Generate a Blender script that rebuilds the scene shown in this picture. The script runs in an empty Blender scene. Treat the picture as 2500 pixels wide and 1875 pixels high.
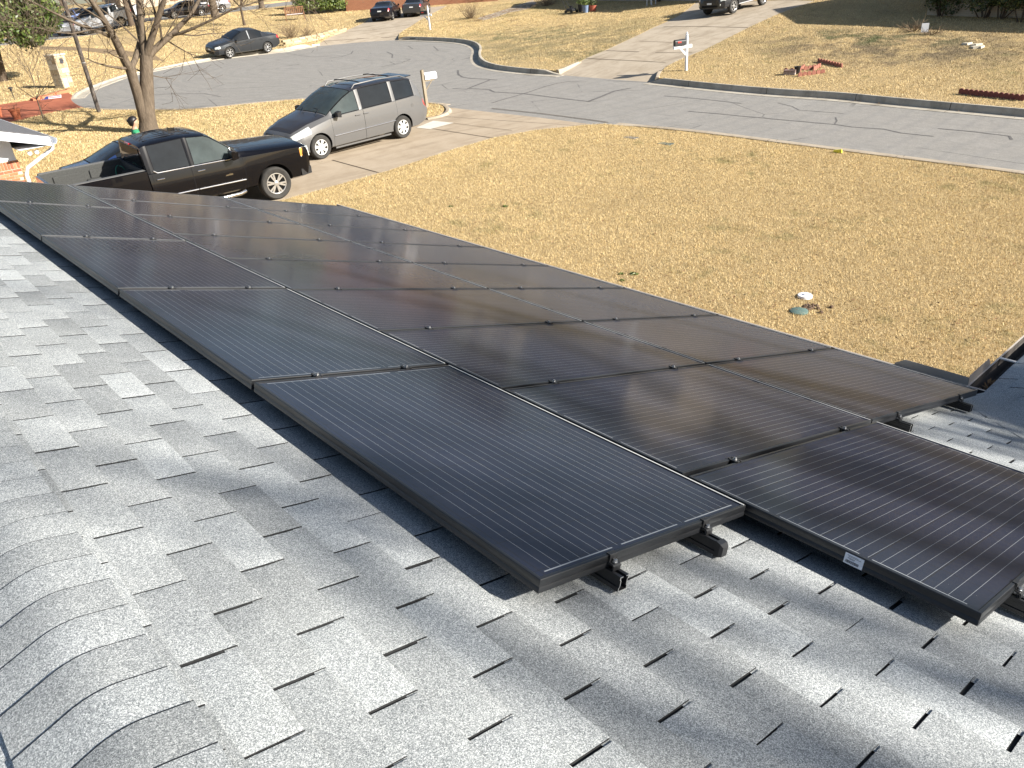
import bpy, bmesh, math, random
import numpy as np
from mathutils import Vector, Matrix
from mathutils.geometry import delaunay_2d_cdt

# ------------------------------------------------------------------ camera, sky, sun, exposure
SC = bpy.context.scene
COL = SC.collection
CAM_LOC = np.array([1.41787302, -0.97558798, 1.37347978])
CAM_R = np.array([0.66565424, 0.74200458, -0.07958417])      # image right
CAM_D = np.array([0.3052422, -0.36803419, -0.87828129])      # image down
CAM_F = np.array([-0.68097843, 0.56033922, -0.47147463])     # view direction
FPX = 1892.744                                               # focal length in photo pixels (2500 wide)
cd = bpy.data.cameras.new('camera'); cam = bpy.data.objects.new('camera', cd); COL.objects.link(cam)
cd.sensor_fit = 'HORIZONTAL'; cd.sensor_width = 36.0; cd.lens = 36.0 * FPX / 2500.0
cd.clip_start = 0.05; cd.clip_end = 2000.0
m = Matrix.Identity(4)
for i in range(3):
    m[i][0] = CAM_R[i]; m[i][1] = -CAM_D[i]; m[i][2] = -CAM_F[i]; m[i][3] = CAM_LOC[i]
cam.matrix_world = m
SC.camera = cam

SUN_EL = math.radians(28.0); SUN_AZ = math.radians(64.0)     # azimuth from +Y towards +X
SUN = np.array([math.cos(SUN_EL) * math.sin(SUN_AZ), math.cos(SUN_EL) * math.cos(SUN_AZ), math.sin(SUN_EL)])
wd = bpy.data.worlds.new('World'); SC.world = wd; wd.use_nodes = True
nt = wd.node_tree; nt.nodes.clear()
sky = nt.nodes.new('ShaderNodeTexSky'); sky.sky_type = 'NISHITA'; sky.sun_disc = False
sky.sun_elevation = SUN_EL; sky.sun_rotation = SUN_AZ
bg = nt.nodes.new('ShaderNodeBackground'); bg.inputs['Strength'].default_value = 0.060
wo = nt.nodes.new('ShaderNodeOutputWorld')
nt.links.new(sky.outputs[0], bg.inputs[0]); nt.links.new(bg.outputs[0], wo.inputs[0])
sl = bpy.data.lights.new('sun', 'SUN'); sl.energy = 5.0; sl.angle = math.radians(0.62); sl.color = (1.0, 0.945, 0.86)
so = bpy.data.objects.new('sun', sl); COL.objects.link(so)
so.rotation_euler = Vector(-SUN).to_track_quat('-Z', 'Y').to_euler()
so.location = (20, 10, 30)
SC.view_settings.view_transform = 'Standard'; SC.view_settings.look = 'None'
SC.view_settings.exposure = 1.20; SC.view_settings.gamma = 1.0
SC.view_settings.use_curve_mapping = False
SC.render.engine = 'CYCLES'
SC.cycles.max_bounces = 6; SC.cycles.transparent_max_bounces = 6

rnd = random.Random(7)
NR = np.random.default_rng(11)

# ------------------------------------------------------------------ helpers: scene objects
def link(o, parent=None):
    COL.objects.link(o)
    if parent is not None: o.parent = parent
    return o
def tag(o, label=None, cat=None, group=None, kind=None):
    if label: o['label'] = label
    if cat: o['category'] = cat
    if group: o['group'] = group
    if kind: o['kind'] = kind
    return o
def thing(name, label, cat, loc=(0, 0, 0), rot=(0, 0, 0), group=None, kind=None):
    o = bpy.data.objects.new(name, None); o.empty_display_size = 0.2
    o.location = loc; o.rotation_euler = rot
    link(o); return tag(o, label, cat, group, kind)
def obj(name, me, parent=None, loc=None, rot=None):
    o = bpy.data.objects.new(name, me); link(o, parent)
    if loc is not None: o.location = loc
    if rot is not None: o.rotation_euler = rot
    return o
def copy_tree(o, parent=None):
    c = o.copy(); COL.objects.link(c); c.parent = parent
    for ch in list(o.children): copy_tree(ch, c)
    return c

class MB:
    """collects geometry for ONE mesh; material slots by index"""
    def __init__(s): s.v = []; s.f = []; s.mi = []; s.uv = {}
    def add(s, vs, fs, mi=0):
        n = len(s.v); s.v += [tuple(map(float, p)) for p in vs]
        for f in fs: s.f.append([n + i for i in f]); s.mi.append(mi)
        return n
    def box(s, x0, x1, y0, y1, z0, z1, mi=0):
        s.add([(x0,y0,z0),(x1,y0,z0),(x1,y1,z0),(x0,y1,z0),(x0,y0,z1),(x1,y0,z1),(x1,y1,z1),(x0,y1,z1)],
              [(0,3,2,1),(4,5,6,7),(0,1,5,4),(1,2,6,5),(2,3,7,6),(3,0,4,7)], mi); return s
    def bbox(s, x0, x1, y0, y1, z0, z1, b=0.01, mi=0):
        """box with chamfered vertical and top edges"""
        lay = [(z0, 0.0), (z1 - b, 0.0), (z1, b)]
        rings = []
        for z, i in lay:
            a0, a1, b0, b1 = x0 + i, x1 - i, y0 + i, y1 - i
            rings.append([(a0+b,b0,z),(a1-b,b0,z),(a1,b0+b,z),(a1,b1-b,z),(a1-b,b1,z),(a0+b,b1,z),(a0,b1-b,z),(a0,b0+b,z)])
        s.loft(rings, mi=mi, caps=True); return s
    def loft(s, rings, mi=0, caps=True, closed=True):
        n = len(rings[0]); vs = [p for r in rings for p in r]; fs = []
        for i in range(len(rings) - 1):
            for j in range(n if closed else n - 1):
                k = (j + 1) % n
                fs.append((i*n+j, i*n+k, (i+1)*n+k, (i+1)*n+j))
        if caps and closed:
            fs.append(tuple(range(n - 1, -1, -1))); fs.append(tuple((len(rings)-1)*n + j for j in range(n)))
        s.add(vs, fs, mi); return s
    def tube(s, pts, rad, n=8, mi=0, caps=True):
        pts = [Vector(p) for p in pts]
        if not hasattr(rad, '__len__'): rad = [rad] * len(pts)
        rings = []; ref = None
        for i, p in enumerate(pts):
            t = (pts[min(i+1, len(pts)-1)] - pts[max(i-1, 0)]).normalized()
            if ref is None:
                ref = Vector((0,0,1)) if abs(t.z) < 0.9 else Vector((1,0,0))
            a = t.cross(ref)
            if a.length < 1e-5: a = t.orthogonal()
            a.normalize(); b = a.cross(t).normalized(); ref = b
            rings.append([p + (a*math.cos(2*math.pi*k/n) + b*math.sin(2*math.pi*k/n))*rad[i] for k in range(n)])
        s.loft(rings, mi=mi, caps=caps); return s
    def lathe(s, prof, n=24, axis='Z', c=(0,0,0), mi=0):
        """prof: list of (r, h)"""
        rings = []
        for r, h in prof:
            ring = []
            for k in range(n):
                a = 2*math.pi*k/n; x, y = r*math.cos(a), r*math.sin(a)
                q = (x, y, h) if axis == 'Z' else ((x, h, y) if axis == 'Y' else (h, x, y))
                ring.append((q[0]+c[0], q[1]+c[1], q[2]+c[2]))
            rings.append(ring)
        s.loft(rings, mi=mi, caps=True); return s
    def prism(s, poly, z0, z1, mi=0, ax='Z'):
        """poly list of 2d pts extruded along ax"""
        def P(p, h): return (p[0], p[1], h) if ax == 'Z' else ((p[0], h, p[1]) if ax == 'Y' else (h, p[0], p[1]))
        n = len(poly)
        s.add([P(p, z0) for p in poly] + [P(p, z1) for p in poly],
              [tuple(range(n-1, -1, -1)), tuple(range(n, 2*n))] + [(i, (i+1) % n, n+(i+1) % n, n+i) for i in range(n)], mi); return s
    def quad(s, a, b, c, d, mi=0): s.add([a, b, c, d], [(0,1,2,3)], mi); return s
    def mesh(s, name, mats, smooth=None, fix=True):
        me = bpy.data.meshes.new(name); me.from_pydata(s.v, [], s.f)
        if not isinstance(mats, (list, tuple)): mats = [mats]
        for k in mats: me.materials.append(k)
        if len(mats) > 1: me.polygons.foreach_set('material_index', s.mi)
        finish(me, smooth, fix); return me
    def build(s, name, mats, parent=None, smooth=None, loc=None, rot=None, fix=True):
        return obj(name, s.mesh(name, mats, smooth, fix), parent, loc, rot)

def finish(me, smooth=None, fix=True):
    bm = bmesh.new(); bm.from_mesh(me)
    if fix: bmesh.ops.recalc_face_normals(bm, faces=bm.faces)
    if smooth is not None:
        a = math.radians(smooth)
        for f in bm.faces: f.smooth = True
        for e in bm.edges:
            e.smooth = len(e.link_faces) == 2 and e.calc_face_angle(0.0) < a
    bm.to_mesh(me); bm.free(); me.update()

def npmesh(name, V, F, mat, smooth=False):
    """fast mesh from arrays: F is (n,3) or (n,4)"""
    me = bpy.data.meshes.new(name); V = np.ascontiguousarray(V, np.float32); F = np.ascontiguousarray(F, np.int32)
    k = F.shape[1]
    me.vertices.add(len(V)); me.vertices.foreach_set('co', V.ravel())
    me.loops.add(F.size); me.loops.foreach_set('vertex_index', F.ravel())
    me.polygons.add(len(F)); me.polygons.foreach_set('loop_start', np.arange(0, F.size, k, dtype=np.int32))
    if smooth: me.polygons.foreach_set('use_smooth', np.ones(len(F), bool))
    me.update(calc_edges=True); me.validate()
    if mat: me.materials.append(mat)
    return me

# ------------------------------------------------------------------ helpers: materials
class NT:
    def __init__(s, name):
        s.m = bpy.data.materials.new(name); s.m.use_nodes = True; s.t = s.m.node_tree
        s.b = s.t.nodes['Principled BSDF']; s.o = s.t.nodes['Material Output']; s._tc = None
    def n(s, t, **kw):
        x = s.t.nodes.new(t)
        for k, v in kw.items(): setattr(x, k, v)
        return x
    def l(s, a, b): s.t.links.new(a, b)
    def tc(s, which='Object'):
        if s._tc is None: s._tc = s.n('ShaderNodeTexCoord')
        return s._tc.outputs[which]
    def geo(s): return s.n('ShaderNodeNewGeometry')
    def mapping(s, vec, scale=(1,1,1), rot=(0,0,0), loc=(0,0,0)):
        x = s.n('ShaderNodeMapping'); x.inputs['Scale'].default_value = scale; x.inputs['Rotation'].default_value = rot
        x.inputs['Location'].default_value = loc; s.l(vec, x.inputs[0]); return x.outputs[0]
    def noise(s, vec, scale, detail=4, rough=0.6, dist=0.0):
        x = s.n('ShaderNodeTexNoise'); x.inputs['Scale'].default_value = scale; x.inputs['Detail'].default_value = detail
        x.inputs['Roughness'].default_value = rough; x.inputs['Distortion'].default_value = dist
        if vec is not None: s.l(vec, x.inputs['Vector'])
        return x.outputs['Fac']
    def vor(s, vec, scale, feature='F1', out='Distance'):
        x = s.n('ShaderNodeTexVoronoi'); x.feature = feature; x.inputs['Scale'].default_value = scale
        if vec is not None: s.l(vec, x.inputs['Vector'])
        return x.outputs[out]
    def ramp(s, fac, stops, interp='LINEAR'):
        x = s.n('ShaderNodeValToRGB'); x.color_ramp.interpolation = interp; el = x.color_ramp.elements
        while len(el) < len(stops): el.new(0.5)
        for e, (p, c) in zip(el, stops):
            e.position = p; e.color = (*c, 1) if hasattr(c, '__len__') else (c, c, c, 1)
        s.l(fac, x.inputs[0]); return x.outputs[0]
    def mix(s, fac, a, b, mode='MIX'):
        x = s.n('ShaderNodeMix'); x.data_type = 'RGBA'; x.blend_type = mode
        for v, i in ((fac, 0), (a, 6), (b, 7)):
            if hasattr(v, 'is_linked'): s.l(v, x.inputs[i])
            elif i == 0: x.inputs[0].default_value = v
            else: x.inputs[i].default_value = (*v, 1) if hasattr(v, '__len__') else (v, v, v, 1)
        return x.outputs[2]
    def math(s, op, a, b=None, c=None, clamp=False):
        x = s.n('ShaderNodeMath'); x.operation = op; x.use_clamp = clamp
        for i, v in enumerate((a, b, c)):
            if v is None: continue
            if hasattr(v, 'is_linked'): s.l(v, x.inputs[i])
            else: x.inputs[i].default_value = v
        return x.outputs[0]
    def bump(s, h, strength=0.3, dist=0.01):
        x = s.n('ShaderNodeBump'); x.inputs['Strength'].default_value = strength; x.inputs['Distance'].default_value = dist
        s.l(h, x.inputs['Height']); s.l(x.outputs[0], s.b.inputs['Normal'])
    def set(s, base=None, rough=None, metal=None, spec=None, coat=None, coat_rough=None):
        def put(i, v):
            if v is None: return
            if hasattr(v, 'is_linked'): s.l(v, s.b.inputs[i])
            elif hasattr(v, '__len__'): s.b.inputs[i].default_value = (*v, 1)
            else: s.b.inputs[i].default_value = v
        put('Base Color', base); put('Roughness', rough); put('Metallic', metal); put('Specular IOR Level', spec)
        put('Coat Weight', coat); put('Coat Roughness', coat_rough); return s.m

def M_simple(name, col, rough=0.5, metal=0.0, spec=0.5, coat=0.0, var=0.12, scale=6.0, bump=0.0):
    """plain material with slight colour grain so that nothing is perfectly flat"""
    k = NT(name); nz = k.noise(k.tc(), scale, 5)
    lo = tuple(c * (1 - var) for c in col); hi = tuple(min(1, c * (1 + var)) for c in col)
    c = k.ramp(nz, [(0.3, lo), (0.7, hi)])
    if bump: k.bump(k.noise(k.tc(), scale * 8, 4), bump, 0.005)
    k.set(c, rough, metal, spec, coat, 0.03); return k.m

# ------------------------------------------------------------------ helpers: photo pixel -> place
PH = math.radians(17.5); CS, SN = math.cos(PH), math.sin(PH)     # roof pitch
def r2w(u, v, h=0.0):
    """roof frame (u along the ridge away from us, v down the slope, h off the panel face) -> world"""
    return np.array([-u, v * CS + h * SN, -v * SN + h * CS])
def ray(x, y):
    d = CAM_R * ((x - 1250) / FPX) + CAM_D * ((y - 937.5) / FPX) + CAM_F
    return d / np.linalg.norm(d)
def at_z(x, y, z):
    d = ray(x, y); return CAM_LOC + d * ((z - CAM_LOC[2]) / d[2])
def pj(P):
    q = np.asarray(P, float) - CAM_LOC
    w = q @ CAM_F
    return 1250 + FPX * (q @ CAM_R) / w, 937.5 + FPX * (q @ CAM_D) / w, w
GA, GB = -3.8, -0.036
def plane_pt(x, y):
    d = ray(x, y); t = (GA + GB * CAM_LOC[0] - CAM_LOC[2]) / (d[2] - GB * d[0]); return (CAM_LOC + t * d)[:2]
def chaikin(P, n=2, closed=False):
    P = [np.array(p, float) for p in P]
    for _ in range(n):
        Q = [] if closed else [P[0]]
        for i in range(len(P) if closed else len(P) - 1):
            a, b = P[i], P[(i + 1) % len(P)]
            Q += [a * .75 + b * .25, a * .25 + b * .75]
        if not closed: Q.append(P[-1])
        P = Q
    return P
# ------------------------------------------------------------------ terrain
FAR_PX = [(690,119),(736,109),(790,104),(885,95),(973,90),(1011,90),(1138,95),(1179,109),(1170,139),(1201,158),(1295,169),(1358,172),(1485,182),(1608,190),(1738,204),(1900,218),(2053,226),(2170,238),(2500,267)]
NEAR_PX = [(172,239),(177,250),(202,264),(247,269),(373,269),(474,268),(585,256),(700,245),(752,242),(1036,251),(1078,256),(1201,269.6),(1320,282),(1437,297),(1486,304),(1675,320),(1900,349),(2243,393),(2500,425)]
LEFT_PX = [(190,223),(253,199),(304,182),(357,172),(506,142)]
far_xy = [plane_pt(*p) for p in FAR_PX]; near_xy = [plane_pt(*p) for p in NEAR_PX]; left_xy = [plane_pt(*p) for p in LEFT_PX]
far_xy += [np.array([20.0, 27.0]), np.array([60.0, 27.6])]
near_xy += [np.array([20.0, 19.4]), np.array([60.0, 19.8])]
far_s = chaikin(far_xy, 2); near_s = chaikin(near_xy, 2); left_s = chaikin([near_xy[0]] + left_xy + [far_xy[0]], 2)
STREET = [tuple(p) for p in left_s[:-1]] + [tuple(p) for p in far_s] + [tuple(p) for p in near_s[::-1]][:-1]

def seg_dist(X, Y, poly, closed=False):
    X = np.asarray(X, float); Y = np.asarray(Y, float); D = np.full(X.shape, 1e9)
    P = np.array(poly); n = len(P)
    for i in range(n if closed else n - 1):
        a = P[i]; b = P[(i + 1) % n]; d = b - a; L2 = d @ d + 1e-12
        t = np.clip(((X - a[0]) * d[0] + (Y - a[1]) * d[1]) / L2, 0, 1)
        D = np.minimum(D, (X - a[0] - t * d[0])**2 + (Y - a[1] - t * d[1])**2)
    return np.sqrt(D)
def inside(X, Y, poly):
    X = np.asarray(X, float); Y = np.asarray(Y, float); r = np.zeros(X.shape, bool); P = poly; n = len(P)
    for i in range(n):
        x1, y1 = P[i]; x2, y2 = P[(i + 1) % n]
        if y1 == y2: continue
        c = ((y1 > Y) != (y2 > Y)) & (X < (x2 - x1) * (Y - y1) / (y2 - y1) + x1); r ^= c
    return r
def sstep(a, b, x):
    t = np.clip((np.asarray(x, float) - a) / (b - a), 0, 1); return t * t * (3 - 2 * t)
far_coarse = far_xy
def gz(X, Y):
    """lawn level"""
    X = np.asarray(X, float); Y = np.asarray(Y, float)
    z = GA + GB * np.clip(X, -140, 40)
    d = seg_dist(X, Y, far_coarse)
    beyond = ~inside(X, Y, STREET) & (Y > 21.5)
    k = 0.085 * sstep(-60, -32, X) + 0.02 * (1 - sstep(-60, -32, X))
    k = k * sstep(21.5, 26.0, Y)
    r = np.where(beyond, k * np.maximum(0, np.minimum(d, 30.0) - 0.4), 0.0)
    return z + r
def gzf(x, y): return float(gz(np.array([x]), np.array([y]))[0])
def gp(x, y, off=0.0):
    """photo pixel -> point on the ground"""
    d = ray(x, y); t0 = 4.0
    ts = np.arange(4.0, 260.0, 0.75)
    P = CAM_LOC[None] + d[None] * ts[:, None]
    below = P[:, 2] < gz(P[:, 0], P[:, 1]) + off
    i = int(np.argmax(below)); lo, hi = ts[max(i - 1, 0)], ts[i]
    for _ in range(22):
        mid = (lo + hi) / 2; p = CAM_LOC + d * mid
        if p[2] < gzf(p[0], p[1]) + off: hi = mid
        else: lo = mid
    return CAM_LOC + d * hi

SDROP = 0.13
def sdrop(y): return 0.065 + 0.125 * np.clip((np.asarray(y, float) - 17.6) / 8.6, 0, 1)      # street below the lawn, with crossfall
def px_poly(L): return [tuple(gp(*p)[:2]) for p in L]
DRIVE_A = [(-16.6, 1.0), (-16.75, 8.0), (-16.9, 10.5), (-17.35, 13.0), (-17.5, 14.8), (-17.2, 16.2), (-16.4, 17.6), (-15.95, 18.12)]
drive_a = [(x, y) for x, y in DRIVE_A] + [(-16.2, 19.2), (-18.7, 19.0), (-20.9, 18.8), (-23.2, 18.4), (-23.3, 17.3), (-22.6, 16.75), (-22.0, 16.0), (-22.25, 15.2), (-22.4, 13.0), (-22.2, 8.0), (-22.0, 4.0), (-21.45, 1.0)]
drive_b = px_poly([(1358,172),(1395,158),(1431,141),(1478,122),(1564,82),(1624,54),(1660,36),(1700,5)]) + px_poly([(1990,2),(1904,32),(1826,68),(1719,122),(1675,139),(1630,160),(1612,176),(1608,190),(1600,200),(1485,194),(1350,184)])
drive_c = px_poly([(768,105),(800,92),(837,77.5),(891,54),(915,30)]) + px_poly([(1094,13),(1062,30),(1030,47),(1000,66),(975,82),(973,90),(970,97),(885,103),(775,112)])
red_path = px_poly([(0,256),(95,242),(150,222),(163,224),(180,236),(190,250),(208,262),(152,270),(111,278),(19,301)]) + [(-35.6, 3.0), (-43.0, 2.0)]
dirt_path = px_poly([(100,113),(200,116),(310,124),(380,136),(400,150),(330,140),(200,124),(96,121)])
walk = px_poly([(1165,45),(1200,34),(1245,20),(1300,1),(1312,8),(1290,22),(1240,32),(1205,44),(1180,50)])

def far_street_poly():
    return [(-92.0, -60.0), (-82.5, -60.0), (-79.5, 10.0), (-80.5, 30.0), (-86.0, 60.0), (-95.5, 60.0), (-90.0, 30.0), (-89.0, 10.0)]
far_street = far_street_poly()

REG = [STREET, drive_a, drive_b, drive_c, red_path, dirt_path, walk, far_street]
NAMES = ['street', 'driveway', 'driveway', 'driveway', 'path', 'path', 'path', 'street']
def resample(poly, step):
    out = []; n = len(poly)
    for i in range(n):
        a = np.array(poly[i]); b = np.array(poly[(i + 1) % n]); k = max(1, int(np.linalg.norm(b - a) / step))
        out += [tuple(a + (b - a) * j / k) for j in range(k)]
    return out
pts = []; edges = []; faces = []
def ccw(P):
    a = sum(P[i][0] * P[(i+1) % len(P)][1] - P[(i+1) % len(P)][0] * P[i][1] for i in range(len(P))); return P if a > 0 else P[::-1]
REG = [ccw(p) for p in REG]
for poly in REG:
    p = resample(poly, 1.6); base = len(pts); pts += p; faces.append(list(range(base, base + len(p))))
gx = np.arange(-64, 24, 1.5); gy = np.arange(-12, 66, 1.5)
for x in gx:
    for y in gy: pts.append((x + 0.31 * math.sin(y * 3.1), y + 0.27 * math.sin(x * 2.3)))
for x in np.arange(-420, 421, 20.0):
    for y in np.arange(-420, 421, 20.0):
        if not (-66 < x < 26 and -14 < y < 68): pts.append((x + 1.7 * math.sin(y), y + 1.3 * math.sin(x)))
ov, oe, of, _, _, ofo = delaunay_2d_cdt([Vector(p) for p in pts], [], faces, 0, 1e-4)
OV = np.array([(v.x, v.y) for v in ov])
groups = {k: [] for k in range(-1, len(REG))}
for f, src in zip(of, ofo):
    groups[-1 if not src else (0 if 0 in src else max(src))].append(f)
LZ = gz(OV[:, 0], OV[:, 1])
DST = seg_dist(OV[:, 0], OV[:, 1], STREET, True); INS = inside(OV[:, 0], OV[:, 1], STREET)
def region_z(k):
    if k in (0, 7): return LZ - sdrop(OV[:, 1])
    if k in (1, 2, 3):
        a = 1 - sstep(0.0, 2.2, DST); a = np.where(DST < 0.02, 1.0, a); return LZ - 0.012 - (sdrop(OV[:, 1]) - 0.012) * a
    if k in (4, 5, 6): return LZ + 0.012
    return LZ
def region_mesh(name, k, mat, skirt=0.0):
    z = region_z(k); fs = groups[k]; used = sorted({i for f in fs for i in f}); idx = {v: i for i, v in enumerate(used)}
    V = [(OV[i, 0], OV[i, 1], z[i]) for i in used]; F = [[idx[i] for i in f] for f in fs]
    me = bpy.data.meshes.new(name); me.from_pydata(V, [], F); me.materials.append(mat)
    bm = bmesh.new(); bm.from_mesh(me); bmesh.ops.recalc_face_normals(bm, faces=bm.faces)
    if sum(f.normal.z for f in bm.faces) < 0: bmesh.ops.reverse_faces(bm, faces=bm.faces)
    for f in bm.faces: f.smooth = True
    if skirt:
        be = [e for e in bm.edges if len(e.link_faces) == 1]
        for e in be: e.smooth = False
        r = bmesh.ops.extrude_edge_only(bm, edges=be)
        for g in r['geom']:
            if isinstance(g, bmesh.types.BMVert): g.co.z -= skirt
            if isinstance(g, bmesh.types.BMFace): g.smooth = False
        for e in be: e.smooth = False
    bm.to_mesh(me); bm.free(); me.update(); return me

def lawn_patches(k, p, c):
    """old flower bed and the greener, barer lawn of the island, each where it lies"""
    sep = k.n('ShaderNodeSeparateXYZ'); k.l(p, sep.inputs[0])
    for px, ax, ay, lo, col, amt in (((2170, 112), 6.5, 3.6, 0.40, (0.165, 0.13, 0.085), 0.85), ((2130, 92), 4.2, 1.5, 0.47, (0.105, 0.125, 0.05), 0.8), ((1330, 105), 10.0, 6.5, 0.40, (0.235, 0.20, 0.115), 0.7), ((1280, 85), 6.0, 3.2, 0.47, (0.145, 0.155, 0.075), 0.7), ((1480, 140), 3.5, 2.0, 0.45, (0.15, 0.145, 0.07), 0.6)):
        q = gp(*px); dx = k.math('DIVIDE', k.math('SUBTRACT', sep.outputs[0], float(q[0])), ax); dy = k.math('DIVIDE', k.math('SUBTRACT', sep.outputs[1], float(q[1])), ay)
        d = k.math('ADD', k.math('MULTIPLY', dx, dx), k.math('MULTIPLY', dy, dy)); e = k.math('SUBTRACT', 1.25, d, clamp=True)
        m_ = k.math('MULTIPLY', e, k.ramp(k.noise(p, 0.9, 7, 0.7, 0.5), [(lo, 0.0), (lo + 0.16, 1.0)]))
        c = k.mix(k.math('MULTIPLY', m_, amt), c, col)
    return c
def mat_lawn():
    k = NT('dry_lawn'); g = k.geo().outputs['Position']
    big = k.noise(g, 0.22, 5, 0.6); mid = k.noise(g, 2.2, 6, 0.65); fine = k.noise(k.mapping(g, (1, 1, 1)), 55, 4, 0.7)
    c = k.ramp(fine, [(0.30, (0.24, 0.165, 0.075)), (0.47, (0.44, 0.325, 0.165)), (0.66, (0.62, 0.48, 0.275))])
    c = k.mix(k.math('MULTIPLY', mid, 0.35), c, (0.30, 0.195, 0.085))
    gr = k.ramp(k.math('MULTIPLY', k.noise(g, 0.35, 6, 0.7), k.noise(g, 1.7, 5, 0.7)), [(0.30, 0.0), (0.42, 1.0)])
    c = k.mix(k.math('MULTIPLY', gr, 0.55), c, (0.13, 0.135, 0.05))
    dirt = k.ramp(k.noise(g, 0.55, 7, 0.72, 0.4), [(0.60, 0.0), (0.72, 1.0)])
    sep = k.n('ShaderNodeSeparateXYZ'); k.l(g, sep.inputs[0])
    yf = k.math('MULTIPLY', k.math('SUBTRACT', sep.outputs['Y'], 27.0), 0.4, clamp=True)
    c = k.mix(k.math('MULTIPLY', k.math('MULTIPLY', dirt, yf), 0.75), c, (0.15, 0.105, 0.065))
    c = lawn_patches(k, g, c)
    k.bump(k.math('ADD', fine, k.math('MULTIPLY', k.noise(g, 14, 4), 0.8)), 0.9, 0.05)
    k.set(c, 0.95, spec=0.1); return k.m
def mat_asphalt():
    k = NT('old_asphalt'); g = k.geo().outputs['Position']
    fine = k.noise(g, 38, 5, 0.75); mid = k.noise(g, 1.1, 6, 0.6, 0.3); streak = k.noise(k.mapping(g, (0.5, 1.7, 1), (0, 0, 0.09)), 1.35, 8, 0.7, 1.2)
    arc = k.n('ShaderNodeTexWave'); arc.wave_type = 'RINGS'; arc.rings_direction = 'Z'
    arc.inputs['Scale'].default_value = 0.42; arc.inputs['Distortion'].default_value = 5.0; arc.inputs['Detail'].default_value = 4; arc.inputs['Detail Scale'].default_value = 0.6
    k.l(k.mapping(g, (1, 1, 0), loc=(40, -20.5, 0)), arc.inputs['Vector'])
    c = k.ramp(fine, [(0.28, (0.168, 0.158, 0.143)), (0.5, (0.247, 0.233, 0.210)), (0.72, (0.342, 0.323, 0.292))])
    c = k.mix(k.ramp(streak, [(0.40, 0.35), (0.58, 0.0)]), c, (0.185, 0.177, 0.164))
    c = k.mix(k.ramp(mid, [(0.5, 0.0), (0.7, 0.35)]), c, (0.29, 0.277, 0.256))
    c = k.mix(k.ramp(arc.outputs['Fac'], [(0.0, 0.22), (0.35, 0.0)]), c, (0.17, 0.165, 0.16))
    cr = k.vor(k.mix(0.25, g, k.n('ShaderNodeTexNoise').outputs['Color']), 0.33, 'DISTANCE_TO_EDGE'); crm = k.math('MULTIPLY', k.math('LESS_THAN', cr, 0.006), k.ramp(k.noise(g, 0.3, 3), [(0.48, 0.0), (0.56, 1.0)]))
    c = k.mix(k.math('MULTIPLY', crm, 0.65), c, (0.09, 0.085, 0.08))
    oil = k.ramp(k.noise(g, 0.75, 5, 0.6, 0.8), [(0.66, 0.0), (0.76, 0.4)]); c = k.mix(oil, c, (0.15, 0.14, 0.13))
    ag = k.noise(g, 9, 5, 0.8); c = k.mix(0.5, c, k.mix(1.0, c, k.ramp(ag, [(0.3, 0.72), (0.7, 1.25)]), 'MULTIPLY'))
    k.bump(fine, 0.35, 0.01); k.set(c, 0.85, spec=0.25); return k.m
def mat_concrete(name, a, b, stain):
    k = NT(name); g = k.geo().outputs['Position']
    fine = k.noise(g, 60, 4, 0.7); mid = k.noise(g, 1.3, 7, 0.62, 0.5); st = k.noise(k.mapping(g, (2.2, 0.35, 1)), 1.0, 6, 0.65)
    c = k.ramp(fine, [(0.3, a), (0.7, b)])
    c = k.mix(k.ramp(mid, [(0.42, 0.0), (0.68, 0.6)]), c, stain)
    c = k.mix(k.ramp(st, [(0.50, 0.0), (0.66, 0.5)]), c, tuple(x * 0.72 for x in stain))
    k.bump(fine, 0.2, 0.004); k.set(c, 0.9, spec=0.2); return k.m
MLAWN = mat_lawn(); MASPH = mat_asphalt()
MCONC_A = mat_concrete('driveway_concrete', (0.345, 0.278, 0.20), (0.42, 0.345, 0.258), (0.285, 0.222, 0.152))
MCONC_B = mat_concrete('pale_concrete', (0.36, 0.30, 0.225), (0.45, 0.385, 0.30), (0.28, 0.225, 0.16))
MCONC_K = mat_concrete('kerb_concrete', (0.36, 0.325, 0.265), (0.48, 0.435, 0.36), (0.25, 0.215, 0.165))
MCONC_N = mat_concrete('new_concrete', (0.55, 0.51, 0.44), (0.63, 0.59, 0.52), (0.52, 0.48, 0.41))
MRED = mat_concrete('red_paving', (0.34, 0.11, 0.06), (0.42, 0.15, 0.085), (0.25, 0.075, 0.045))
MDIRT = mat_concrete('packed_dirt', (0.22, 0.155, 0.09), (0.30, 0.22, 0.13), (0.20, 0.14, 0.08))
MTAR = M_simple('tar_seal', (0.125, 0.118, 0.112), 0.8, spec=0.2, var=0.3, scale=9)
MJOINT = M_simple('dark_joint', (0.075, 0.058, 0.042), 0.95, spec=0.05, var=0.3, scale=7)  # dark colour of joints and seams in kerbs and paving

lawn = tag(obj('lawn', region_mesh('lawn', -1, MLAWN, 0.25)), kind='structure')
street = tag(obj('street', region_mesh('street', 0, MASPH, 0.15)), kind='structure')
drivA = tag(obj('driveway', region_mesh('driveway', 1, MCONC_A, 0.1)), kind='structure')
drivB = tag(obj('driveway', region_mesh('driveway', 2, MCONC_B, 0.1)), kind='structure')
drivC = tag(obj('driveway', region_mesh('driveway', 3, MCONC_B, 0.1)), kind='structure')
redp = tag(obj('path', region_mesh('red_path', 4, MRED, 0.05)), kind='structure')
dirtp = tag(obj('path', region_mesh('dirt_path', 5, MDIRT, 0.05)), kind='structure')
walkp = tag(obj('path', region_mesh('walk', 6, MCONC_B, 0.05)), kind='structure')
fstreet = tag(obj('street', region_mesh('far_street', 7, MASPH, 0.05)), kind='structure')

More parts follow.
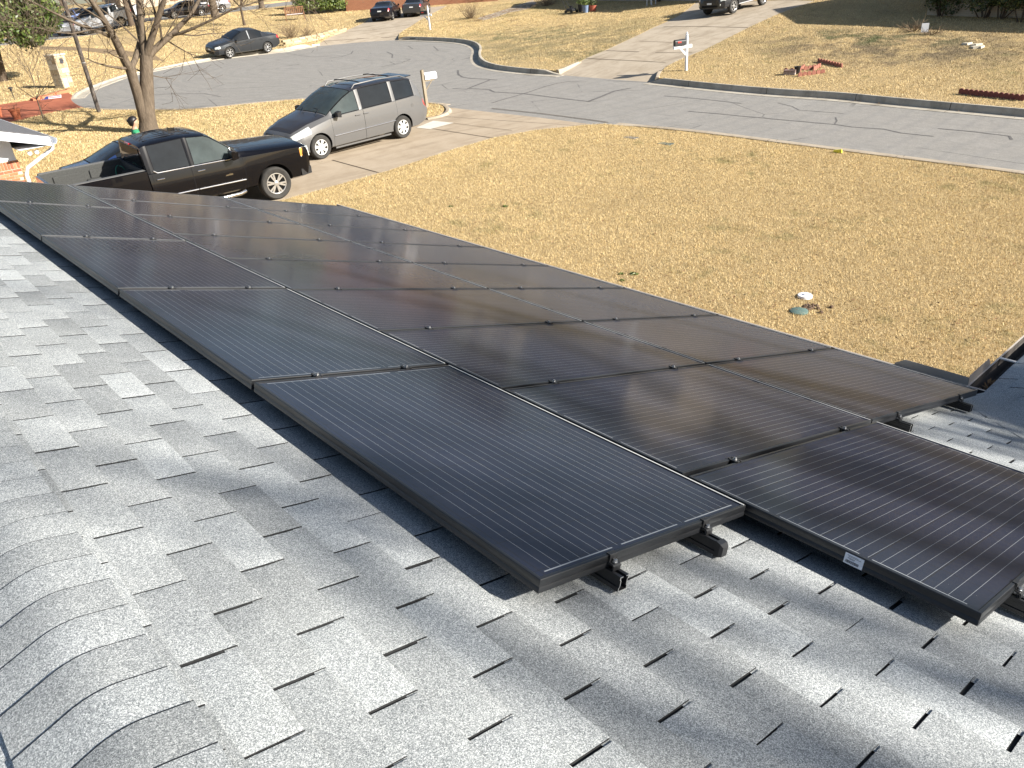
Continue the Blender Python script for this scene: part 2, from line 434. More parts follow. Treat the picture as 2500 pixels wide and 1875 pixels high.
def surf_z(x, y):
    """z of whatever paving or lawn is at x,y"""
    for k in (1, 2, 3):
        if inside([x], [y], REG[k])[0]:
            d = seg_dist([x], [y], STREET, True)[0]; a = 1 - float(sstep(0.0, 2.2, d))
            return gzf(x, y) - 0.012 - (float(sdrop(y)) - 0.012) * a
    if inside([x], [y], STREET)[0]:
        d = seg_dist([x], [y], STREET, True)[0]; return gzf(x, y) - float(sdrop(y))
    return gzf(x, y)

# kerbs: swept profile, back edge on the lawn boundary, gutter pan on the street side
def side_normals(P):
    P = np.array(P); T = np.gradient(P, axis=0); T /= np.linalg.norm(T, axis=1)[:, None] + 1e-9
    return np.stack([-T[:, 1], T[:, 0]], 1)
def kerb_run(name, P, sgn, pan=0.42, fade0=0.0, fade1=0.0, mat=None, hup=0.012):
    """P runs along the street edge; sgn picks the lawn side of the polyline"""
    P = np.array([p for p in resample([tuple(q) for q in P], 0.5)[: -max(1, int(np.linalg.norm(np.array(P[-1]) - np.array(P[0])) / 0.5))]] + [tuple(P[-1])])
    N = side_normals(P) * sgn; n = len(P)
    L = np.r_[0, np.cumsum(np.linalg.norm(np.diff(P, axis=0), axis=1))]
    mb = MB(); rings = []
    for i in range(n):
        s = 1.0
        if fade0: s = min(s, float(sstep(0, fade0, L[i])))
        if fade1: s = min(s, float(sstep(0, fade1, L[-1] - L[i])))
        sd_ = float(sdrop(P[i][1])); zs = gzf(*P[i]) - sd_ + 0.004; h = sd_ + hup
        prof = [(-pan, -0.10), (-pan, 0.010), (-0.03, 0.004), (0.0, 0.012), (0.035, 0.012 + (h - 0.03) * s), (0.06, 0.012 + h * s), (0.15, 0.014 + h * s), (0.19, 0.004 + h * s), (0.19, -0.10)]
        prof = [(a - 0.175, b) for a, b in prof]
        rings.append([(P[i, 0] + N[i, 0] * a, P[i, 1] + N[i, 1] * a, zs + b + 0.004) for a, b in prof])
    mb.loft(rings, caps=True)
    o = mb.build(name, mat or MCONC_K, smooth=30)
    T_ = np.stack([N[:, 1], -N[:, 0]], 1) * sgn; nxt = 1.6
    for i in range(1, n - 1):
        if L[i] < nxt or P[i][0] > 8: continue
        nxt = L[i] + 3.0; jm = MB(); pr = rings[i][1:8]
        jm.loft([[(q[0] + T_[i, 0] * s2 - N[i, 0] * .003, q[1] + T_[i, 1] * s2 - N[i, 1] * .003, q[2] + .003) for q in pr] for s2 in (-.009, .009)], caps=False, closed=False); jm.build('joint', MJOINT, o)
    return tag(o, kind='structure'), P, N, L
def clip_run(P, x0, x1):
    return [p for p in P if x0 <= p[0] <= x1]
fk = [p for p in far_s]
i_isl0 = int(np.argmin([np.hypot(*(p - plane_pt(973, 90))) for p in fk])); i_isl1 = int(np.argmin([np.hypot(*(p - plane_pt(1375, 172))) for p in fk]))
i_r0 = int(np.argmin([np.hypot(*(p - plane_pt(1608, 190))) for p in fk])); i_l1 = int(np.argmin([np.hypot(*(p - plane_pt(768, 105))) for p in fk]))
KERBS = []
KERBS.append(kerb_run('kerb', fk[i_isl0:i_isl1 + 1], 1, fade0=0.5, fade1=1.2))
KERBS.append(kerb_run('kerb', fk[i_r0:], 1, fade0=0.5))
KERBS.append(kerb_run('kerb', [p for p in left_s] + [p for p in fk[1:i_l1 + 1]], 1, fade1=1.0, fade0=0.6, mat=MCONC_K))
nk = [p for p in near_s]
j0 = int(np.argmin([np.hypot(*(p - plane_pt(1486, 304))) for p in nk])); j1 = int(np.argmin([np.hypot(*(p - plane_pt(1070, 256))) for p in nk]))
j2 = int(np.argmin([np.hypot(*(p - plane_pt(202, 264))) for p in nk]))
KERBS.append(kerb_run('kerb', nk[j0:], -1, fade0=0.8, mat=MCONC_B))
KERBS.append(kerb_run('kerb', nk[j2:j1 + 1], -1, mat=MCONC_B, pan=0.3))
# rounded kerb of the mailbox bed beside the near driveway
mbox_bed = chaikin([plane_pt(*p) for p in [(1078,256),(1092,266),(1086,277),(1066,285),(1040,290)]], 2)
KERBS.append(kerb_run("kerb", mbox_bed, -1, pan=0.02, mat=MCONC_B))
# return kerbs where far driveways meet the street
for L, s in (([(1358,172),(1395,158),(1431,141)], 1), ([(1608,190),(1612,176),(1630,160)], -1)):
    KERBS.append(kerb_run('kerb', chaikin([gp(*p)[:2] for p in L], 2), s, pan=0.01, mat=MCONC_B, fade1=1.0))

def strip(name, P, w, mat, parent, dz=0.005):
    """flat ribbon laid on the ground along world xy points"""
    P = np.array(P, float); N = side_normals(P) if len(P) > 2 else np.repeat([[-(P[1]-P[0])[1], (P[1]-P[0])[0]] / np.linalg.norm(P[1]-P[0])], 2, 0)
    rings = []; W = w if hasattr(w, '__len__') else [w] * len(P)
    for p, n, ww in zip(P, N, W):
        a, b = p + n * ww / 2, p - n * ww / 2
        rings.append([(a[0], a[1], surf_z(*a) + dz), (b[0], b[1], surf_z(*b) + dz)])
    mb = MB(); mb.loft(rings, caps=False, closed=False)
    return mb.build(name, mat, parent)
def densify(P, step=0.4, wob=0.0):
    out = []
    for a, b in zip(P[:-1], P[1:]):
        a = np.array(a); b = np.array(b); k = max(1, int(np.linalg.norm(b - a) / step))
        for j in range(k): out.append(a + (b - a) * j / k + (NR.normal(0, wob, 2) if wob else 0))
    out.append(np.array(P[-1])); return out
def px_line(L): return [gp(*p, off=-SDROP)[:2] for p in L]
for L, w in (([(1117,170),(1120,182),(1130,188),(1150,191),(1190,193),(1214,195)], 0.10), ([(1197,194),(1170,206),(1140,219),(1105,218)], 0.11), ([(1147,217),(1195,220),(1206,226),(1280,230),(1360,240),(1440,249)], 0.10),
             ([(1438,249),(1460,239),(1500,221),(1540,213)], 0.13), ([(1200,255),(1250,239),(1290,226),(1330,211),(1360,202),(1389,197)], 0.07), ([(1389,198),(1440,198)], 0.05),
             ([(1620,233),(1700,239),(1810,251)], 0.07), ([(1680,272),(1760,279),(1900,292),(2040,304),(2080,310),(2160,315),(2200,325),(2280,333)], 0.07), ([(2038,304),(2042,294),(2040,285)], 0.04),
             ([(2288,312),(2380,320),(2462,331),(2470,340)], 0.08), ([(862,122),(857,129),(830,138),(805,141)], 0.07), ([(945,124),(957,130),(957,139)], 0.08), ([(930,163),(980,152),(1001,143),(990,142)], 0.06), ([(705,161),(732,158)], 0.12),
             ([(995,110),(1008,117)], 0.05), ([(1058,111),(1070,121)], 0.06), ([(1900,249),(1935,258),(1950,267),(2060,275)], 0.03), ([(350,236),(430,233),(500,232),(540,240)], 0.04), ([(700,130),(760,138),(830,135)], 0.04)):
    strip('tar_seam', densify(px_line(L), 0.5, 0.012), w, MTAR, street, 0.006)
strip('gutter_seam', densify(px_line([(1201,269.6),(1320,282),(1437,297),(1485,304)]), 0.6), 0.05, MJOINT, street, 0.012)
strip('gutter_seam', densify(px_line([(780,104),(885,95.5),(970,90.5)]), 0.6), 0.06, MJOINT, street, 0.012)
for L, w in (([(811,390),(925,421)], 0.04), ([(1016,311),(1060,314),(1207,337)], 0.035), ([(1108,300),(1250,318)], 0.02), ([(1062,281),(1200,290),(1420,303)], 0.02)):
    strip('expansion_joint', densify([gp(*p)[:2] for p in L], 0.5), w, MJOINT, drivA, 0.006)
for L, w in (([(1480,123),(1560,126)], 0.06), ([(1600,128),(1690,128)], 0.04), ([(1430,142),(1540,147),(1625,152)], 0.04), ([(1620,65),(1700,64),(1826,67)], 0.07), ([(1560,100),(1640,103)], 0.03)):
    strip('expansion_joint', densify([gp(*p)[:2] for p in L], 0.5), w, MJOINT, drivB, 0.006)
strip('expansion_joint', densify([gp(*p)[:2] for p in [(837,78),(890,74),(960,66),(1000,60)]], 0.6), 0.06, MJOINT, drivC, 0.006)
# pale new slab in the near driveway
slab_px = [(1016,311),(1058,294.5),(1108,299.5),(1050,315)]
mb = MB(); q = [gp(*p) for p in slab_px]; q = [(p[0], p[1], surf_z(p[0], p[1]) + 0.008) for p in q]
mb.add(q, [(0, 1, 2, 3)]); mb.build('new_slab', MCONC_N, drivA)
# ------------------------------------------------------------------ the house we stand on
DROP = 0.105                      # shingles below the panel faces
EXPO, TABW = 0.1273, 0.3052
V0 = -0.8085; VRIDGE = -0.966; VEAVE = 4.62
ROOFROT = Matrix.Rotation(-PH, 4, 'X')
MAINF = ROOFROT.copy()            # local x = world X, local y = down slope, local z = normal
XE = -0.03
eave_pt = r2w(0, VEAVE, -DROP); YE, ZE = eave_pt[1], eave_pt[2]
WINGF = Matrix(((0, -CS, -SN, XE), (1, 0, 0, 0), (0, -SN, CS, ZE), (0, 0, 0, 1)))   # local x = world Y, y = down slope (-X), z = normal

def mat_shingle(name='asphalt_shingle', amp=1.0):
    k = NT(name); g = k.geo(); p = g.outputs['Position']
    oi = k.n('ShaderNodeObjectInfo')
    r = k.math('FRACT', k.math('ADD', k.math('MULTIPLY', oi.outputs['Random'], 7.31), g.outputs['Random Per Island']))
    gran = k.vor(p, 760, out='Color'); gsep = k.n('ShaderNodeSeparateColor'); k.l(gran, gsep.inputs[0])
    gran2 = k.vor(p, 430, out='Color'); g2 = k.n('ShaderNodeSeparateColor'); k.l(gran2, g2.inputs[0])
    sp = k.math('ADD', k.math('MULTIPLY', gsep.outputs[0], 0.5), k.math('MULTIPLY', g2.outputs[1], 0.5))
    c = k.ramp(sp, [(0.12, (0.108, 0.120, 0.126)), (0.38, (0.222, 0.238, 0.242)), (0.62, (0.372, 0.389, 0.388)), (0.88, (0.66, 0.675, 0.665))])
    tone = k.ramp(r, [(0.0, 0.70), (0.2, 0.86), (0.55, 0.98), (0.82, 1.08), (0.86, 1.16), (1.0, 1.25)])
    c = k.mix(amp, c, k.mix(1.0, c, tone, 'MULTIPLY'))
    blot = k.noise(p, 2.2, 5, 0.6)
    c = k.mix(1.0, c, k.ramp(blot, [(0.25, 0.84), (0.7, 1.1)]), 'MULTIPLY')
    tint = k.noise(p, 0.9, 3)
    c = k.mix(k.ramp(tint, [(0.45, 0.0), (0.75, 0.10)]), c, (0.30, 0.32, 0.29))
    k.bump(sp, 0.55, 0.0022); k.set(c, 0.85, spec=0.25); return k.m
MSH = mat_shingle('asphalt_shingle', 0.85); MSHC = mat_shingle('ridge_cap_shingle', 0.6)
MSLOT = M_simple('slot_shade_cut_edge', (0.030, 0.031, 0.032), 0.95, spec=0.05, var=0.3, scale=60)  # dark asphalt of cut edges; on the decks, slot shadow put into colour
MFASCIA = M_simple('fascia_paint', (0.62, 0.60, 0.56), 0.6)
MGUT = M_simple('gutter_metal', (0.42, 0.37, 0.32), 0.45, spec=0.4, var=0.08, scale=3)
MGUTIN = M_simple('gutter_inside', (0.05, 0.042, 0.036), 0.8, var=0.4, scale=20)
MLEAF = M_simple('dead_leaf', (0.22, 0.125, 0.055), 0.9, var=0.5, scale=30)

def mat_brick(name, a, b, mortar, sx=0.215, sz=0.075, rot=False):
    k = NT(name); g = k.tc('Object')
    br = k.n('ShaderNodeTexBrick'); br.inputs['Scale'].default_value = 1.0
    br.inputs['Brick Width'].default_value = sx; br.inputs['Row Height'].default_value = sz; br.inputs['Mortar Size'].default_value = 0.006
    br.inputs['Color1'].default_value = (*a, 1); br.inputs['Color2'].default_value = (*b, 1); br.inputs['Mortar'].default_value = (*mortar, 1)
    sep = k.n('ShaderNodeSeparateXYZ'); k.l(g, sep.inputs[0]); cmb = k.n('ShaderNodeCombineXYZ')
    k.l(k.math('ADD', sep.outputs[0], sep.outputs[1]), cmb.inputs[0]); k.l(sep.outputs[2], cmb.inputs[1]); k.l(cmb.outputs[0], br.inputs['Vector'])
    c = k.mix(k.math('MULTIPLY', k.noise(g, 9, 5), 0.5), br.outputs['Color'], tuple(x * 0.7 for x in a))
    k.bump(k.math('SUBTRACT', 1.0, br.outputs['Fac']), 0.6, 0.01); k.set(c, 0.9, spec=0.15); return k.m
MBRICK_RED = mat_brick('red_brick', (0.36, 0.14, 0.08), (0.45, 0.20, 0.12), (0.50, 0.43, 0.34))
MBRICK_TAN = mat_brick('tan_brick', (0.46, 0.39, 0.30), (0.54, 0.47, 0.37), (0.40, 0.35, 0.28))
MBRICK_BRN = mat_brick('brown_brick', (0.27, 0.115, 0.065), (0.33, 0.15, 0.085), (0.36, 0.28, 0.20))

house = thing('house', 'house with pale grey shingle roof carrying the black solar panels', 'house', (0, 0, GA))
HOFF = Vector((0, 0, -GA))        # children are built in world coordinates
def hobj(mb, name, mats, parent=None, smooth=None):
    o = mb.build(name, mats, None, smooth); o.parent = parent or house
    if parent is None: o.location = HOFF
    return o

# roof decks (under the tabs) : main slope, back slope, wing slopes
def W3(p): return tuple(float(a) for a in p)
UW, UE = 8.95, -6.5               # roof runs from u=8.95 (left gable) to u=-6.5
deck = MB()
hs = -DROP - 0.004
xv = lambda Y: XE + (YE - Y)      # valley in plan
rid = r2w(0, VRIDGE, hs)
A = r2w(UW, VRIDGE, hs); B = r2w(UW, VEAVE, hs); Cc = r2w(-XE, VEAVE, hs)
Dv = np.array([xv(rid[1]), rid[1], rid[2]])
deck.add([A, B, Cc, Dv], [(0, 1, 2, 3)])
Bk = A + np.array([0, -5.0 * CS, -5.0 * SN]); Bk2 = Bk.copy(); Bk2[0] = 7.5; A2 = A.copy(); A2[0] = 7.5
deck.add([A, A2, Bk2, Bk], [(0, 1, 2, 3)])
deck.add([tuple(np.array(p) - [0, 0, 0.14]) for p in (A, B, Cc, Dv)], [(3, 2, 1, 0)])
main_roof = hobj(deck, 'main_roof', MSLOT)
WY1 = 7.1; wr = XE + 4.1         # wing eave y range and ridge x
wz = lambda x: ZE + (x - XE) * math.tan(PH) - 0.004
wd_ = MB()
yv = lambda x: YE - (x - XE)
wd_.add([(XE, YE, wz(XE)), (XE, WY1, wz(XE)), (wr, WY1, wz(wr)), (wr, yv(wr), wz(wr))], [(0, 1, 2, 3)])
wd_.add([(wr, yv(wr), wz(wr)), (wr, WY1, wz(wr)), (wr + 4.1, WY1, wz(XE)), (wr + 4.1, yv(wr), wz(XE))], [(0, 1, 2, 3)])
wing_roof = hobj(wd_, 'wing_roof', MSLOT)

# one tab, shared by every single shingle: top end tucked under the course above, butt end lifted
def tab_mesh(name, seed):
    r = random.Random(seed); w = TABW / 2 - 0.0040; mb = MB()
    j = lambda s=0.0012: r.uniform(-s, s)
    nx = 4; top = []; bot = []
    ys = [(-0.028, 0.0005), (0.06, 0.0032), (EXPO - 0.004, 0.0062), (EXPO + 0.0008, 0.0052)]
    rings = []
    for y, z in ys:
        a, b = -w + j(), w + j()
        rings.append([(a, y, -0.004), (a, y, z - 0.0006), (a + 0.003, y, z), (a * .33, y + j(0.0006), z), (b * .33, y + j(0.0006), z), (b - 0.003, y, z), (b, y, z - 0.0006), (b, y, -0.004)])
    n = len(rings[0]); vs = [p for q in rings for p in q]
    for i in range(len(rings) - 1):
        for k in range(n):
            kk = (k + 1) % n
            mb.add([rings[i][k], rings[i][kk], rings[i+1][kk], rings[i+1][k]], [(0, 1, 2, 3)], 0 if 1 <= k <= 5 else 1)
    mb.add(rings[0], [tuple(range(n))], 1); mb.add(rings[-1], [tuple(range(n))], 1)
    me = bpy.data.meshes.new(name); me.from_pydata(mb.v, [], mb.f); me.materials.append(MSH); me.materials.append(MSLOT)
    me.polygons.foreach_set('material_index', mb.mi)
    bm = bmesh.new(); bm.from_mesh(me); bmesh.ops.remove_doubles(bm, verts=bm.verts, dist=1e-5); bm.to_mesh(me); bm.free(); finish(me, 28); return me
TABS = [tab_mesh('shingle', s) for s in range(4)]
def tab_list():
    out = []
    for k in range(-1, 43):
        v = V0 + EXPO * k; ph = -0.03 + 0.1412 * k
        n0 = int(math.floor((UE - ph) / TABW)); n1 = int(math.ceil((UW - ph) / TABW))
        for n in range(n0, n1):
            uc = ph + (n + 0.5) * TABW
            P = r2w(uc, v + EXPO / 2, -DROP)
            if uc + TABW / 2 > UW + 0.05 or v + EXPO > VEAVE + 0.08: continue
            if P[0] > xv(P[1]) - 0.02: continue
            out.append(('m', uc, v, P))
    for k in range(0, 32):
        yl = -EXPO * k - 0.10; ph = 0.1412 * k + 0.02          # local y measured down slope, eave at 0
        for n in range(-12, 37):
            xc = ph % TABW + n * TABW
            P = np.array(WINGF @ Vector((xc, yl + EXPO / 2, 0)))
            if P[1] > WY1: continue
            if P[0] < xv(P[1]) + 0.10 or P[0] > wr: continue
            out.append(('w', xc, yl, P))
    return out
tabs = tab_list()
scored = []
for t in tabs:
    x, y, w = pj(t[3]); vis = 0
    if w > 0.2 and -60 < x < 2560 and -60 < y < 1935:
        u, v = (t[1], t[2]) if t[0] == 'm' else (None, None)
        covered = t[0] == 'm' and ((0.02 < v < 1.0 and u > -0.1) or (1.05 < v < 2.6 and u > -0.9) or (2.6 < v and u > 0.15))
        vis = 0 if covered else 1.0 / (w * w)
    scored.append((vis, t))
scored.sort(key=lambda a: -a[0])
single = [t for s, t in scored[:300] if s > 0]; rest = [t for s, t in scored if s > 0][300:] + [t for s, t in scored if s <= 0]
rs = random.Random(5)
def tab_matrix(t):
    jit = Matrix.Rotation(rs.gauss(0, 0.0022), 4, 'Z') @ Matrix.Translation((rs.gauss(0, 0.0012), rs.gauss(0, 0.0012), rs.uniform(0, 0.0012)))
    if t[0] == 'm':
        return Matrix.Translation(W3(r2w(t[1], t[2], -DROP))) @ MAINF @ jit
    return WINGF @ Matrix.Translation((t[1], t[2], 0)) @ jit
for t in single:
    o = bpy.data.objects.new('shingle', TABS[rs.randrange(4)]); COL.objects.link(o)
    o.parent = main_roof if t[0] == 'm' else wing_roof; o.matrix_basis = tab_matrix(t)
for key, par in (('m', main_roof), ('w', wing_roof)):
    R_ = [t for t in rest if t[0] == key]
    src = TABS[0]; tv = np.array([v.co[:] for v in src.vertices]); tf = [list(p.vertices) for p in src.polygons]
    V = []; F = []
    for t in R_:
        M = np.array(tab_matrix(t)); n = len(V) * len(tv)
        V.append(tv @ M[:3, :3].T + M[:3, 3]); F += [[i + n for i in f] for f in tf]
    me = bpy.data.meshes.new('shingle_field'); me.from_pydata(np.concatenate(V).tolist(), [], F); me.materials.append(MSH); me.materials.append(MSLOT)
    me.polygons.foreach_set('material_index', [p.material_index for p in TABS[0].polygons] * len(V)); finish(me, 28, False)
    tag(obj('shingle_field', me, par), kind='stuff')

# ridge caps, bent over the ridge
def cap_mesh():
    mb = MB(); rings = []
    w = 0.137
    sec = []
    for i in range(-8, 9):
        a = i / 8 * w * (1.22 if i > 0 else 1.0)
        r = 0.05
        d = a; ang = max(-PH, min(PH, PH * d / r)) if abs(d) < r else math.copysign(PH, d)
        if abs(d) <= r: y, z = d, -(d * d) / (2 * r) * PH * 0.98
        else: y = math.copysign(r + (abs(d) - r) * CS, d); z = -(r / 2) * PH - (abs(d) - r) * SN
        sec.append((y, z))
    for x, t0, t1 in ((0.0, 0.0070, 0.0), (-0.0042, 0.0082, 0.0), (-EXPO - 0.02, 0.0022, -0.003)):
        rings.append([(x, y, z + t0) for y, z in sec] + [(x, y, z + t1) for y, z in reversed(sec)])
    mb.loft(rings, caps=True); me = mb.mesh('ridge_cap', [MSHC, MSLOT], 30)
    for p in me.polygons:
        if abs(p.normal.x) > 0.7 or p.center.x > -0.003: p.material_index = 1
    return me
CAP = cap_mesh()
rz0 = r2w(0, VRIDGE, -DROP)
for i in range(-14, 60):
    u = 0.100 + 0.1275 * i
    if u > UW: break
    o = bpy.data.objects.new('ridge_cap', CAP); COL.objects.link(o); o.parent = main_roof
    # butt edge faces away from us (towards +u = -X)
    o.matrix_basis = Matrix.Translation((-u, rz0[1], rz0[2] - 0.001)) @ Matrix.Rotation(math.pi + rs.gauss(0, 0.006), 4, 'Z') @ Matrix.Translation((rs.gauss(0, .002), rs.gauss(0, .002), 0))
# back slope tabs (only a sliver shows)
V = []; F = []; tv = np.array([v.co[:] for v in TABS[1].vertices]); tf = [list(p.vertices) for p in TABS[1].polygons]
BACKF = Matrix.Rotation(math.pi, 4, 'Z') @ Matrix.Rotation(-PH, 4, 'X')
for k in range(0, 10):
    for n in range(-8, 22):
        u = -0.03 + 0.1412 * k + n * TABW
        M = np.array(Matrix.Translation((-u, rz0[1] - (0.11 + EXPO * k) * CS, rz0[2] - (0.11 + EXPO * k) * SN)) @ BACKF)
        b = len(V) * len(tv); V.append(tv @ M[:3, :3].T + M[:3, 3]); F += [[i + b for i in f] for f in tf]
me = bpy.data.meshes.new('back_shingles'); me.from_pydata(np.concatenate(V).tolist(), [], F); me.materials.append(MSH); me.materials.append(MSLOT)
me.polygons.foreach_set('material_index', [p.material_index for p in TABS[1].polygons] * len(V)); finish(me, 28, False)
tag(obj('shingle_field', me, main_roof), kind='stuff')
# valley strip: a smooth lap of shingle between the two slopes
mb = MB(); rings = []
for i in range(0, 16):
    x = XE - 0.06 + i * 0.28; y = yv(x); z = wz(x) + 0.007
    d = np.array([0.7071, 0.7071])
    rings.append([(x - .24 * d[0], y - .24 * d[1], z + .24 * math.tan(PH) * 0.7071 + 0.004), (x, y, z + 0.008), (x + .13 * d[0], y + .13 * d[1], z + .13 * math.tan(PH) * .7071 + 0.004)])
mb.loft(rings, caps=False, closed=False); hobj(mb, 'valley_lap', MSH, smooth=60)

# eaves: fascia, gutter with open trough, hangers, splash guards, leaves
def gutter(mb, a, b, out):
    """open K trough from a to b (world), out = outward unit vector in plan"""
    a = np.array(a, float); b = np.array(b, float); o = np.array([out[0], out[1], 0.0]); z = np.array([0, 0, 1.0])
    prof = [(0.004, 0.0), (0.004, -0.115), (0.085, -0.115), (0.118, -0.045), (0.118, 0.004), (0.130, 0.006), (0.130, -0.012), (0.124, -0.012), (0.124, -0.05), (0.088, -0.119), (0.0, -0.119), (0.0, 0.0)]
    for p, mi in ((prof, 0),):
        n = len(p); R0 = [a + o * q + z * h for q, h in p]; R1 = [b + o * q + z * h for q, h in p]
        for j in range(n): mb.add([R0[j], R0[(j+1) % n], R1[(j+1) % n], R1[j]], [(0, 1, 2, 3)], 1 if j < 4 else 0)
        mb.add(R0, [tuple(range(n))], 0); mb.add(R1, [tuple(range(n))], 0)
gtop = ZE - 0.012
g1 = MB(); gutter(g1, (-8.95, YE + 0.02, gtop), (XE - 0.02, YE + 0.02, gtop), (0, 1)); gut_m = hobj(g1, 'gutter', [MGUT, MGUTIN])
g2 = MB(); gutter(g2, (XE - 0.02, YE + 0.02, gtop), (XE - 0.02, WY1, gtop), (-1, 0)); gut_w = hobj(g2, 'gutter', [MGUT, MGUTIN])
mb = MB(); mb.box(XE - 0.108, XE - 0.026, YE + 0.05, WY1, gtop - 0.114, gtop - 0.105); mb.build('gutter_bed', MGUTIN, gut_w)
for y in (YE + 0.72, YE + 1.33, YE + 1.94):
    mb = MB(); mb.bbox(XE - 0.142, XE + 0.01, y - 0.013, y + 0.013, gtop - 0.002, gtop + 0.007, 0.003); mb.build('hanger', M_simple('hanger_metal', (0.55, 0.53, 0.5), 0.4, var=0.05), gut_w)
V = []; F = []
for i in range(140):
    y = YE + 0.08 + abs(rs.gauss(0, 0.16)); x = XE - 0.065 + rs.uniform(-0.03, 0.03); z = gtop - 0.10 + abs(rs.gauss(0, 0.03))
    a = rs.uniform(0, 6.28); t = rs.uniform(-0.7, 0.7); l = rs.uniform(0.012, 0.04)
    d = np.array([math.cos(a) * math.cos(t), math.sin(a) * math.cos(t), math.sin(t)]) * l; e = np.array([-math.sin(a), math.cos(a), 0.3]) * l * 0.35
    p = np.array([x, y, z]); n = len(V); V += [tuple(p - d), tuple(p + e), tuple(p + d), tuple(p - e)]; F.append((n, n+1, n+2, n+3))
me = bpy.data.meshes.new('gutter_leaves'); me.from_pydata(V, [], F); me.materials.append(MLEAF); tag(obj('gutter_leaves', me, gut_w), kind='stuff')
def guard(mb, a, b, h, lean):
    a = np.array(a, float); b = np.array(b, float); l = np.array([lean[0], lean[1], 0.0]); z = np.array([0, 0, 1.0]); d = b - a
    n = l * 0.0015
    P = [a, b, b + z * h * 0.45, b - d * 0.14 + z * h, a + z * h]
    mb.add([p for p in P] + [p + n for p in P], [(0, 1, 2, 3, 4), (9, 8, 7, 6, 5), (0, 5, 6, 1), (1, 6, 7, 2), (2, 7, 8, 3), (3, 8, 9, 4), (4, 9, 5, 0)])
cx, cy = XE - 0.02 - 0.128, YE + 0.02 + 0.128
mb = MB(); guard(mb, (cx, cy, gtop - 0.02), (cx - 0.52, cy, gtop - 0.02), 0.088, (0, 1)); mb.build('splash_guard', MGUT, gut_m)
mb = MB(); guard(mb, (cx, cy, gtop - 0.02), (cx, cy + 0.40, gtop - 0.02), 0.105, (-1, 0)); mb.build('splash_guard', MGUT, gut_w)
mb = MB(); mb.box(-8.9, XE - 0.03, YE - 0.03, YE + 0.018, ZE - 0.20, ZE - 0.016); mb.box(XE - 0.018, XE + 0.03, YE + 0.02, WY1, ZE - 0.20, ZE - 0.016); hobj(mb, 'fascia', MFASCIA)
wl = MB()
gl = GA - 0.4
wl.box(-8.6, 7.2, -5.2, YE - 0.45, gl, ZE - 0.05); wl.box(XE + 0.45, wr + 3.7, YE - 0.448, WY1 - 0.3, gl, ZE - 0.05)
wl.add([(-8.6, YE - 0.45, ZE - 0.05), (-8.6, rid[1], rid[2] - 0.2), (-8.6, -5.2, ZE - 0.05)], [(0, 1, 2)])
hobj(wl, 'wall', MBRICK_RED)

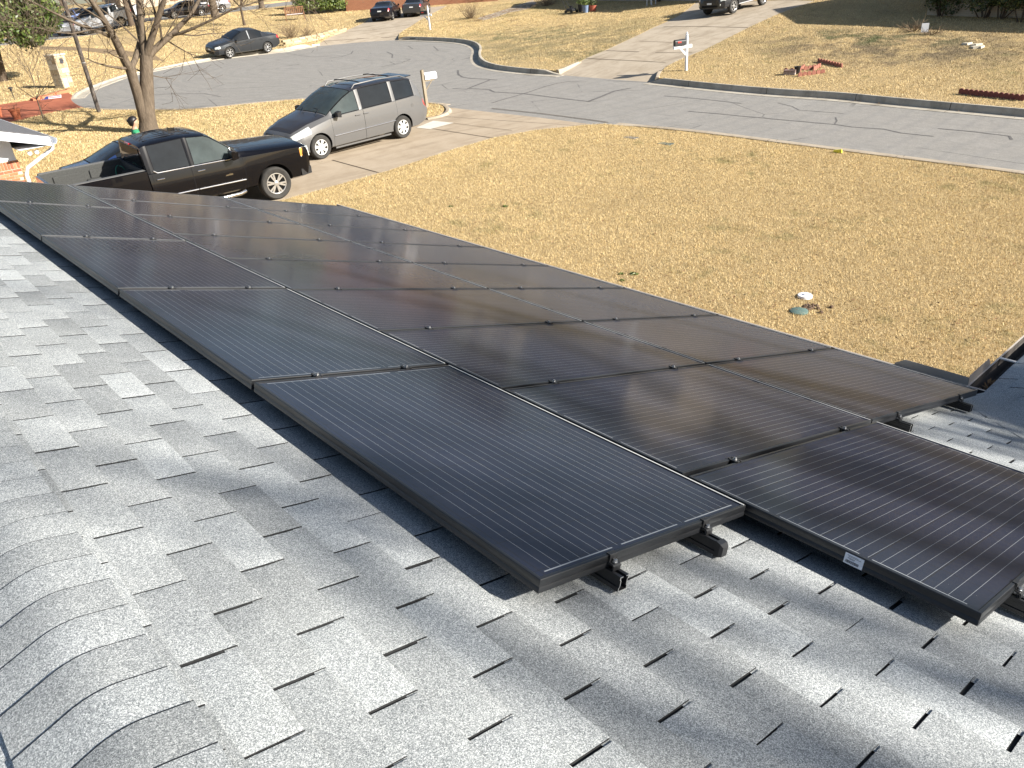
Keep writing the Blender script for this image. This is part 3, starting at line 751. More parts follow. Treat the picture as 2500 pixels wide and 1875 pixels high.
# ------------------------------------------------------------------ solar array
PL, PW, PG = 1.6568, 0.992, 0.0146
PU = PW + 0.0242; PLU = PL + 0.0242
FARU = 8 * PU - 0.024
MFRAME = M_simple('black_anodised_frame', (0.014, 0.015, 0.017), 0.36, spec=0.5, var=0.15, scale=4)
MEDGE = M_simple('bare_aluminium', (0.60, 0.60, 0.58), 0.35, metal=0.8, var=0.06)
MRAIL = M_simple('black_rail', (0.016, 0.016, 0.017), 0.42, spec=0.5, var=0.15, scale=5)
MSTEEL = M_simple('stainless', (0.42, 0.42, 0.42), 0.32, metal=0.9, var=0.1)
def mat_cells():
    k = NT('solar_glass'); uv = k.tc('UV'); sep = k.n('ShaderNodeSeparateXYZ'); k.l(uv, sep.inputs[0])
    x, y = sep.outputs[0], sep.outputs[1]           # metres: x across (0.97), y along (1.63)
    def line(c, pitch, off, half):
        t = k.math('ABSOLUTE', k.math('SUBTRACT', k.math('FRACT', k.math('ADD', k.math('DIVIDE', c, pitch), off)), 0.5))
        return k.math('LESS_THAN', t, half / pitch)
    inx = k.math('MULTIPLY', k.math('GREATER_THAN', x, 0.022), k.math('LESS_THAN', x, 0.948))
    iny = k.math('MULTIPLY', k.math('GREATER_THAN', y, 0.016), k.math('LESS_THAN', y, 1.616))
    bus = k.math('MULTIPLY', k.math('MULTIPLY', line(x, 0.0394, 0.07, 0.0006), inx), iny)
    gapx = k.math('MULTIPLY', line(x, 0.1576, 0.36, 0.0011), 1.0); gapy = line(y, 0.1590, 0.40, 0.0011)
    gap = k.math('MAXIMUM', gapx, gapy)
    # end ribbons: three long segments at each short end
    fx = k.math('FRACT', k.math('DIVIDE', k.math('SUBTRACT', x, 0.022), 0.3152))
    seg = k.math('MULTIPLY', k.math('MULTIPLY', k.math('LESS_THAN', fx, 0.90), k.math('GREATER_THAN', fx, 0.03)), inx)
    e1 = k.math('MULTIPLY', k.math('LESS_THAN', y, 0.0165), k.math('GREATER_THAN', y, 0.0120)); e2 = k.math('MULTIPLY', k.math('GREATER_THAN', y, 1.6150), k.math('LESS_THAN', y, 1.6195))
    rib = k.math('MULTIPLY', seg, k.math('MAXIMUM', e1, e2))
    p = k.geo().outputs['Position']
    nz = k.noise(p, 1.6, 5, 0.6); nf = k.noise(p, 30, 4, 0.7)
    cell = k.ramp(nz, [(0.3, (0.005, 0.0092, 0.024)), (0.7, (0.0075, 0.0130, 0.033))])
    c = k.mix(gap, cell, (0.006, 0.006, 0.008))
    line_c = k.math('MAXIMUM', bus, rib)
    c = k.mix(line_c, c, (0.235, 0.25, 0.265))
    dust = k.math('MULTIPLY', k.ramp(nf, [(0.3, 0.55), (0.75, 1.0)]), k.ramp(nz, [(0.2, 0.022), (0.8, 0.055)]))
    spk = k.vor(p, 55, out='Distance'); dots = k.math('LESS_THAN', spk, 0.045)
    dn = k.math('GREATER_THAN', k.noise(p, 3.0, 2), 0.60)
    c = k.mix(dust, c, (0.41, 0.35, 0.265))
    c = k.mix(k.math('MULTIPLY', k.math('MULTIPLY', dots, dn), 0.5), c, (0.45, 0.43, 0.4))
    k.b.inputs['Coat IOR'].default_value = 1.30; k.set(c, 0.5, spec=0.06, coat=0.66, coat_rough=k.ramp(nf, [(0.3, 0.09), (0.8, 0.15)])); return k.m
MCELL = mat_cells()
def frame_mesh(a, b):
    """frame a (x) by b (y), top face at z=0, mitred corners"""
    mb = MB()
    prof = [(0.0, -0.0026), (0.0002, -0.0016), (0.0008, -0.0008), (0.0016, -0.0002), (0.0026, 0.0), (0.0108, 0.0), (0.0112, -0.0025), (0.0112, -0.006), (0.0016, -0.007), (0.0016, -0.0385), (0.024, -0.0390), (0.024, -0.0405), (0.0, -0.0405), (0.0, -0.0265), (0.0012, -0.0250), (0.0012, -0.0225), (0.0, -0.021)]
    rings = []
    for cx, cy in ((-1, -1), (1, -1), (1, 1), (-1, 1)):
        rings.append([(cx * (a / 2 - i), cy * (b / 2 - i), z) for i, z in prof])
    n = len(prof); vs = [p for r in rings for p in r]; fs = []
    for i in range(4):
        for j in range(n):
            k2 = (j + 1) % n; fs.append((i*n+j, ((i+1) % 4)*n+j, ((i+1) % 4)*n+k2, i*n+k2))
    mb.add(vs, fs, 0)
    return mb.mesh('frame', MFRAME, 40)
def glass_mesh(a, b, land):
    me = bpy.data.meshes.new('glass'); i = 0.0109; x, y = a / 2 - i, b / 2 - i
    vs = [(-x, -y, -0.0028), (x, -y, -0.0028), (x, y, -0.0028), (-x, y, -0.0028), (-x, -y, -0.006), (x, -y, -0.006), (x, y, -0.006), (-x, y, -0.006)]
    me.from_pydata(vs, [], [(0, 1, 2, 3), (7, 6, 5, 4)]); uvl = me.uv_layers.new(name='UVMap')
    for p in me.polygons:
        for li in p.loop_indices:
            v = me.vertices[me.loops[li].vertex_index].co
            uvl.data[li].uv = (v.y + y, v.x + x) if land else (v.x + x, v.y + y)
    me.materials.append(MCELL); return me
FR_P, GL_P = frame_mesh(PW, PL), glass_mesh(PW, PL, False)
FR_L, GL_L = frame_mesh(PL, PW), glass_mesh(PL, PW, True)
def panel(u, v, land, label, group=None):
    c = r2w(u, v); o = thing('solar_panel', label, 'solar panel', W3(c), (-PH, 0, 0), group)
    j = rs.uniform(-0.0004, 0.0004); o.rotation_euler.x += rs.gauss(0, 0.0007); o.rotation_euler.y += rs.gauss(0, 0.0007)
    obj('frame', FR_L if land else FR_P, o); obj('glass', GL_L if land else GL_P, o); obj('lip_highlight', ES_L if land else ES_P, o); return o
def strip_me(a, b):
    mb = MB(); mb.bbox(-a / 2 + 0.004, a / 2 - 0.004, b / 2 - 0.0108, b / 2 - 0.0035, -0.001, 0.0012, 0.0004); return mb.mesh('lip_highlight', M_simple('painted_lip_highlight', (.50, .50, .48), .4, var=.15, scale=9))  # added pale strip: the sky highlight on the frame lip, put into colour
ES_P, ES_L = strip_me(PW, PL), strip_me(PL, PW)
PAN = []; ORD = ['first', 'second', 'third', 'fourth', 'fifth', 'sixth', 'seventh', 'eighth', 'ninth']
for i in range(5):
    u = FARU - PL / 2 - i * PLU
    PAN.append(panel(u, PW / 2, True, ORD[5 - i - 1] + ' landscape black panel of the ridge-side row, counted from its open rail end' if i < 4 else 'landscape black solar panel ending the ridge-side row, clamped on two open rail ends', 'solar panels of the ridge-side row'))
for i in range(9):
    u = FARU - PW / 2 - i * PU; v = PW + PG + PL / 2
    PAN.append(panel(u, v, False, ORD[9 - i - 1] + ' upright black panel of the middle row, counted from the barcode sticker' if i < 8 else 'upright black solar panel with white barcode sticker, ending the middle row', 'solar panels of the middle row'))
for i in range(8):
    u = FARU - PW / 2 - i * PU; v = PW + 2 * PG + 1.5 * PL
    PAN.append(panel(u, v, False, ORD[8 - i - 1] + ' upright black panel of the eave-side row, counted from the gutter corner' if i < 7 else 'upright black solar panel ending the eave-side row beside the gutter corner', 'solar panels of the eave-side row'))
# barcode sticker on the side of the nearest middle panel
st = PAN[13]; MLAB = M_simple('label_paper', (0.72, 0.74, 0.78), 0.5, var=0.03); MINK = M_simple('label_ink', (0.05, 0.05, 0.06), 0.6, var=0.05)
xs = 0.135; yf = -PL / 2 - 0.0006
mb = MB(); mb.bbox(xs - 0.030, xs + 0.030, -0.0008, 0.0, -0.0175, 0.0175, 0.0004); lab = mb.build('sticker', MLAB, st, loc=(0, yf, -0.0225)); tag(lab, 'white barcode sticker')
mb = MB(); x = -0.024; r = random.Random(3)
while x < 0.018:
    w = r.choice((0.0008, 0.0012, 0.002)); mb.box(xs + x, xs + x + w, -0.0013, -0.0009, -0.013, -0.004); x += w + r.choice((0.0008, 0.0013))
for z, a, b in ((0.011, -0.022, 0.012), (0.0075, -0.018, 0.022), (0.003, -0.02, 0.004), (0.0, -0.016, 0.002)): mb.box(xs + a, xs + b, -0.0013, -0.0009, z, z + 0.0011)
mb.build('barcode', MINK, lab)
# white tag between the ridge-side panels
g4 = PAN[3]; mb = MB(); mb.bbox(-PL / 2 - 0.0012, -PL / 2 - 0.0004, -0.035, 0.03, -0.014, -0.003, 0.0003); tag(mb.build('sticker', MLAB, g4), 'thin white sticker on the frame edge')

# mounting rails with their clamps
def rail_profile():
    w, h, t = 0.019, 0.046, 0.0026
    return [(-w, -h), (w, -h), (w, -h + 0.012), (w - 0.004, -h + 0.014), (w - 0.004, -0.012), (w, -0.010), (w, 0.0), (0.007, 0.0), (0.007, -t), (w - t - 0.001, -t), (w - t - 0.001, -0.009), (w - 0.004 - t, -0.012), (w - 0.004 - t, -h + 0.016), (w - t, -h + 0.011), (w - t, -h + t), (-w + t, -h + t), (-w + t, -h + 0.011), (-w + 0.004 + t, -h + 0.016), (-w + 0.004 + t, -0.012), (-w + t + 0.001, -0.009), (-w + t + 0.001, -t), (-0.007, -t), (-0.007, 0.0), (-w, 0.0), (-w, -0.010), (-w + 0.004, -0.012), (-w + 0.004, -h + 0.014), (-w, -h + 0.012)]
def mid_clamp_mesh():
    mb = MB()
    mb.bbox(-0.020, 0.020, -0.019, 0.019, 0.0006, 0.0042, 0.001)
    for s in (-1, 1):
        for q in (-1, 1): mb.bbox(s * 0.019 - 0.004, s * 0.019 + 0.004, q * 0.012 - 0.005, q * 0.012 + 0.005, 0.0006, 0.0065, 0.001)
    mb.box(-0.0065, 0.0065, -0.014, 0.014, -0.042, 0.0008); return mb.mesh('mid_clamp', MRAIL)
def bolt_mesh():
    mb = MB(); mb.lathe([(0.0095, 0.0042), (0.0095, 0.006), (0.0065, 0.0062), (0.0065, 0.0115), (0.005, 0.0130), (0.0028, 0.0130), (0.0026, 0.009)], 12); return mb.mesh('bolt', MSTEEL, 35)
def end_clamp_mesh():
    mb = MB(); pr = [(-0.010, 0.0), (-0.010, 0.003), (0.004, 0.003), (0.006, 0.001), (0.006, -0.020), (0.020, -0.022), (0.024, -0.026), (0.024, -0.040), (0.021, -0.040), (0.020, -0.028), (0.003, -0.024), (0.003, 0.0)]
    mb.prism([(a, b) for a, b in pr], -0.016, 0.016, ax='Y'); return mb.mesh('end_clamp', MRAIL)
def end_bolt_mesh():
    mb = MB(); mb.lathe([(0.009, -0.0195), (0.009, -0.017), (0.0065, -0.0165), (0.0065, -0.0105), (0.003, -0.0095), (0.0028, -0.013)], 12, c=(0.0125, 0, 0)); mb.lathe([(0.004, -0.045), (0.004, -0.02)], 8, c=(0.0125, 0, 0)); return mb.mesh('bolt', MSTEEL, 35)
def capm():
    mb = MB(); mb.loft([[(0.0, -0.0205, -0.049), (0.0, 0.0205, -0.049), (0.0, 0.0205, 0.002), (0.0, -0.0205, 0.002)], [(0.016, -0.0205, -0.047), (0.016, 0.0205, -0.047), (0.016, 0.0205, -0.003), (0.016, -0.0205, -0.003)], [(0.026, -0.015, -0.044), (0.026, 0.015, -0.044), (0.026, 0.015, -0.012), (0.026, -0.015, -0.012)]]); return mb.mesh('end_cap', MRAIL)
MC, BO, EC, EB, CP = mid_clamp_mesh(), bolt_mesh(), end_clamp_mesh(), end_bolt_mesh(), capm()
def rail(v, u0, u1, seams, label, capped, ends):
    """runs along u from u0 (near) to u1; local origin on the rail top, x = -u"""
    c = r2w(u0, v, -0.0410); o = thing('mounting_rail', label, 'rail', W3(c), (-PH, 0, 0))
    pr = rail_profile(); L = u1 - u0
    mb = MB(); mb.loft([[(0.0, a, b) for a, b in pr], [(-L, a, b) for a, b in pr]], caps=True)
    body = mb.build('rail', MRAIL, o)
    if not capped:
        mb = MB(); n = len(pr); mb.add([(0.0006, a, b) for a, b in pr] + [(-0.0004, a, b) for a, b in pr], [tuple(range(n))] + [(i, (i+1) % n, n+(i+1) % n, n+i) for i in range(n)]); mb.build('cut_end', MEDGE, body)
    else: obj('end_cap', CP, body, loc=(0.0, 0, 0))
    for s in seams:
        k = obj('mid_clamp', MC, o, loc=(-(s - u0), 0, 0.041)); obj('bolt', BO, k)
    for e in ends:
        k = obj('end_clamp', EC, o, loc=(-(e - u0), 0, 0.041)); obj('bolt', EB, k)
    f = 0.35
    while f < L:
        mb = MB(); mb.bbox(-f - 0.03, -f + 0.03, -0.055, 0.035, -0.068, -0.058, 0.004); mb.bbox(-f - 0.02, -f + 0.02, 0.0195, 0.026, -0.06, -0.012, 0.002); mb.build('foot', MRAIL, o); f += 1.22
    return o
s1 = [FARU - (i + 1) * PLU + 0.0121 for i in range(4)]; u1n = FARU - 4 * PLU - PL
s2 = [FARU - (i + 1) * PU + 0.0121 for i in range(8)]; u2n = FARU - 8 * PU - PW
s3 = s2[:7]; u3n = FARU - 7 * PU - PW
rail(0.285, u1n - 0.055, FARU, s1, 'black rail with bare open end nearest the ridge', False, [u1n])
rail(0.745, u1n - 0.065, FARU, s1, 'black capped rail under the ridge-side row, next to the middle row', True, [u1n])
o2 = PW + PG; o3 = PW + 2 * PG + PL
rail(o2 + 0.335, u2n - 0.075, FARU, s2, 'black rail under the upper part of the middle row', True, [u2n])
rail(o2 + 1.315, u2n - 0.075, FARU, s2, 'black rail under the lower part of the middle row', True, [u2n])
rail(o3 + 0.335, u3n - 0.085, FARU, s3, 'black rail under the eave-side row, next to the middle row', False, [u3n])
rail(o3 + 1.315, u3n - 0.085, FARU, s3, 'black rail lowest on the roof, nearest the gutter', False, [u3n])
# ------------------------------------------------------------------ vehicles
def paint(name, col, rough=0.32, metal=0.35, coat=1.0, dirt=0.12):
    k = NT(name); p = k.tc(); nz = k.noise(p, 1.5, 6, 0.6); fl = k.noise(p, 900, 1)
    c = k.mix(k.math('MULTIPLY', nz, dirt), col, (0.30, 0.25, 0.19)); c = k.mix(k.math('MULTIPLY', fl, 0.10), c, tuple(min(1, x * 1.8) for x in col))
    k.b.inputs['Coat IOR'].default_value = 1.36; k.set(c, rough, metal, 0.15, coat, k.ramp(nz, [(0.35, 0.015), (0.7, 0.045)])); return k.m
def glassm(name, col=(0.010, 0.012, 0.014)):
    k = NT(name); nz = k.noise(k.tc(), 3, 4); k.set(k.ramp(nz, [(0.3, col), (0.7, tuple(c * 1.5 for c in col))]), 0.012, 0.0, 0.32, 0.0, 0.02); return k.m
MGLASS = glassm('tinted_glass'); MGLASSL = glassm('clear_car_glass', (0.035, 0.045, 0.045))
MTYRE = M_simple('tyre_rubber', (0.045, 0.043, 0.040), 0.85, spec=0.2, var=0.25, scale=8)
MRIM = M_simple('alloy_rim', (0.62, 0.61, 0.59), 0.28, metal=0.75, var=0.08)
MRIMW = M_simple('painted_hubcap', (0.68, 0.68, 0.66), 0.35, metal=0.35, var=0.06)
MDARK = M_simple('dark_recess', (0.008, 0.008, 0.008), 0.8, spec=0.2, var=0.2)
MSEAM = M_simple('panel_gap', (0.012, 0.012, 0.013), 0.9, spec=0.05, var=0.2)
MPLAST = M_simple('black_plastic', (0.018, 0.018, 0.019), 0.5, var=0.2)
MCHROME = M_simple('chrome', (0.75, 0.75, 0.74), 0.12, metal=1.0, var=0.03)
MLAMP = M_simple('headlamp_lens', (0.62, 0.63, 0.58), 0.12, spec=0.8, coat=1.0, var=0.15, scale=14)
MAMBER = M_simple('amber_lens', (0.65, 0.26, 0.05), 0.2, coat=1.0)
MREDL = M_simple('red_lens', (0.45, 0.015, 0.02), 0.15, coat=1.0, var=0.2, scale=20)
MPLATE = M_simple('number_plate', (0.68, 0.69, 0.70), 0.5, var=0.05)
MBEDL = M_simple('bed_liner', (0.060, 0.061, 0.058), 0.8, spec=0.2, var=0.2, scale=30)

def curve(keys):
    xs = [k[0] for k in keys]; ys = [k[1] for k in keys]
    if xs[0] > xs[-1]: xs = xs[::-1]; ys = ys[::-1]
    return lambda x: float(np.interp(x, xs, ys))
def bool_cut(me, cutters):
    o = bpy.data.objects.new('tmp', me); COL.objects.link(o); cs = []
    for c in cutters:
        co = bpy.data.objects.new('tmpc', c); COL.objects.link(co); cs.append(co)
        md = o.modifiers.new('b', 'BOOLEAN'); md.operation = 'DIFFERENCE'; md.object = co; md.solver = 'EXACT'
        md.material_mode = 'INDEX'
    dg = bpy.context.evaluated_depsgraph_get(); dg.update()
    r = bpy.data.meshes.new_from_object(o.evaluated_get(dg))
    for q in cs + [o]: bpy.data.objects.remove(q)
    return r
def car_body(S):
    """lofted shell; S holds curves over x. returns (mesh, tags) with one material index per region"""
    c = {k: curve(v) for k, v in S['c'].items()}
    xs = sorted({x for v in S['c'].values() for x, _ in v} | set(S.get('st', [])), reverse=True)
    xx = []
    for a, b in zip(xs[:-1], xs[1:]):
        if a - b < 0.012: continue
        k = max(1, int(math.ceil((a - b) / 0.22))); xx += [a + (b - a) * j / k for j in range(k)]
    xx.append(xs[-1])
    half = []
    for x in xx:
        zb, zt = c['bot'](x), c['top'](x); w, wm, wb, wr = c['sill'](x), c['mid'](x), c['belt'](x), c['roof'](x)
        zm, zl, zr = c['zmid'](x), c['zbelt'](x), c['zre'](x)
        pts = [(0.0, zb), (w * .90, zb), (w, zb + .05), ((w * .45 + wm * .55) + .006, (zb + .05) * .5 + zm * .5), (wm, zm), ((wm + wb) / 2 + .012, (zm + zl) / 2), (wb, zl), (wb - .022, zl + .012),
               ((wb - .022) * .52 + wr * .48 + .005, (zl + .012) * .5 + zr * .5), (wr, zr), (wr * .90, zr + (zt - zr) * .52), (wr * .62, zr + (zt - zr) * .86), (0.0, zt)]
        half.append(pts)
    R = len(half[0]); ring = []
    for x, pts in zip(xx, half):
        ring.append([(x, y, z) for y, z in pts] + [(x, -y, z) for y, z in pts[-2:0:-1]])
    n = len(ring[0]); V = [p for r in ring for p in r]; F = []; T = []; tags = ['body', 'well', 'seam']
    def tid(t):
        if t not in tags: tags.append(t)
        return tags.index(t)
    for i in range(len(ring) - 1):
        xm = (xx[i] + xx[i + 1]) / 2
        for j in range(n):
            k = (j + 1) % n; F.append((i*n+j, i*n+k, (i+1)*n+k, (i+1)*n+j))
            row = j if j < R - 1 else n - 1 - j; side = 'l' if j < R - 1 else 'r'
            t = 'body'
            for name, x0, x1, rows, sided in S['reg']:
                if x0 <= xm <= x1 and row in rows: t = name + ('.' + side if sided else ''); break
            T.append(tid(t))
    F.append(tuple(range(n - 1, -1, -1))); T.append(tid(S.get('cap0', 'body'))); F.append(tuple((len(ring)-1)*n + j for j in range(n))); T.append(tid(S.get('cap1', 'body')))
    me = bpy.data.meshes.new('loft'); me.from_pydata(V, [], F); me.polygons.foreach_set('material_index', T)
    for t in tags: me.materials.append(MDARK)
    finish(me)
    cut = []
    for ax in S['axles']:
        for s in (-1, 1):
            mb = MB(); W = S['w'] / 2
            mb.lathe([(S['well'], s * (W - .30)), (S['well'], s * (W + .12))], 28, 'Y', (ax, 0, S['r'] + .015)); cm = bpy.data.meshes.new('cut'); cm.from_pydata(mb.v, [], mb.f)
            for t in tags: cm.materials.append(MDARK)
            cm.polygons.foreach_set('material_index', [1] * len(cm.polygons)); finish(cm); cut.append(cm)
    return bool_cut(me, cut), tags
def split_body(S, root, paints, mats):
    me, tags = car_body(S); bm = bmesh.new(); bm.from_mesh(me)
    for i, t in enumerate(tags):
        b = t.split('.')[0]
        th = S['inset'].get(b)
        if th is None: continue
        fs = [f for f in bm.faces if f.material_index == i]
        if not fs: continue
        r = bmesh.ops.inset_region(bm, faces=fs, thickness=th[0], depth=0.0, use_even_offset=False)
        for f in r['faces']: f.material_index = tags.index(th[1])
        if th[2]:
            vs = {v for f in fs for v in f.verts}
            for v in vs: v.co.y -= math.copysign(th[2], v.co.y) if b.startswith('window') else 0.0; 
    bm.to_mesh(me); bm.free()
    V = np.array([v.co[:] for v in me.vertices]); polys = [(list(p.vertices), p.material_index) for p in me.polygons]
    def part(name, idxs, mlist, parent):
        fs = [p for p in polys if p[1] in idxs]
        if not fs: return None
        used = sorted({i for f, _ in fs for i in f}); d = {v: i for i, v in enumerate(used)}
        m2 = bpy.data.meshes.new(name); m2.from_pydata(V[used].tolist(), [], [[d[i] for i in f] for f, _ in fs])
        for q in mlist: m2.materials.append(q)
        m2.polygons.foreach_set('material_index', [idxs.index(t) for _, t in fs]); finish(m2, 32, False); return obj(name, m2, parent)
    body = part('body', [0, 1, 2], [paints['body'], MDARK, MSEAM], root)
    out = {'body': body}
    for i, t in enumerate(tags[3:], 3):
        b = t.split('.')[0]; nm = ''.join(ch for ch in b if not ch.isdigit()).rstrip('_')
        out[t] = part(nm, [i], [paints.get(b, mats.get(nm, paints['body']))], root)
    # doors carry their own windows
    for t, o in list(out.items()):
        if o and t.startswith('window') and t.replace('window', 'door') in out:
            o.parent = out[t.replace('window', 'door')]
    bpy.data.meshes.remove(me); return out
def wheel_mesh(r, w, rr, n, style, rim_mat):
    t = MB(); t.lathe([(rr * .97, -w * .40), (rr * 1.03, -w * .46), (r * .90, -w * .5), (r * .975, -w * .42), (r, -w * .30), (r, w * .30), (r * .975, w * .42), (r * .90, w * .5), (rr * 1.03, w * .46), (rr * .97, w * .40)], 32, 'Y')
    m = MB(); m.lathe([(rr, w * .40), (rr * .985, w * .44), (rr * .90, w * .42), (rr * .88, w * .10), (rr * .5, w * .08), (0.02, w * .08)], 32, 'Y', mi=1)
    m.lathe([(rr, w * .38), (rr, w * .45), (rr * .95, w * .455), (rr * .91, w * .43), (rr * .91, w * .36)], 32, 'Y', mi=0)
    for k in range(n):
        a = 2 * math.pi * k / n + .2; ca, sa = math.cos(a), math.sin(a)
        offs = ((-.0, 1),) if style != 'split' else ((-.16, 1), (.16, 1))
        for off, _ in offs:
            wd0, wd1 = (rr * .15, rr * .20) if style == 'fat' else (rr * .075, rr * .085)
            a2 = a + off
            def P(rad, lat, y, ang): return (rad * math.cos(ang) - lat * math.sin(ang), y, rad * math.sin(ang) + lat * math.cos(ang))
            r0, r1 = rr * .18, rr * .95
            rings = [[P(r0, -wd0, w * .42, a + off * .4), P(r0, wd0, w * .42, a + off * .4), P(r0, wd0, w * .30, a + off * .4), P(r0, -wd0, w * .30, a + off * .4)],
                     [P(r1, -wd1, w * .43, a2), P(r1, wd1, w * .43, a2), P(r1, wd1, w * .30, a2), P(r1, -wd1, w * .30, a2)]]
            m.loft(rings, mi=0)
    m.lathe([(rr * .24, w * .30), (rr * .24, w * .43), (rr * .16, w * .46), (0.01, w * .46)], 16, 'Y', mi=0)
    return t.mesh('wheel', MTYRE, 40), m.mesh('rim', [rim_mat, MDARK], 30)
def add_wheels(root, S, n, style, rim_mat):
    T, Rm = wheel_mesh(S['r'], S.get('tw', .22), S['rim'], n, style, rim_mat)
    for ax in S['axles']:
        for s in (1, -1):
            y = s * (S['w'] / 2 - S.get('tw', .22) / 2 - S.get('tuck', .02))
            o = obj('wheel', T, root, loc=(ax, y, S['r']), rot=(0, 0, 0 if s > 0 else math.pi)); obj('rim', Rm, o)
def mirror_part(root, x, y, z, mat, big=1.0):
    for s in (1, -1):
        mb = MB(); mb.loft([[(x + .05*big, s*(y + .06), z - .02), (x + .05*big, s*(y + .20*big), z - .03), (x + .05*big, s*(y + .21*big), z + .09*big), (x + .05*big, s*(y + .07), z + .10*big)],
                            [(x - .06*big, s*(y + .05), z - .04), (x - .06*big, s*(y + .22*big), z - .05), (x - .06*big, s*(y + .23*big), z + .12*big), (x - .06*big, s*(y + .06), z + .12*big)],
                            [(x - .075*big, s*(y + .06), z - .03), (x - .075*big, s*(y + .21*big), z - .04), (x - .075*big, s*(y + .22*big), z + .11*big), (x - .075*big, s*(y + .07), z + .11*big)]])
        mb.box(x - .02, x + .03, min(s*(y - .03), s*(y + .09)), max(s*(y - .03), s*(y + .09)), z - .03, z + .01); mb.build('mirror', mat, root, 40)
def handle(root, x, y, z, mat, parent=None):
    for s in (1, -1):
        mb = MB(); mb.tube([(x + .10, s*(y), z), (x + .085, s*(y + .028), z + .004), (x - .085, s*(y + .028), z + .004), (x - .10, s*y, z)], [.008, .013, .013, .008], 6); mb.build('handle', mat, root, 40)
def place(root, x, y, heading, z=None):
    """stand a vehicle on the ground, tilted with the slope under its wheels"""
    h = math.radians(heading); d = np.array([math.cos(h), math.sin(h)]); l = np.array([-d[1], d[0]])
    zf = [surf_z(*(np.array([x, y]) + d * a + l * b)) for a, b in ((1.4, 0), (-1.4, 0), (0, .75), (0, -.75))]
    pitch = -math.atan2(zf[0] - zf[1], 2.8); roll = math.atan2(zf[2] - zf[3], 1.5)
    root.location = (x, y, (zf[0] + zf[1]) / 2 - .004); root.rotation_mode = 'XYZ'
    root.rotation_euler = (Matrix.Rotation(h, 3, 'Z') @ Matrix.Rotation(pitch, 3, 'Y') @ Matrix.Rotation(roll, 3, 'X')).to_euler()

# ---- minivan
VAN = dict(w=1.95, r=.338, rim=.215, well=.385, tw=.225, axles=(1.515, -1.515), c=dict(
    bot=[(2.42, .34), (2.30, .24), (1.9, .22), (-2.2, .24), (-2.5, .32), (-2.63, .42)], top=[(2.42, .60), (2.36, .74), (2.15, .90), (1.75, 1.03), (1.30, 1.125), (1.12, 1.165), (.80, 1.37), (.45, 1.565), (.15, 1.69), (-.3, 1.745), (-1.2, 1.755), (-1.9, 1.725), (-2.14, 1.68), (-2.38, 1.40), (-2.54, 1.08), (-2.63, .80)],
    sill=[(2.42, .55), (2.30, .80), (2.0, .91), (1.5, .93), (-2.0, .93), (-2.45, .86), (-2.63, .78)], mid=[(2.42, .62), (2.32, .86), (2.05, .95), (1.5, .975), (-1.9, .975), (-2.4, .93), (-2.63, .84)],
    zmid=[(2.42, .50), (2.0, .60), (1.2, .66), (-2.63, .68)], belt=[(2.42, .52), (2.30, .76), (2.05, .88), (1.5, .925), (1.0, .935), (-1.8, .94), (-2.3, .89), (-2.63, .80)],
    zbelt=[(2.42, .58), (2.30, .70), (2.0, .82), (1.5, .95), (1.12, 1.03), (.6, 1.08), (-1.0, 1.12), (-2.2, 1.16), (-2.45, 1.05), (-2.63, .76)],
    roof=[(2.42, .40), (2.25, .62), (1.75, .74), (1.12, .82), (.45, .785), (.15, .765), (-1.2, .765), (-2.1, .74), (-2.35, .74), (-2.63, .74)],
    zre=[(2.42, .595), (2.25, .80), (1.75, .985), (1.12, 1.12), (.8, 1.32), (.45, 1.51), (.15, 1.63), (-.3, 1.685), (-1.2, 1.695), (-1.9, 1.665), (-2.14, 1.62), (-2.38, 1.36), (-2.54, 1.06), (-2.63, .785)]),
    st=[.98, .62, .02, -.10, -1.22, -1.34, -2.12, .95, 1.05, 2.12, 1.62, -2.12, -2.48, -2.40, 1.16],
    reg=[('window1', .02, .95, (7, 8), True), ('window2', -1.22, -.10, (7, 8), True), ('window3', -2.12, -1.34, (7, 8), True), ('windshield', .15, 1.12, (9, 10, 11), False), ('rear_window', -2.38, -2.14, (9, 10, 11), False),
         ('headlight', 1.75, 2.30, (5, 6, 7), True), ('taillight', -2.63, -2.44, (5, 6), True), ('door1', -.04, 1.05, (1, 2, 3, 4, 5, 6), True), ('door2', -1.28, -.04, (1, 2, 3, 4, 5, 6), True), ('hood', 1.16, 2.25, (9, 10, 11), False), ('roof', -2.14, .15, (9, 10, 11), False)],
    inset={'window1': (.018, 'seam', .008), 'window2': (.022, 'seam', .008), 'window3': (.022, 'seam', .008), 'windshield': (.03, 'seam', 0), 'rear_window': (.03, 'seam', 0), 'door1': (.006, 'seam', 0), 'door2': (.006, 'seam', 0), 'hood': (.006, 'seam', 0), 'headlight': (.004, 'seam', 0)})
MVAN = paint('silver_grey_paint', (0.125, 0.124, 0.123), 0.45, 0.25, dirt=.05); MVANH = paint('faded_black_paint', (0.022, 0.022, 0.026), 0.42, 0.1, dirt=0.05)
van = thing('minivan', 'grey minivan with black bonnet and roof rails parked on the driveway', 'minivan')
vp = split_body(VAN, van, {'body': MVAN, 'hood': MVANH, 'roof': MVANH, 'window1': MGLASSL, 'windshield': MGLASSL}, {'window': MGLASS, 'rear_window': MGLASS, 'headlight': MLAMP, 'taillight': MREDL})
add_wheels(van, VAN, 7, 'fat', MRIMW); mirror_part(van, .86, .90, 1.10, MPLAST, 1.0)
for x in (-.02 + .14, -.04 - .14): handle(van, x, .945, .985, MVAN)
for s in (1, -1):
    mb = MB(); mb.tube([(.02, s*.66, 1.66), (-.10, s*.67, 1.775), (-.9, s*.67, 1.80), (-1.8, s*.66, 1.775), (-2.02, s*.64, 1.69)], .02, 8); mb.build('roof_rail', MVAN, van, 40)
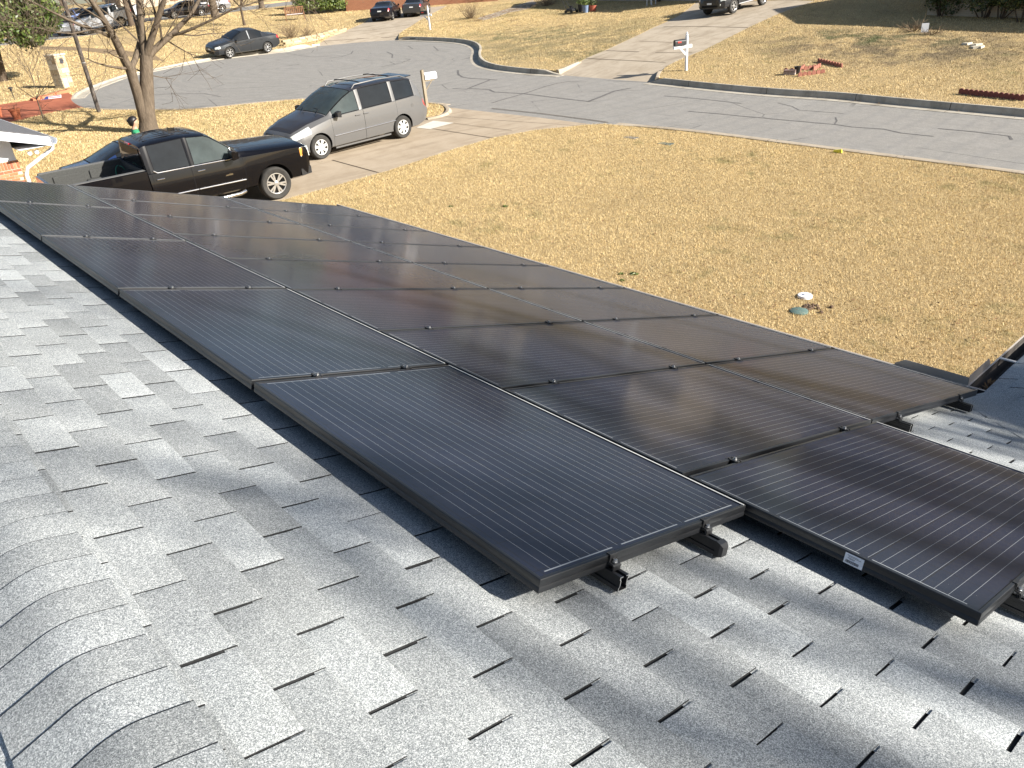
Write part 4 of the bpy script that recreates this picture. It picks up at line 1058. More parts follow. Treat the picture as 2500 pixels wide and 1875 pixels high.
for x in (-.35, -1.45):
    mb = MB(); mb.tube([(x, -.67, 1.79), (x, -.4, 1.815), (x, .4, 1.815), (x, .67, 1.79)], .016, 6); mb.build('roof_bar', MPLAST, van, 40)
mb = MB(); mb.loft([[(-2.04, -.60, 1.705), (-2.04, .60, 1.705), (-2.04, .60, 1.68), (-2.04, -.60, 1.68)], [(-2.34, -.56, 1.72), (-2.34, .56, 1.72), (-2.34, .56, 1.695), (-2.34, -.56, 1.695)]]); mb.build('spoiler', MVANH, van)
for s in (1, -1):
    mb = MB(); mb.tube([(1.02, s*.985, .56), (-.04, s*.992, .575)], .011, 6); mb.tube([(-.055, s*.992, .575), (-1.22, s*.985, .59)], .011, 6); mb.build('side_moulding', MCHROME if s > 0 else MCHROME, van, 40)
    mb = MB(); mb.box(-1.02, 1.02, min(s*.90, s*.94), max(s*.90, s*.94), .20, .245); mb.build('sill_trim', MVAN, van)
mb = MB(); mb.loft([[(2.345, -.55, .68), (2.345, .55, .68), (2.34, .55, .74), (2.34, -.55, .74)], [(2.39, -.50, .67), (2.39, .50, .67), (2.36, .50, .745), (2.36, -.50, .745)]]); gr = mb.build('grille', MPLAST, van)
mb = MB(); mb.lathe([(.055, 0), (.055, .012), (.035, .016)], 16, 'X', (2.392, 0, .705)); mb.build('badge', MCHROME, gr, 40)
mb = MB(); mb.box(2.36, 2.425, -.48, .48, .36, .46); mb.build('lower_intake', MDARK, van)
mb = MB(); mb.tube([(1.30, .55, 1.13), (1.0, .30, 1.235), (.98, .05, 1.255)], .009, 5); mb.tube([(1.30, -.1, 1.16), (1.02, -.45, 1.225), (1.0, -.6, 1.22)], .009, 5); mb.build('wiper', MPLAST, van)
mb = MB(); mb.lathe([(.055, 0), (.055, .006)], 16, 'Y', (-1.95, .962, .92)); mb.build('fuel_flap', MVAN, van, 30)
mb = MB(); mb.box(-2.655, -2.64, -.15, .15, .78, .88); mb.build('number_plate', MPLATE, van)
mb = MB(); mb.tube([(.75, .72, 1.41), (.74, .715, 2.3)], .004, 5); 
mb = MB(); mb.bbox(.50, .58, .30, .40, 1.425, 1.475, .004); mb.build('windshield_sticker', MPLATE, vp['windshield'])
van.scale = (1.015, 1.015, 1.015)
place(van, -20.79, 11.53, -85.5)

# ---- pickup truck
TRK = dict(w=2.04, r=.405, rim=.262, well=.475, tw=.27, tuck=.01, axles=(1.82,), c=dict(
    bot=[(2.84, .52), (2.72, .42), (2.5, .40), (1.2, .42), (-1.13, .42)], top=[(2.84, 1.06), (2.82, 1.19), (2.72, 1.255), (1.6, 1.325), (1.15, 1.35), (1.02, 1.385), (.74, 1.62), (.48, 1.825), (.36, 1.88), (-.2, 1.93), (-.8, 1.92), (-1.05, 1.885), (-1.13, 1.85)],
    sill=[(2.84, .90), (2.74, .96), (2.4, .97), (-1.13, .97)], mid=[(2.84, .95), (2.74, 1.0), (2.4, 1.01), (1.3, 1.015), (-1.13, 1.01)], zmid=[(2.84, .82), (-1.13, .86)],
    belt=[(2.84, .93), (2.74, .98), (2.4, .99), (1.2, .975), (1.0, .955), (-1.13, .95)], zbelt=[(2.84, 1.02), (2.80, 1.12), (2.5, 1.165), (1.2, 1.195), (.9, 1.215), (-1.13, 1.24)],
    roof=[(2.84, .88), (2.76, .91), (1.6, .885), (1.02, .86), (.46, .785), (.2, .775), (-1.05, .775), (-1.13, .775)], zre=[(2.84, 1.04), (2.80, 1.155), (2.6, 1.205), (1.6, 1.265), (1.02, 1.335), (.74, 1.565), (.48, 1.765), (.36, 1.82), (-.2, 1.865), (-1.05, 1.835), (-1.13, 1.80)]),
    st=[.92, .86, -.06, -.16, -.98, -1.04, 1.10, .98, -1.06, .15, 1.16, 2.70],
    reg=[('window1', -.06, .80, (7, 8), True), ('window2', -.98, -.16, (7, 8), True), ('windshield', .36, 1.02, (9, 10, 11), False), ('door1', -.11, 1.10, (1, 2, 3, 4, 5, 6), True), ('door2', -1.06, -.11, (1, 2, 3, 4, 5, 6), True), ('hood', 1.16, 2.70, (9, 10, 11), False)],
    inset={'window1': (.016, 'seam', .008), 'window2': (.016, 'seam', .008), 'windshield': (.03, 'seam', 0), 'door1': (.006, 'seam', 0), 'door2': (.006, 'seam', 0), 'hood': (.006, 'seam', 0)})
MTRK = paint('black_truck_paint', (0.003, 0.003, 0.0042), 0.25, 0.0, coat=.75, dirt=0.004)
trk = thing('pickup_truck', 'black crew cab pickup truck with open bed parked nose to the minivan', 'pickup truck')
tp = split_body(TRK, trk, {'body': MTRK, 'window1': MGLASSL, 'windshield': MGLASSL}, {'window': MGLASS})
add_wheels(trk, dict(TRK, axles=(1.82, -1.82)), 6, 'split', MRIM); mirror_part(trk, .86, .94, 1.27, MTRK, 1.35)
for x in (-.11 + .16, -1.06 + .16): handle(trk, x, .975, 1.10, MCHROME)
# bed: outer sides, rails, inner walls, floor, front wall, tailgate
def bed_section(x, k=1.0): 
    return [(x, 0, .46), (x, .93*k, .46), (x, 1.0*k, .55), (x, 1.012*k, .88), (x, .985*k, 1.22), (x, .975*k, 1.325), (x, .955*k, 1.345), (x, .845*k, 1.345), (x, .835*k, 1.33), (x, .835*k, .80), (x, 0, .80)]
rg = []
for x, k in ((-1.155, 1.0), (-1.5, 1.0), (-2.2, 1.0), (-2.8, .995), (-3.02, .985)):
    s = bed_section(x, k); rg.append(s + [(a, -b, c) for a, b, c in s[-2:0:-1]])
mb = MB(); mb.loft(rg, caps=True); bme = bpy.data.meshes.new('bed'); bme.from_pydata(mb.v, [], mb.f)
for q in (MTRK, MDARK, MBEDL): bme.materials.append(q)
finish(bme); cut = []
for s in (-1, 1):
    c_ = MB(); c_.lathe([(.475, s*.72), (.475, s*1.2)], 28, 'Y', (-1.82, 0, .42)); cm = bpy.data.meshes.new('c'); cm.from_pydata(c_.v, [], c_.f)
    for q in (MTRK, MDARK, MBEDL): cm.materials.append(q)
    cm.polygons.foreach_set('material_index', [1] * len(cm.polygons)); finish(cm); cut.append(cm)
bme = bool_cut(bme, cut)
for p in bme.polygons:
    c0 = p.center
    if abs(c0.y) < .956 and c0.z > .79 and p.material_index == 0: p.material_index = 2
finish(bme, 30, False); bed = obj('bed', bme, trk)
mb = MB(); mb.box(-1.20, -1.158, -.834, .834, .801, 1.33); mb.build('bed_front_wall', MBEDL, bed)
mb = MB(); mb.loft([[(-3.02, -.84, .62), (-3.02, .84, .62), (-3.02, .84, 1.34), (-3.02, -.84, 1.34)], [(-3.07, -.83, .62), (-3.07, .83, .62), (-3.075, .83, 1.33), (-3.075, -.83, 1.33)]]); mb.build('tailgate', MTRK, bed)
for s in (1, -1):
    mb = MB()
    for a, b in ((-1.35, -1.95), (-2.10, -2.75)): mb.bbox(b, a, min(s*.80, s*.835), max(s*.80, s*.835), .95, 1.24, .012)
    mb.bbox(-2.10, -1.55, min(s*.58, s*.834), max(s*.58, s*.834), .80, 1.06, .05); mb.build('bed_liner_panel', MBEDL, bed)
    mb = MB(); mb.box(-3.0, -1.19, min(s*.845, s*.97), max(s*.845, s*.97), 1.346, 1.358); mb.build('rail_cap', M_simple('rail_cap_plastic', (.11, .11, .108), .7, var=.1), bed)
mb = MB(); mb.tube([(-1.32 - .2*math.sin(a)*.6, .62 + .05*math.cos(a*1.7), 1.0 + .25*math.cos(a)) for a in np.linspace(0, 6.2, 18)], .012, 5); mb.build('hose', M_simple('green_hose', (0.04, 0.20, 0.13), .5), bed)
mb = MB(); mb.bbox(-1.42, -1.22, -.55, .1, .80, 1.24, .02); mb.build('tool_box', MDARK, bed)
# rear glass, third brake light
mb = MB(); mb.loft([[(-1.135, -.66, 1.33), (-1.135, .66, 1.33), (-1.09, .66, 1.78), (-1.09, -.66, 1.78)], [(-1.150, -.66, 1.33), (-1.150, .66, 1.33), (-1.142, .66, 1.78), (-1.142, -.66, 1.78)]]); mb.build('rear_window', MGLASS, trk)
mb = MB(); mb.bbox(-1.165, -1.13, -.16, .16, 1.81, 1.845, .006); mb.build('brake_light', MREDL, trk)
for i in range(6):
    y = -.50 + .2 * i; mb = MB(); mb.tube([(.15, y, 1.886 + .018 * (1 - abs(y))), (-.4, y, 1.917 + .012*(1 - abs(y))), (-.95, y, 1.888 + .014*(1-abs(y)))], [.006, .010, .006], 6); mb.build('roof_rib', MTRK, trk, 50)
mb = MB(); mb.loft([[(-.02, -.03, 1.91), (-.02, .03, 1.91), (-.02, .02, 1.96), (-.02, -.02, 1.96)], [(-.18, -.02, 1.915), (-.18, .02, 1.915), (-.18, .008, 2.02), (-.18, -.008, 2.02)]]); mb.build('antenna_fin', MTRK, trk)
for s in (1, -1):
    mb = MB(); mb.tube([(.80, s*.952, 1.213), (-.06, s*.948, 1.228), (-.92, s*.945, 1.24), (-1.0, s*.935, 1.30)], .013, 6); mb.build('belt_trim', MCHROME, trk, 40)
    mb = MB(); mb.tube([(1.06, s*1.022, .68), (-.10, s*1.022, .70)], .016, 6); mb.tube([(-.12, s*1.022, .70), (-1.04, s*1.02, .715)], .016, 6); mb.build('side_moulding', MCHROME, trk, 40)
    mb = MB(); mb.tube([(1.0, s*.98, .40), (.85, s*1.04, .38), (-.95, s*1.04, .38), (-1.05, s*.98, .40)], .042, 10); mb.build('running_board', MCHROME, trk, 40)
    mb = MB(); mb.loft([[(2.60, s*.95, .93), (2.60, s*1.012, .93), (2.60, s*.995, 1.15), (2.60, s*.93, 1.15)], [(2.875, s*.66, .90), (2.87, s*.93, .90), (2.85, s*.92, 1.14), (2.86, s*.66, 1.14)]]); hl = mb.build('headlight', MLAMP, trk)
    mb = MB(); mb.loft([[(2.585, s*.975, .95), (2.585, s*1.02, .95), (2.585, s*1.0, 1.13), (2.585, s*.95, 1.13)], [(2.74, s*.88, .95), (2.735, s*.985, .95), (2.72, s*.975, 1.13), (2.73, s*.88, 1.13)]]); mb.build('indicator', MAMBER, hl)
    mb = MB(); mb.loft([[(2.55, s*.93, .45), (2.55, s*1.0, .45), (2.55, s*1.0, .62), (2.55, s*.93, .62)], [(2.86, s*.70, .46), (2.86, s*.93, .46), (2.86, s*.93, .64), (2.86, s*.70, .64)]]); mb.build('bumper_end', MPLAST, trk)
    mb = MB()
    pr = [(0, 0), (.19, 0), (.19, .018), (.172, .03), (.16, .018), (.14, .04), (.118, .022), (.10, .036), (.082, .018), (.062, .030), (.048, .016), (.02, .022)]
    mb.prism([(.58 + a, .86 + b * 1.25) for a, b in pr] if s < 0 else [(.58 + .19 - a, .86 + b * 1.25) for a, b in pr], s*1.016, s*1.021, ax='Y'); tag(mb.build('badge', MCHROME, trk), 'chrome mountain-shaped door badge')
    mb = MB(); mb.loft([[(-3.02, s*.86, .95), (-3.02, s*.99, .95), (-3.02, s*.975, 1.30), (-3.02, s*.86, 1.30)], [(-3.06, s*.86, .95), (-3.06, s*.975, .95), (-3.06, s*.96, 1.30), (-3.06, s*.86, 1.30)]]); mb.build('taillight', MREDL, trk)
mb = MB(); mb.bbox(2.80, 2.872, -.65, .65, .72, 1.15, .02); mb.build('grille', MPLAST, trk)
for z in (.82, .95, 1.08):
    mb = MB(); mb.box(2.874, 2.884, -.62, .62, z - .012, z + .012); mb.build('grille_bar', MCHROME, trk)
mb = MB(); mb.loft([[(2.70, -.97, .50), (2.70, .97, .50), (2.70, .97, .72), (2.70, -.97, .72)], [(2.90, -.72, .52), (2.90, .72, .52), (2.90, .72, .70), (2.90, -.72, .70)]]); mb.build('front_bumper', MTRK, trk)
mb = MB(); mb.loft([[(-3.05, -.95, .50), (-3.05, .95, .50), (-3.05, .95, .68), (-3.05, -.95, .68)], [(-3.20, -.90, .50), (-3.20, .90, .50), (-3.20, .90, .66), (-3.20, -.90, .66)]]); mb.build('rear_bumper', MCHROME, trk)
mb = MB(); mb.box(-2.9, 2.4, -.45, .45, .38, .62); mb.build('chassis', MDARK, trk)
mb = MB(); mb.tube([(1.06, -.5, 1.345), (.86, -.15, 1.47), (.84, .05, 1.485)], .01, 5); mb.tube([(1.06, .15, 1.36), (.88, .55, 1.45), (.87, .66, 1.44)], .01, 5); mb.build('wiper', MPLAST, trk)
trk.scale = (.97, .97, .97)
place(trk, -17.90, 5.47, 88.5)

# ---- generic saloon / coupe / SUV shells
def saloon_spec(kind='saloon', L=1.0):
    suv = kind == 'suv'; cp = kind == 'coupe'
    h = .30 if suv else 0.0; g = .10 if suv else 0.0
    if suv:
        top = [(2.30, .85), (2.24, 1.00), (2.0, 1.08), (1.2, 1.14), (1.0, 1.20), (.62, 1.48), (.25, 1.70), (-.2, 1.77), (-1.5, 1.75), (-2.05, 1.68), (-2.2, 1.30), (-2.3, .95)]
        zre = [(2.30, .83), (2.24, .97), (2.0, 1.04), (1.2, 1.11), (1.0, 1.17), (.62, 1.43), (.25, 1.64), (-.2, 1.70), (-1.5, 1.69), (-2.05, 1.62), (-2.2, 1.27), (-2.3, .93)]
        zb = [(2.30, .80), (2.2, .92), (1.0, 1.06), (-1.9, 1.14), (-2.2, 1.05), (-2.3, .90)]; bot = [(2.30, .42), (2.2, .36), (-2.1, .36), (-2.3, .46)]
        wr0, wr1 = (.25, -2.05); wins = [('window1', -.06, .85, (7, 8), True), ('window2', -.95, -.14, (7, 8), True), ('window3', -1.95, -1.08, (7, 8), True)]
    else:
        zt = 1.36 if cp else 1.45
        top = [(2.16, .60), (2.10, .72), (1.85, .82), (1.3, .92), (.98, .985), (.60, 1.22), (.22, zt - .07), (-.25, zt), (-.75, zt - .04), (-1.15, zt - .20), (-1.55, 1.06), (-1.80, 1.03), (-2.12, .99), (-2.22, .80)]
        zre = [(2.16, .58), (2.10, .695), (1.85, .785), (1.3, .885), (.98, .955), (.60, 1.18), (.22, zt - .125), (-.25, zt - .06), (-.75, zt - .10), (-1.15, zt - .25), (-1.55, 1.03), (-1.80, 1.0), (-2.12, .965), (-2.22, .79)]
        zb = [(2.16, .56), (2.05, .66), (1.0, .87), (-1.2, .95), (-1.9, .95), (-2.12, .93), (-2.22, .77)]; bot = [(2.16, .30), (2.05, .21), (-1.9, .22), (-2.22, .36)]
        wr0, wr1 = (.22, -1.55); wins = [('window1', -.10, .82, (7, 8), True), ('window2', -1.02, -.20, (7, 8), True)]
    S = dict(w=1.74 + (.12 if suv else 0), r=.37 if suv else .312, rim=.235 if suv else .215, well=.42 if suv else .352, tw=.21, tuck=.015, axles=(1.36, -1.36) if suv else (1.285, -1.285))
    W = S['w'] / 2
    x0 = top[0][0]; x1 = top[-1][0]
    S['c'] = dict(bot=bot, top=top, zre=zre, zbelt=zb, sill=[(x0, W*.66), (x0 - .2, W*.90), (x0 - .6, W*.95), (x1 + .6, W*.95), (x1, W*.82)], mid=[(x0, W*.70), (x0 - .2, W*.94), (x0 - .6, W), (x1 + .6, W), (x1 + .1, W*.93), (x1, W*.86)], zmid=[(x0, .46 + g), (.5, .58 + g), (x1, .66 + g)],
                  belt=[(x0, W*.62), (x0 - .2, W*.86), (x0 - .6, W*.93), (.9, W*.955), (-1.2, W*.955), (x1 + .2, W*.88), (x1, W*.80)], roof=[(x0, W*.48), (x0 - .3, W*.74), (1.0, W*.80), (.25, W*.68), (-.75, W*.66), (wr1 + .2 if not suv else -2.0, W*.68), (wr1 if not suv else -2.15, W*.78), (x1, W*.74)])
    S['st'] = [w[1] for w in wins] + [w[2] for w in wins] + [.98, 1.02, -.15, -1.12, x0 - .35, x1 + .22, 1.04]
    dw = [('door1', -.15, .95, (1, 2, 3, 4, 5, 6), True), ('door2', -1.06 if not cp else -.15, -.15, (1, 2, 3, 4, 5, 6), True)]
    S['reg'] = wins + [('windshield', wr0, .98 if not suv else 1.0, (9, 10, 11), False), ('rear_window', (-1.55 if not suv else -2.2), (-.75 if not suv else -2.05), (9, 10, 11), False), ('headlight', x0 - .40, x0 - .06, (5, 6), True), ('taillight', x1, x1 + .20, (5, 6), True)] + dw + [('hood', 1.04, x0 - .12, (9, 10, 11), False)]
    S['inset'] = {k: (.016, 'seam', .006) for k in ('window1', 'window2', 'window3')}; S['inset'].update({'windshield': (.03, 'seam', 0), 'rear_window': (.03, 'seam', 0), 'door1': (.006, 'seam', 0), 'door2': (.006, 'seam', 0), 'hood': (.006, 'seam', 0)})
    return S
def saloon(name, label, cat, kind, pm, nsp=5, style='thin', rim=MRIM, glass=MGLASS, group=None):
    S = saloon_spec(kind); root = thing(name, label, cat, group=group)
    P = split_body(S, root, {'body': pm}, {'window': glass, 'windshield': glass, 'rear_window': glass, 'headlight': MLAMP, 'taillight': MREDL})
    add_wheels(root, S, nsp, style, rim); suv = kind == 'suv'
    mirror_part(root, .74, S['w'] / 2 - .05, (1.08 if suv else .93), pm, .85)
    z = 1.0 if suv else .84
    for x in ((0.0, -.92) if kind != 'coupe' else (0.0,)): handle(root, x, S['w'] / 2 - .025, z, pm)
    x0 = S['c']['top'][0][0]; x1 = S['c']['top'][-1][0]; b = .14 if suv else 0
    mb = MB(); mb.bbox(x0 - .06, x0 + .015, -.40, .40, .50 + b, .60 + b * 1.6, .01); mb.build('grille', MPLAST, root)
    mb = MB(); mb.bbox(x0 - .10, x0 + .008, -.52, .52, .31 + b, .42 + b, .01); mb.build('lower_intake', MDARK, root)
    for x, s in ((x0 + .016, 1), (x1 - .012, -1)):
        mb = MB(); zz = (.46 + b) if s > 0 else (.72 + b); mb.box(x - .006, x + .006, -.15, .15, zz, zz + .085); mb.build('number_plate', MPLATE, root)
    if suv:
        for s in (1, -1):
            mb = MB(); mb.tube([(.95, s*.93, .42), (-.95, s*.93, .42)], .03, 8); mb.build('running_board', MRIM, root, 40)
            mb = MB(); mb.lathe([(.05, 0), (.05, .02)], 14, 'X', (x0 - .03, s*.66, .56)); mb.build('fog_lamp', MLAMP, root, 30)
            mb = MB(); mb.tube([(.1, s*.62, 1.69), (-.1, s*.62, 1.80), (-1.5, s*.62, 1.79), (-1.7, s*.62, 1.70)], .018, 6); mb.build('roof_rail', MPLAST, root, 40)
    return root, P
MSED = paint('graphite_paint', (0.034, 0.038, 0.043), 0.32, 0.4, dirt=.06); MSED2 = paint('grey_saloon_paint', (0.050, 0.050, 0.052), 0.34, 0.4, dirt=.08)
MBLK = paint('black_coupe_paint', (0.008, 0.008, 0.012), 0.28, 0.1, dirt=.03); MSUV = paint('dark_suv_paint', (0.022, 0.024, 0.028), 0.42, 0.2, dirt=.08)
MNAVY = paint('navy_paint', (0.018, 0.040, 0.120), 0.25, 0.3, dirt=.02); MWHT = paint('white_paint', (0.62, 0.63, 0.64), 0.35, 0.0, dirt=.06); MSILV = paint('silver_paint', (0.36, 0.37, 0.39), 0.33, 0.5, dirt=.06)
MBLUE = paint('mid_blue_paint', (0.05, 0.085, 0.20), 0.3, 0.3)
sed, _ = saloon('saloon_car', 'dark graphite saloon car parked along the kerb of the turning circle', 'car', 'saloon', MSED, 7, 'thin')
place(sed, -49.48, 21.52, -88.0)
blu, _ = saloon('saloon_car', 'dark navy saloon car tucked behind the black pickup truck', 'car', 'saloon', MNAVY, 5)
place(blu, -20.2, 5.55, 87.5)
# ------------------------------------------------------------------ trees and plants
def mat_bark(name, a, b):
    k = NT(name); g = k.geo().outputs['Position']; n = k.noise(k.mapping(g, (6, 6, 1.6)), 2.2, 8, 0.7); n2 = k.noise(g, 1.4, 4)
    c = k.mix(n2, k.ramp(n, [(0.32, tuple(x * .45 for x in a)), (0.5, a), (0.7, b)]), a); k.bump(n, 0.8, 0.03); k.set(c, 0.95, spec=0.1); return k.m
MBARK = mat_bark('grey_brown_bark', (0.125, 0.098, 0.072), (0.235, 0.192, 0.145)); MBARKD = mat_bark('dark_bark', (0.10, 0.075, 0.055), (0.20, 0.155, 0.11))
MPOLE = mat_bark('weathered_pole', (0.09, 0.075, 0.065), (0.26, 0.235, 0.21))
def mat_leaf(name, a, b, c):
    k = NT(name); r = k.geo().outputs['Random Per Island']
    k.set(k.ramp(r, [(0.0, a), (0.55, b), (1.0, c)]), 0.42, spec=0.5); return k.m
MMAG = mat_leaf('glossy_evergreen_leaf', (0.035, 0.060, 0.012), (0.075, 0.12, 0.025), (0.17, 0.20, 0.05))
MHEDGE = mat_leaf('hedge_leaf', (0.05, 0.085, 0.015), (0.105, 0.15, 0.03), (0.20, 0.24, 0.06))
MSHRUB = mat_leaf('dark_shrub_leaf', (0.02, 0.035, 0.010), (0.05, 0.075, 0.02), (0.14, 0.15, 0.045))
MTWIG = M_simple('dry_twig', (0.21, 0.155, 0.10), 0.95, spec=0.1, var=0.3)

def grow(mb, p, d, L, r, depth, R, curl=0.22, nseg=5, kids=(3, 5), up=0.08, minr=0.0035, sides=5, spread=(0.45, 0.95), ratio=0.62):
    p = Vector(p); d = Vector(d).normalized(); pts = [p.copy()]; rad = [r]; q = p.copy(); dd = d.copy()
    for i in range(nseg):
        dd = (dd + Vector((R.gauss(0, curl), R.gauss(0, curl), R.gauss(0, curl) + up)) * 0.55).normalized()
        q = q + dd * (L / nseg); pts.append(q.copy()); rad.append(max(minr, r * (1 - 0.72 * (i + 1) / nseg)))
    mb.tube(pts, rad, sides if depth > 1 else max(3, sides - 2), caps=False)
    if depth <= 0: return
    for _ in range(R.randint(*kids)):
        t = R.uniform(0.22, 1.0); i = min(nseg - 1, int(t * nseg)); base = pts[i].lerp(pts[i + 1], t * nseg - i) if i < nseg else pts[-1]
        ax = (pts[i + 1] - pts[i]).normalized(); o = ax.orthogonal().normalized(); o.rotate(Matrix.Rotation(R.uniform(0, 6.283), 3, ax))
        a = R.uniform(*spread); nd = ax * math.cos(a) + o * math.sin(a)
        grow(mb, base, nd, L * ratio * R.uniform(0.7, 1.15), max(minr, rad[i] * R.uniform(0.42, 0.68)), depth - 1, R, curl, max(3, nseg - 1), kids, up, minr, max(3, sides - 1), spread, ratio)
def bare_tree(name, label, base, limbs, trunk, seed, mat=MBARK, depth=3, group=None, minr=0.0045, dens=0.62):
    """base world xyz; trunk = [(pts, radii)...]; limbs = list of (pts, radii) in world space that carry twigs"""
    root = thing(name, label, 'tree', tuple(base), group=group); off = Vector(base); R = random.Random(seed)
    mb = MB()
    for pts, rad in trunk: mb.tube([Vector(p) - off for p in pts], rad, 14, caps=True)
    mb.build('trunk', mat, root, 60)
    mb = MB()
    for pts, rad in limbs:
        P = [Vector(p) - off for p in pts]; mb.tube(P, rad, 9, caps=False)
        for i in range(len(P) - 1):
            ax = (P[i + 1] - P[i]); L = ax.length; ax.normalize()
            for _ in range(max(1, int(L / 0.27))):
                t = R.random(); b = P[i].lerp(P[i + 1], t); o = ax.orthogonal().normalized(); o.rotate(Matrix.Rotation(R.uniform(0, 6.283), 3, ax)); a = R.uniform(0.5, 1.15)
                r0 = (rad[i] * (1 - t) + rad[i + 1] * t)
                if R.random() < dens: grow(mb, b, ax * math.cos(a) + o * math.sin(a), R.uniform(0.8, 2.0) * min(1.6, 0.5 + r0 * 9), r0 * R.uniform(0.22, 0.42), depth - 1, R, minr=minr)
        e = P[-1]; ax = (P[-1] - P[-2]).normalized()
        for _ in range(3 if dens > .3 else 1): grow(mb, e, ax + Vector((R.gauss(0, .35), R.gauss(0, .35), R.gauss(0, .25))), R.uniform(1.6, 2.8), rad[-1] * .8, depth, R, minr=minr)
    mb.build('crown', mat, root, 60); return root

# the large bare tree beside the driveway, limbs placed from the photograph in the vertical plane through its foot
TB = gp(362, 322); vd = np.array([CAM_F[0], CAM_F[1], 0.0]); 
tb_dir = TB - CAM_LOC; tb_dir[2] = 0; tb_dir /= np.linalg.norm(tb_dir)
def tree_pt(x, y, back=0.0, foot=TB):
    """crop pixel (photo pixel * 3.16) -> point at the tree's distance, pushed back by metres"""
    d = ray(x / 3.16, y / 3.16); t = ((foot - CAM_LOC) @ tb_dir + back) / (d @ tb_dir); return CAM_LOC + d * t
T = lambda L, b0=0.0, b1=0.0: [tree_pt(x, y, b0 + (b1 - b0) * i / max(1, len(L) - 1)) for i, (x, y) in enumerate(L)]
trunks = [(T([(1150, 1050), (1148, 985), (1135, 880), (1132, 700), (1130, 560), (1128, 430)]), [.40, .33, .265, .235, .215, .205]),
          (T([(1150, 1010), (1105, 870), (1065, 740), (1030, 620), (1005, 530)], 0, -.25), [.27, .20, .165, .165, .170])]
limbs = [(T([(1005, 540), (960, 460), (915, 360), (880, 290), (830, 200), (770, 100), (700, 0), (610, -130)], -.25, -1.3), [.155, .14, .13, .12, .105, .085, .07, .045]),
         (T([(1005, 530), (1040, 470), (1065, 390), (1080, 300), (1050, 160), (1000, 20), (950, -150)], -.2, .9), [.10, .10, .10, .075, .06, .05, .03]),
         (T([(1140, 440), (1190, 385), (1260, 320), (1330, 262), (1395, 190), (1470, 120), (1530, 10), (1600, -120)], 0, .8), [.125, .115, .105, .095, .085, .07, .055, .035]),
         (T([(1330, 268), (1400, 255), (1500, 215), (1640, 150), (1800, 70), (2000, 10)], .3, -.8), [.06, .055, .045, .04, .03, .018]),
         (T([(1125, 440), (1105, 330), (1090, 200), (1075, 60), (1070, -120)], 0, .2), [.15, .125, .11, .10, .08]),
         (T([(1128, 430), (1165, 310), (1205, 190), (1245, 60), (1300, -90)], 0, -.7), [.135, .115, .10, .085, .06]),
         (T([(880, 300), (780, 250), (650, 205), (520, 150), (380, 80), (240, 10), (60, -60)], -.6, -2.0), [.06, .052, .045, .04, .032, .024, .015]),
         (T([(830, 210), (700, 230), (560, 260), (430, 250)], -.8, -1.5), [.035, .03, .022, .014])]
bare_tree('bare_tree', 'large leafless forked tree on the dry lawn behind the pickup truck', TB - np.array([0, 0, .05]), limbs, trunks, 21, depth=3, minr=0.005, dens=.95)

def simple_bare(label, base, H, seed, mat=MBARK, r=.22, group=None, lean=(0, 0), depth=4, name='bare_tree', minr=.012, up=.12):
    R = random.Random(seed); b = Vector(base); tr = []
    top = b + Vector((lean[0], lean[1], H * .32)); pts = [b - Vector((0, 0, .15)), b + Vector((0, 0, .3)), b.lerp(top, .6), top]
    limbs = []
    for k in range(R.randint(4, 6)):
        a = 6.283 * k / 5 + R.uniform(-.4, .4); e = top + Vector((math.cos(a) * H * .26, math.sin(a) * H * .26, H * R.uniform(.3, .5)))
        mid = top.lerp(e, .5) + Vector((math.cos(a) * .3, math.sin(a) * .3, -.1)); limbs.append(([top - Vector((0, 0, R.uniform(0, .4))), mid, e], [r * .55, r * .36, r * .2]))
    return bare_tree(name, label, b, limbs, [(pts, [r * 1.4, r * 1.05, r * .9, r * .75])], seed, mat, depth, group, minr)

def leaf_cloud(centres, n, leaf, R, shape=0.55):
    """n leaves spread in clumps around centres [(p, radius)]"""
    C = np.array([c for c, _ in centres]); Rad = np.array([r for _, r in centres]); rg = np.random.default_rng(R)
    idx = rg.choice(len(C), n, p=Rad**2 / (Rad**2).sum()); v = rg.normal(size=(n, 3)); v /= np.linalg.norm(v, axis=1)[:, None]
    rr = Rad[idx] * (rg.random(n) ** (1 / 3 * shape) ) * rg.uniform(.82, 1.1, n); P = C[idx] + v * rr[:, None] * np.array([1, 1, .85])
    a = rg.normal(size=(n, 3)) * .6 + v; a /= np.linalg.norm(a, axis=1)[:, None]; t = np.cross(a, rg.normal(size=(n, 3))); t /= np.linalg.norm(t, axis=1)[:, None] + 1e-9; b = np.cross(a, t)
    l = leaf[0] * rg.uniform(.6, 1.25, n)[:, None]; w = leaf[1] * rg.uniform(.7, 1.2, n)[:, None]
    V = np.stack([P - t * l, P + b * w - a * w * .3, P + t * l, P - b * w - a * w * .3], 1).reshape(-1, 3); F = np.arange(4 * n).reshape(n, 4); return V, F
def bush(name, label, cat, base, centres, n, leaf, mat, seed, stem_r=.03, group=None, stems=None):
    root = thing(name, label, cat, tuple(base), group=group); b = np.array(base)
    V, F = leaf_cloud([(np.array(c) - b, r) for c, r in centres], n, leaf, seed); obj('foliage', npmesh('foliage', V, F, mat), root)
    R = random.Random(seed); mb = MB()
    for c, r in (stems or centres[:6]):
        c = Vector(c) - Vector(b); mb.tube([(c.x * .15, c.y * .15, -.05), (c.x * .5, c.y * .5, c.z * .45), tuple(c)], [stem_r, stem_r * .8, stem_r * .4], 6)
    mb.build('stem', MBARKD, root, 60); return root
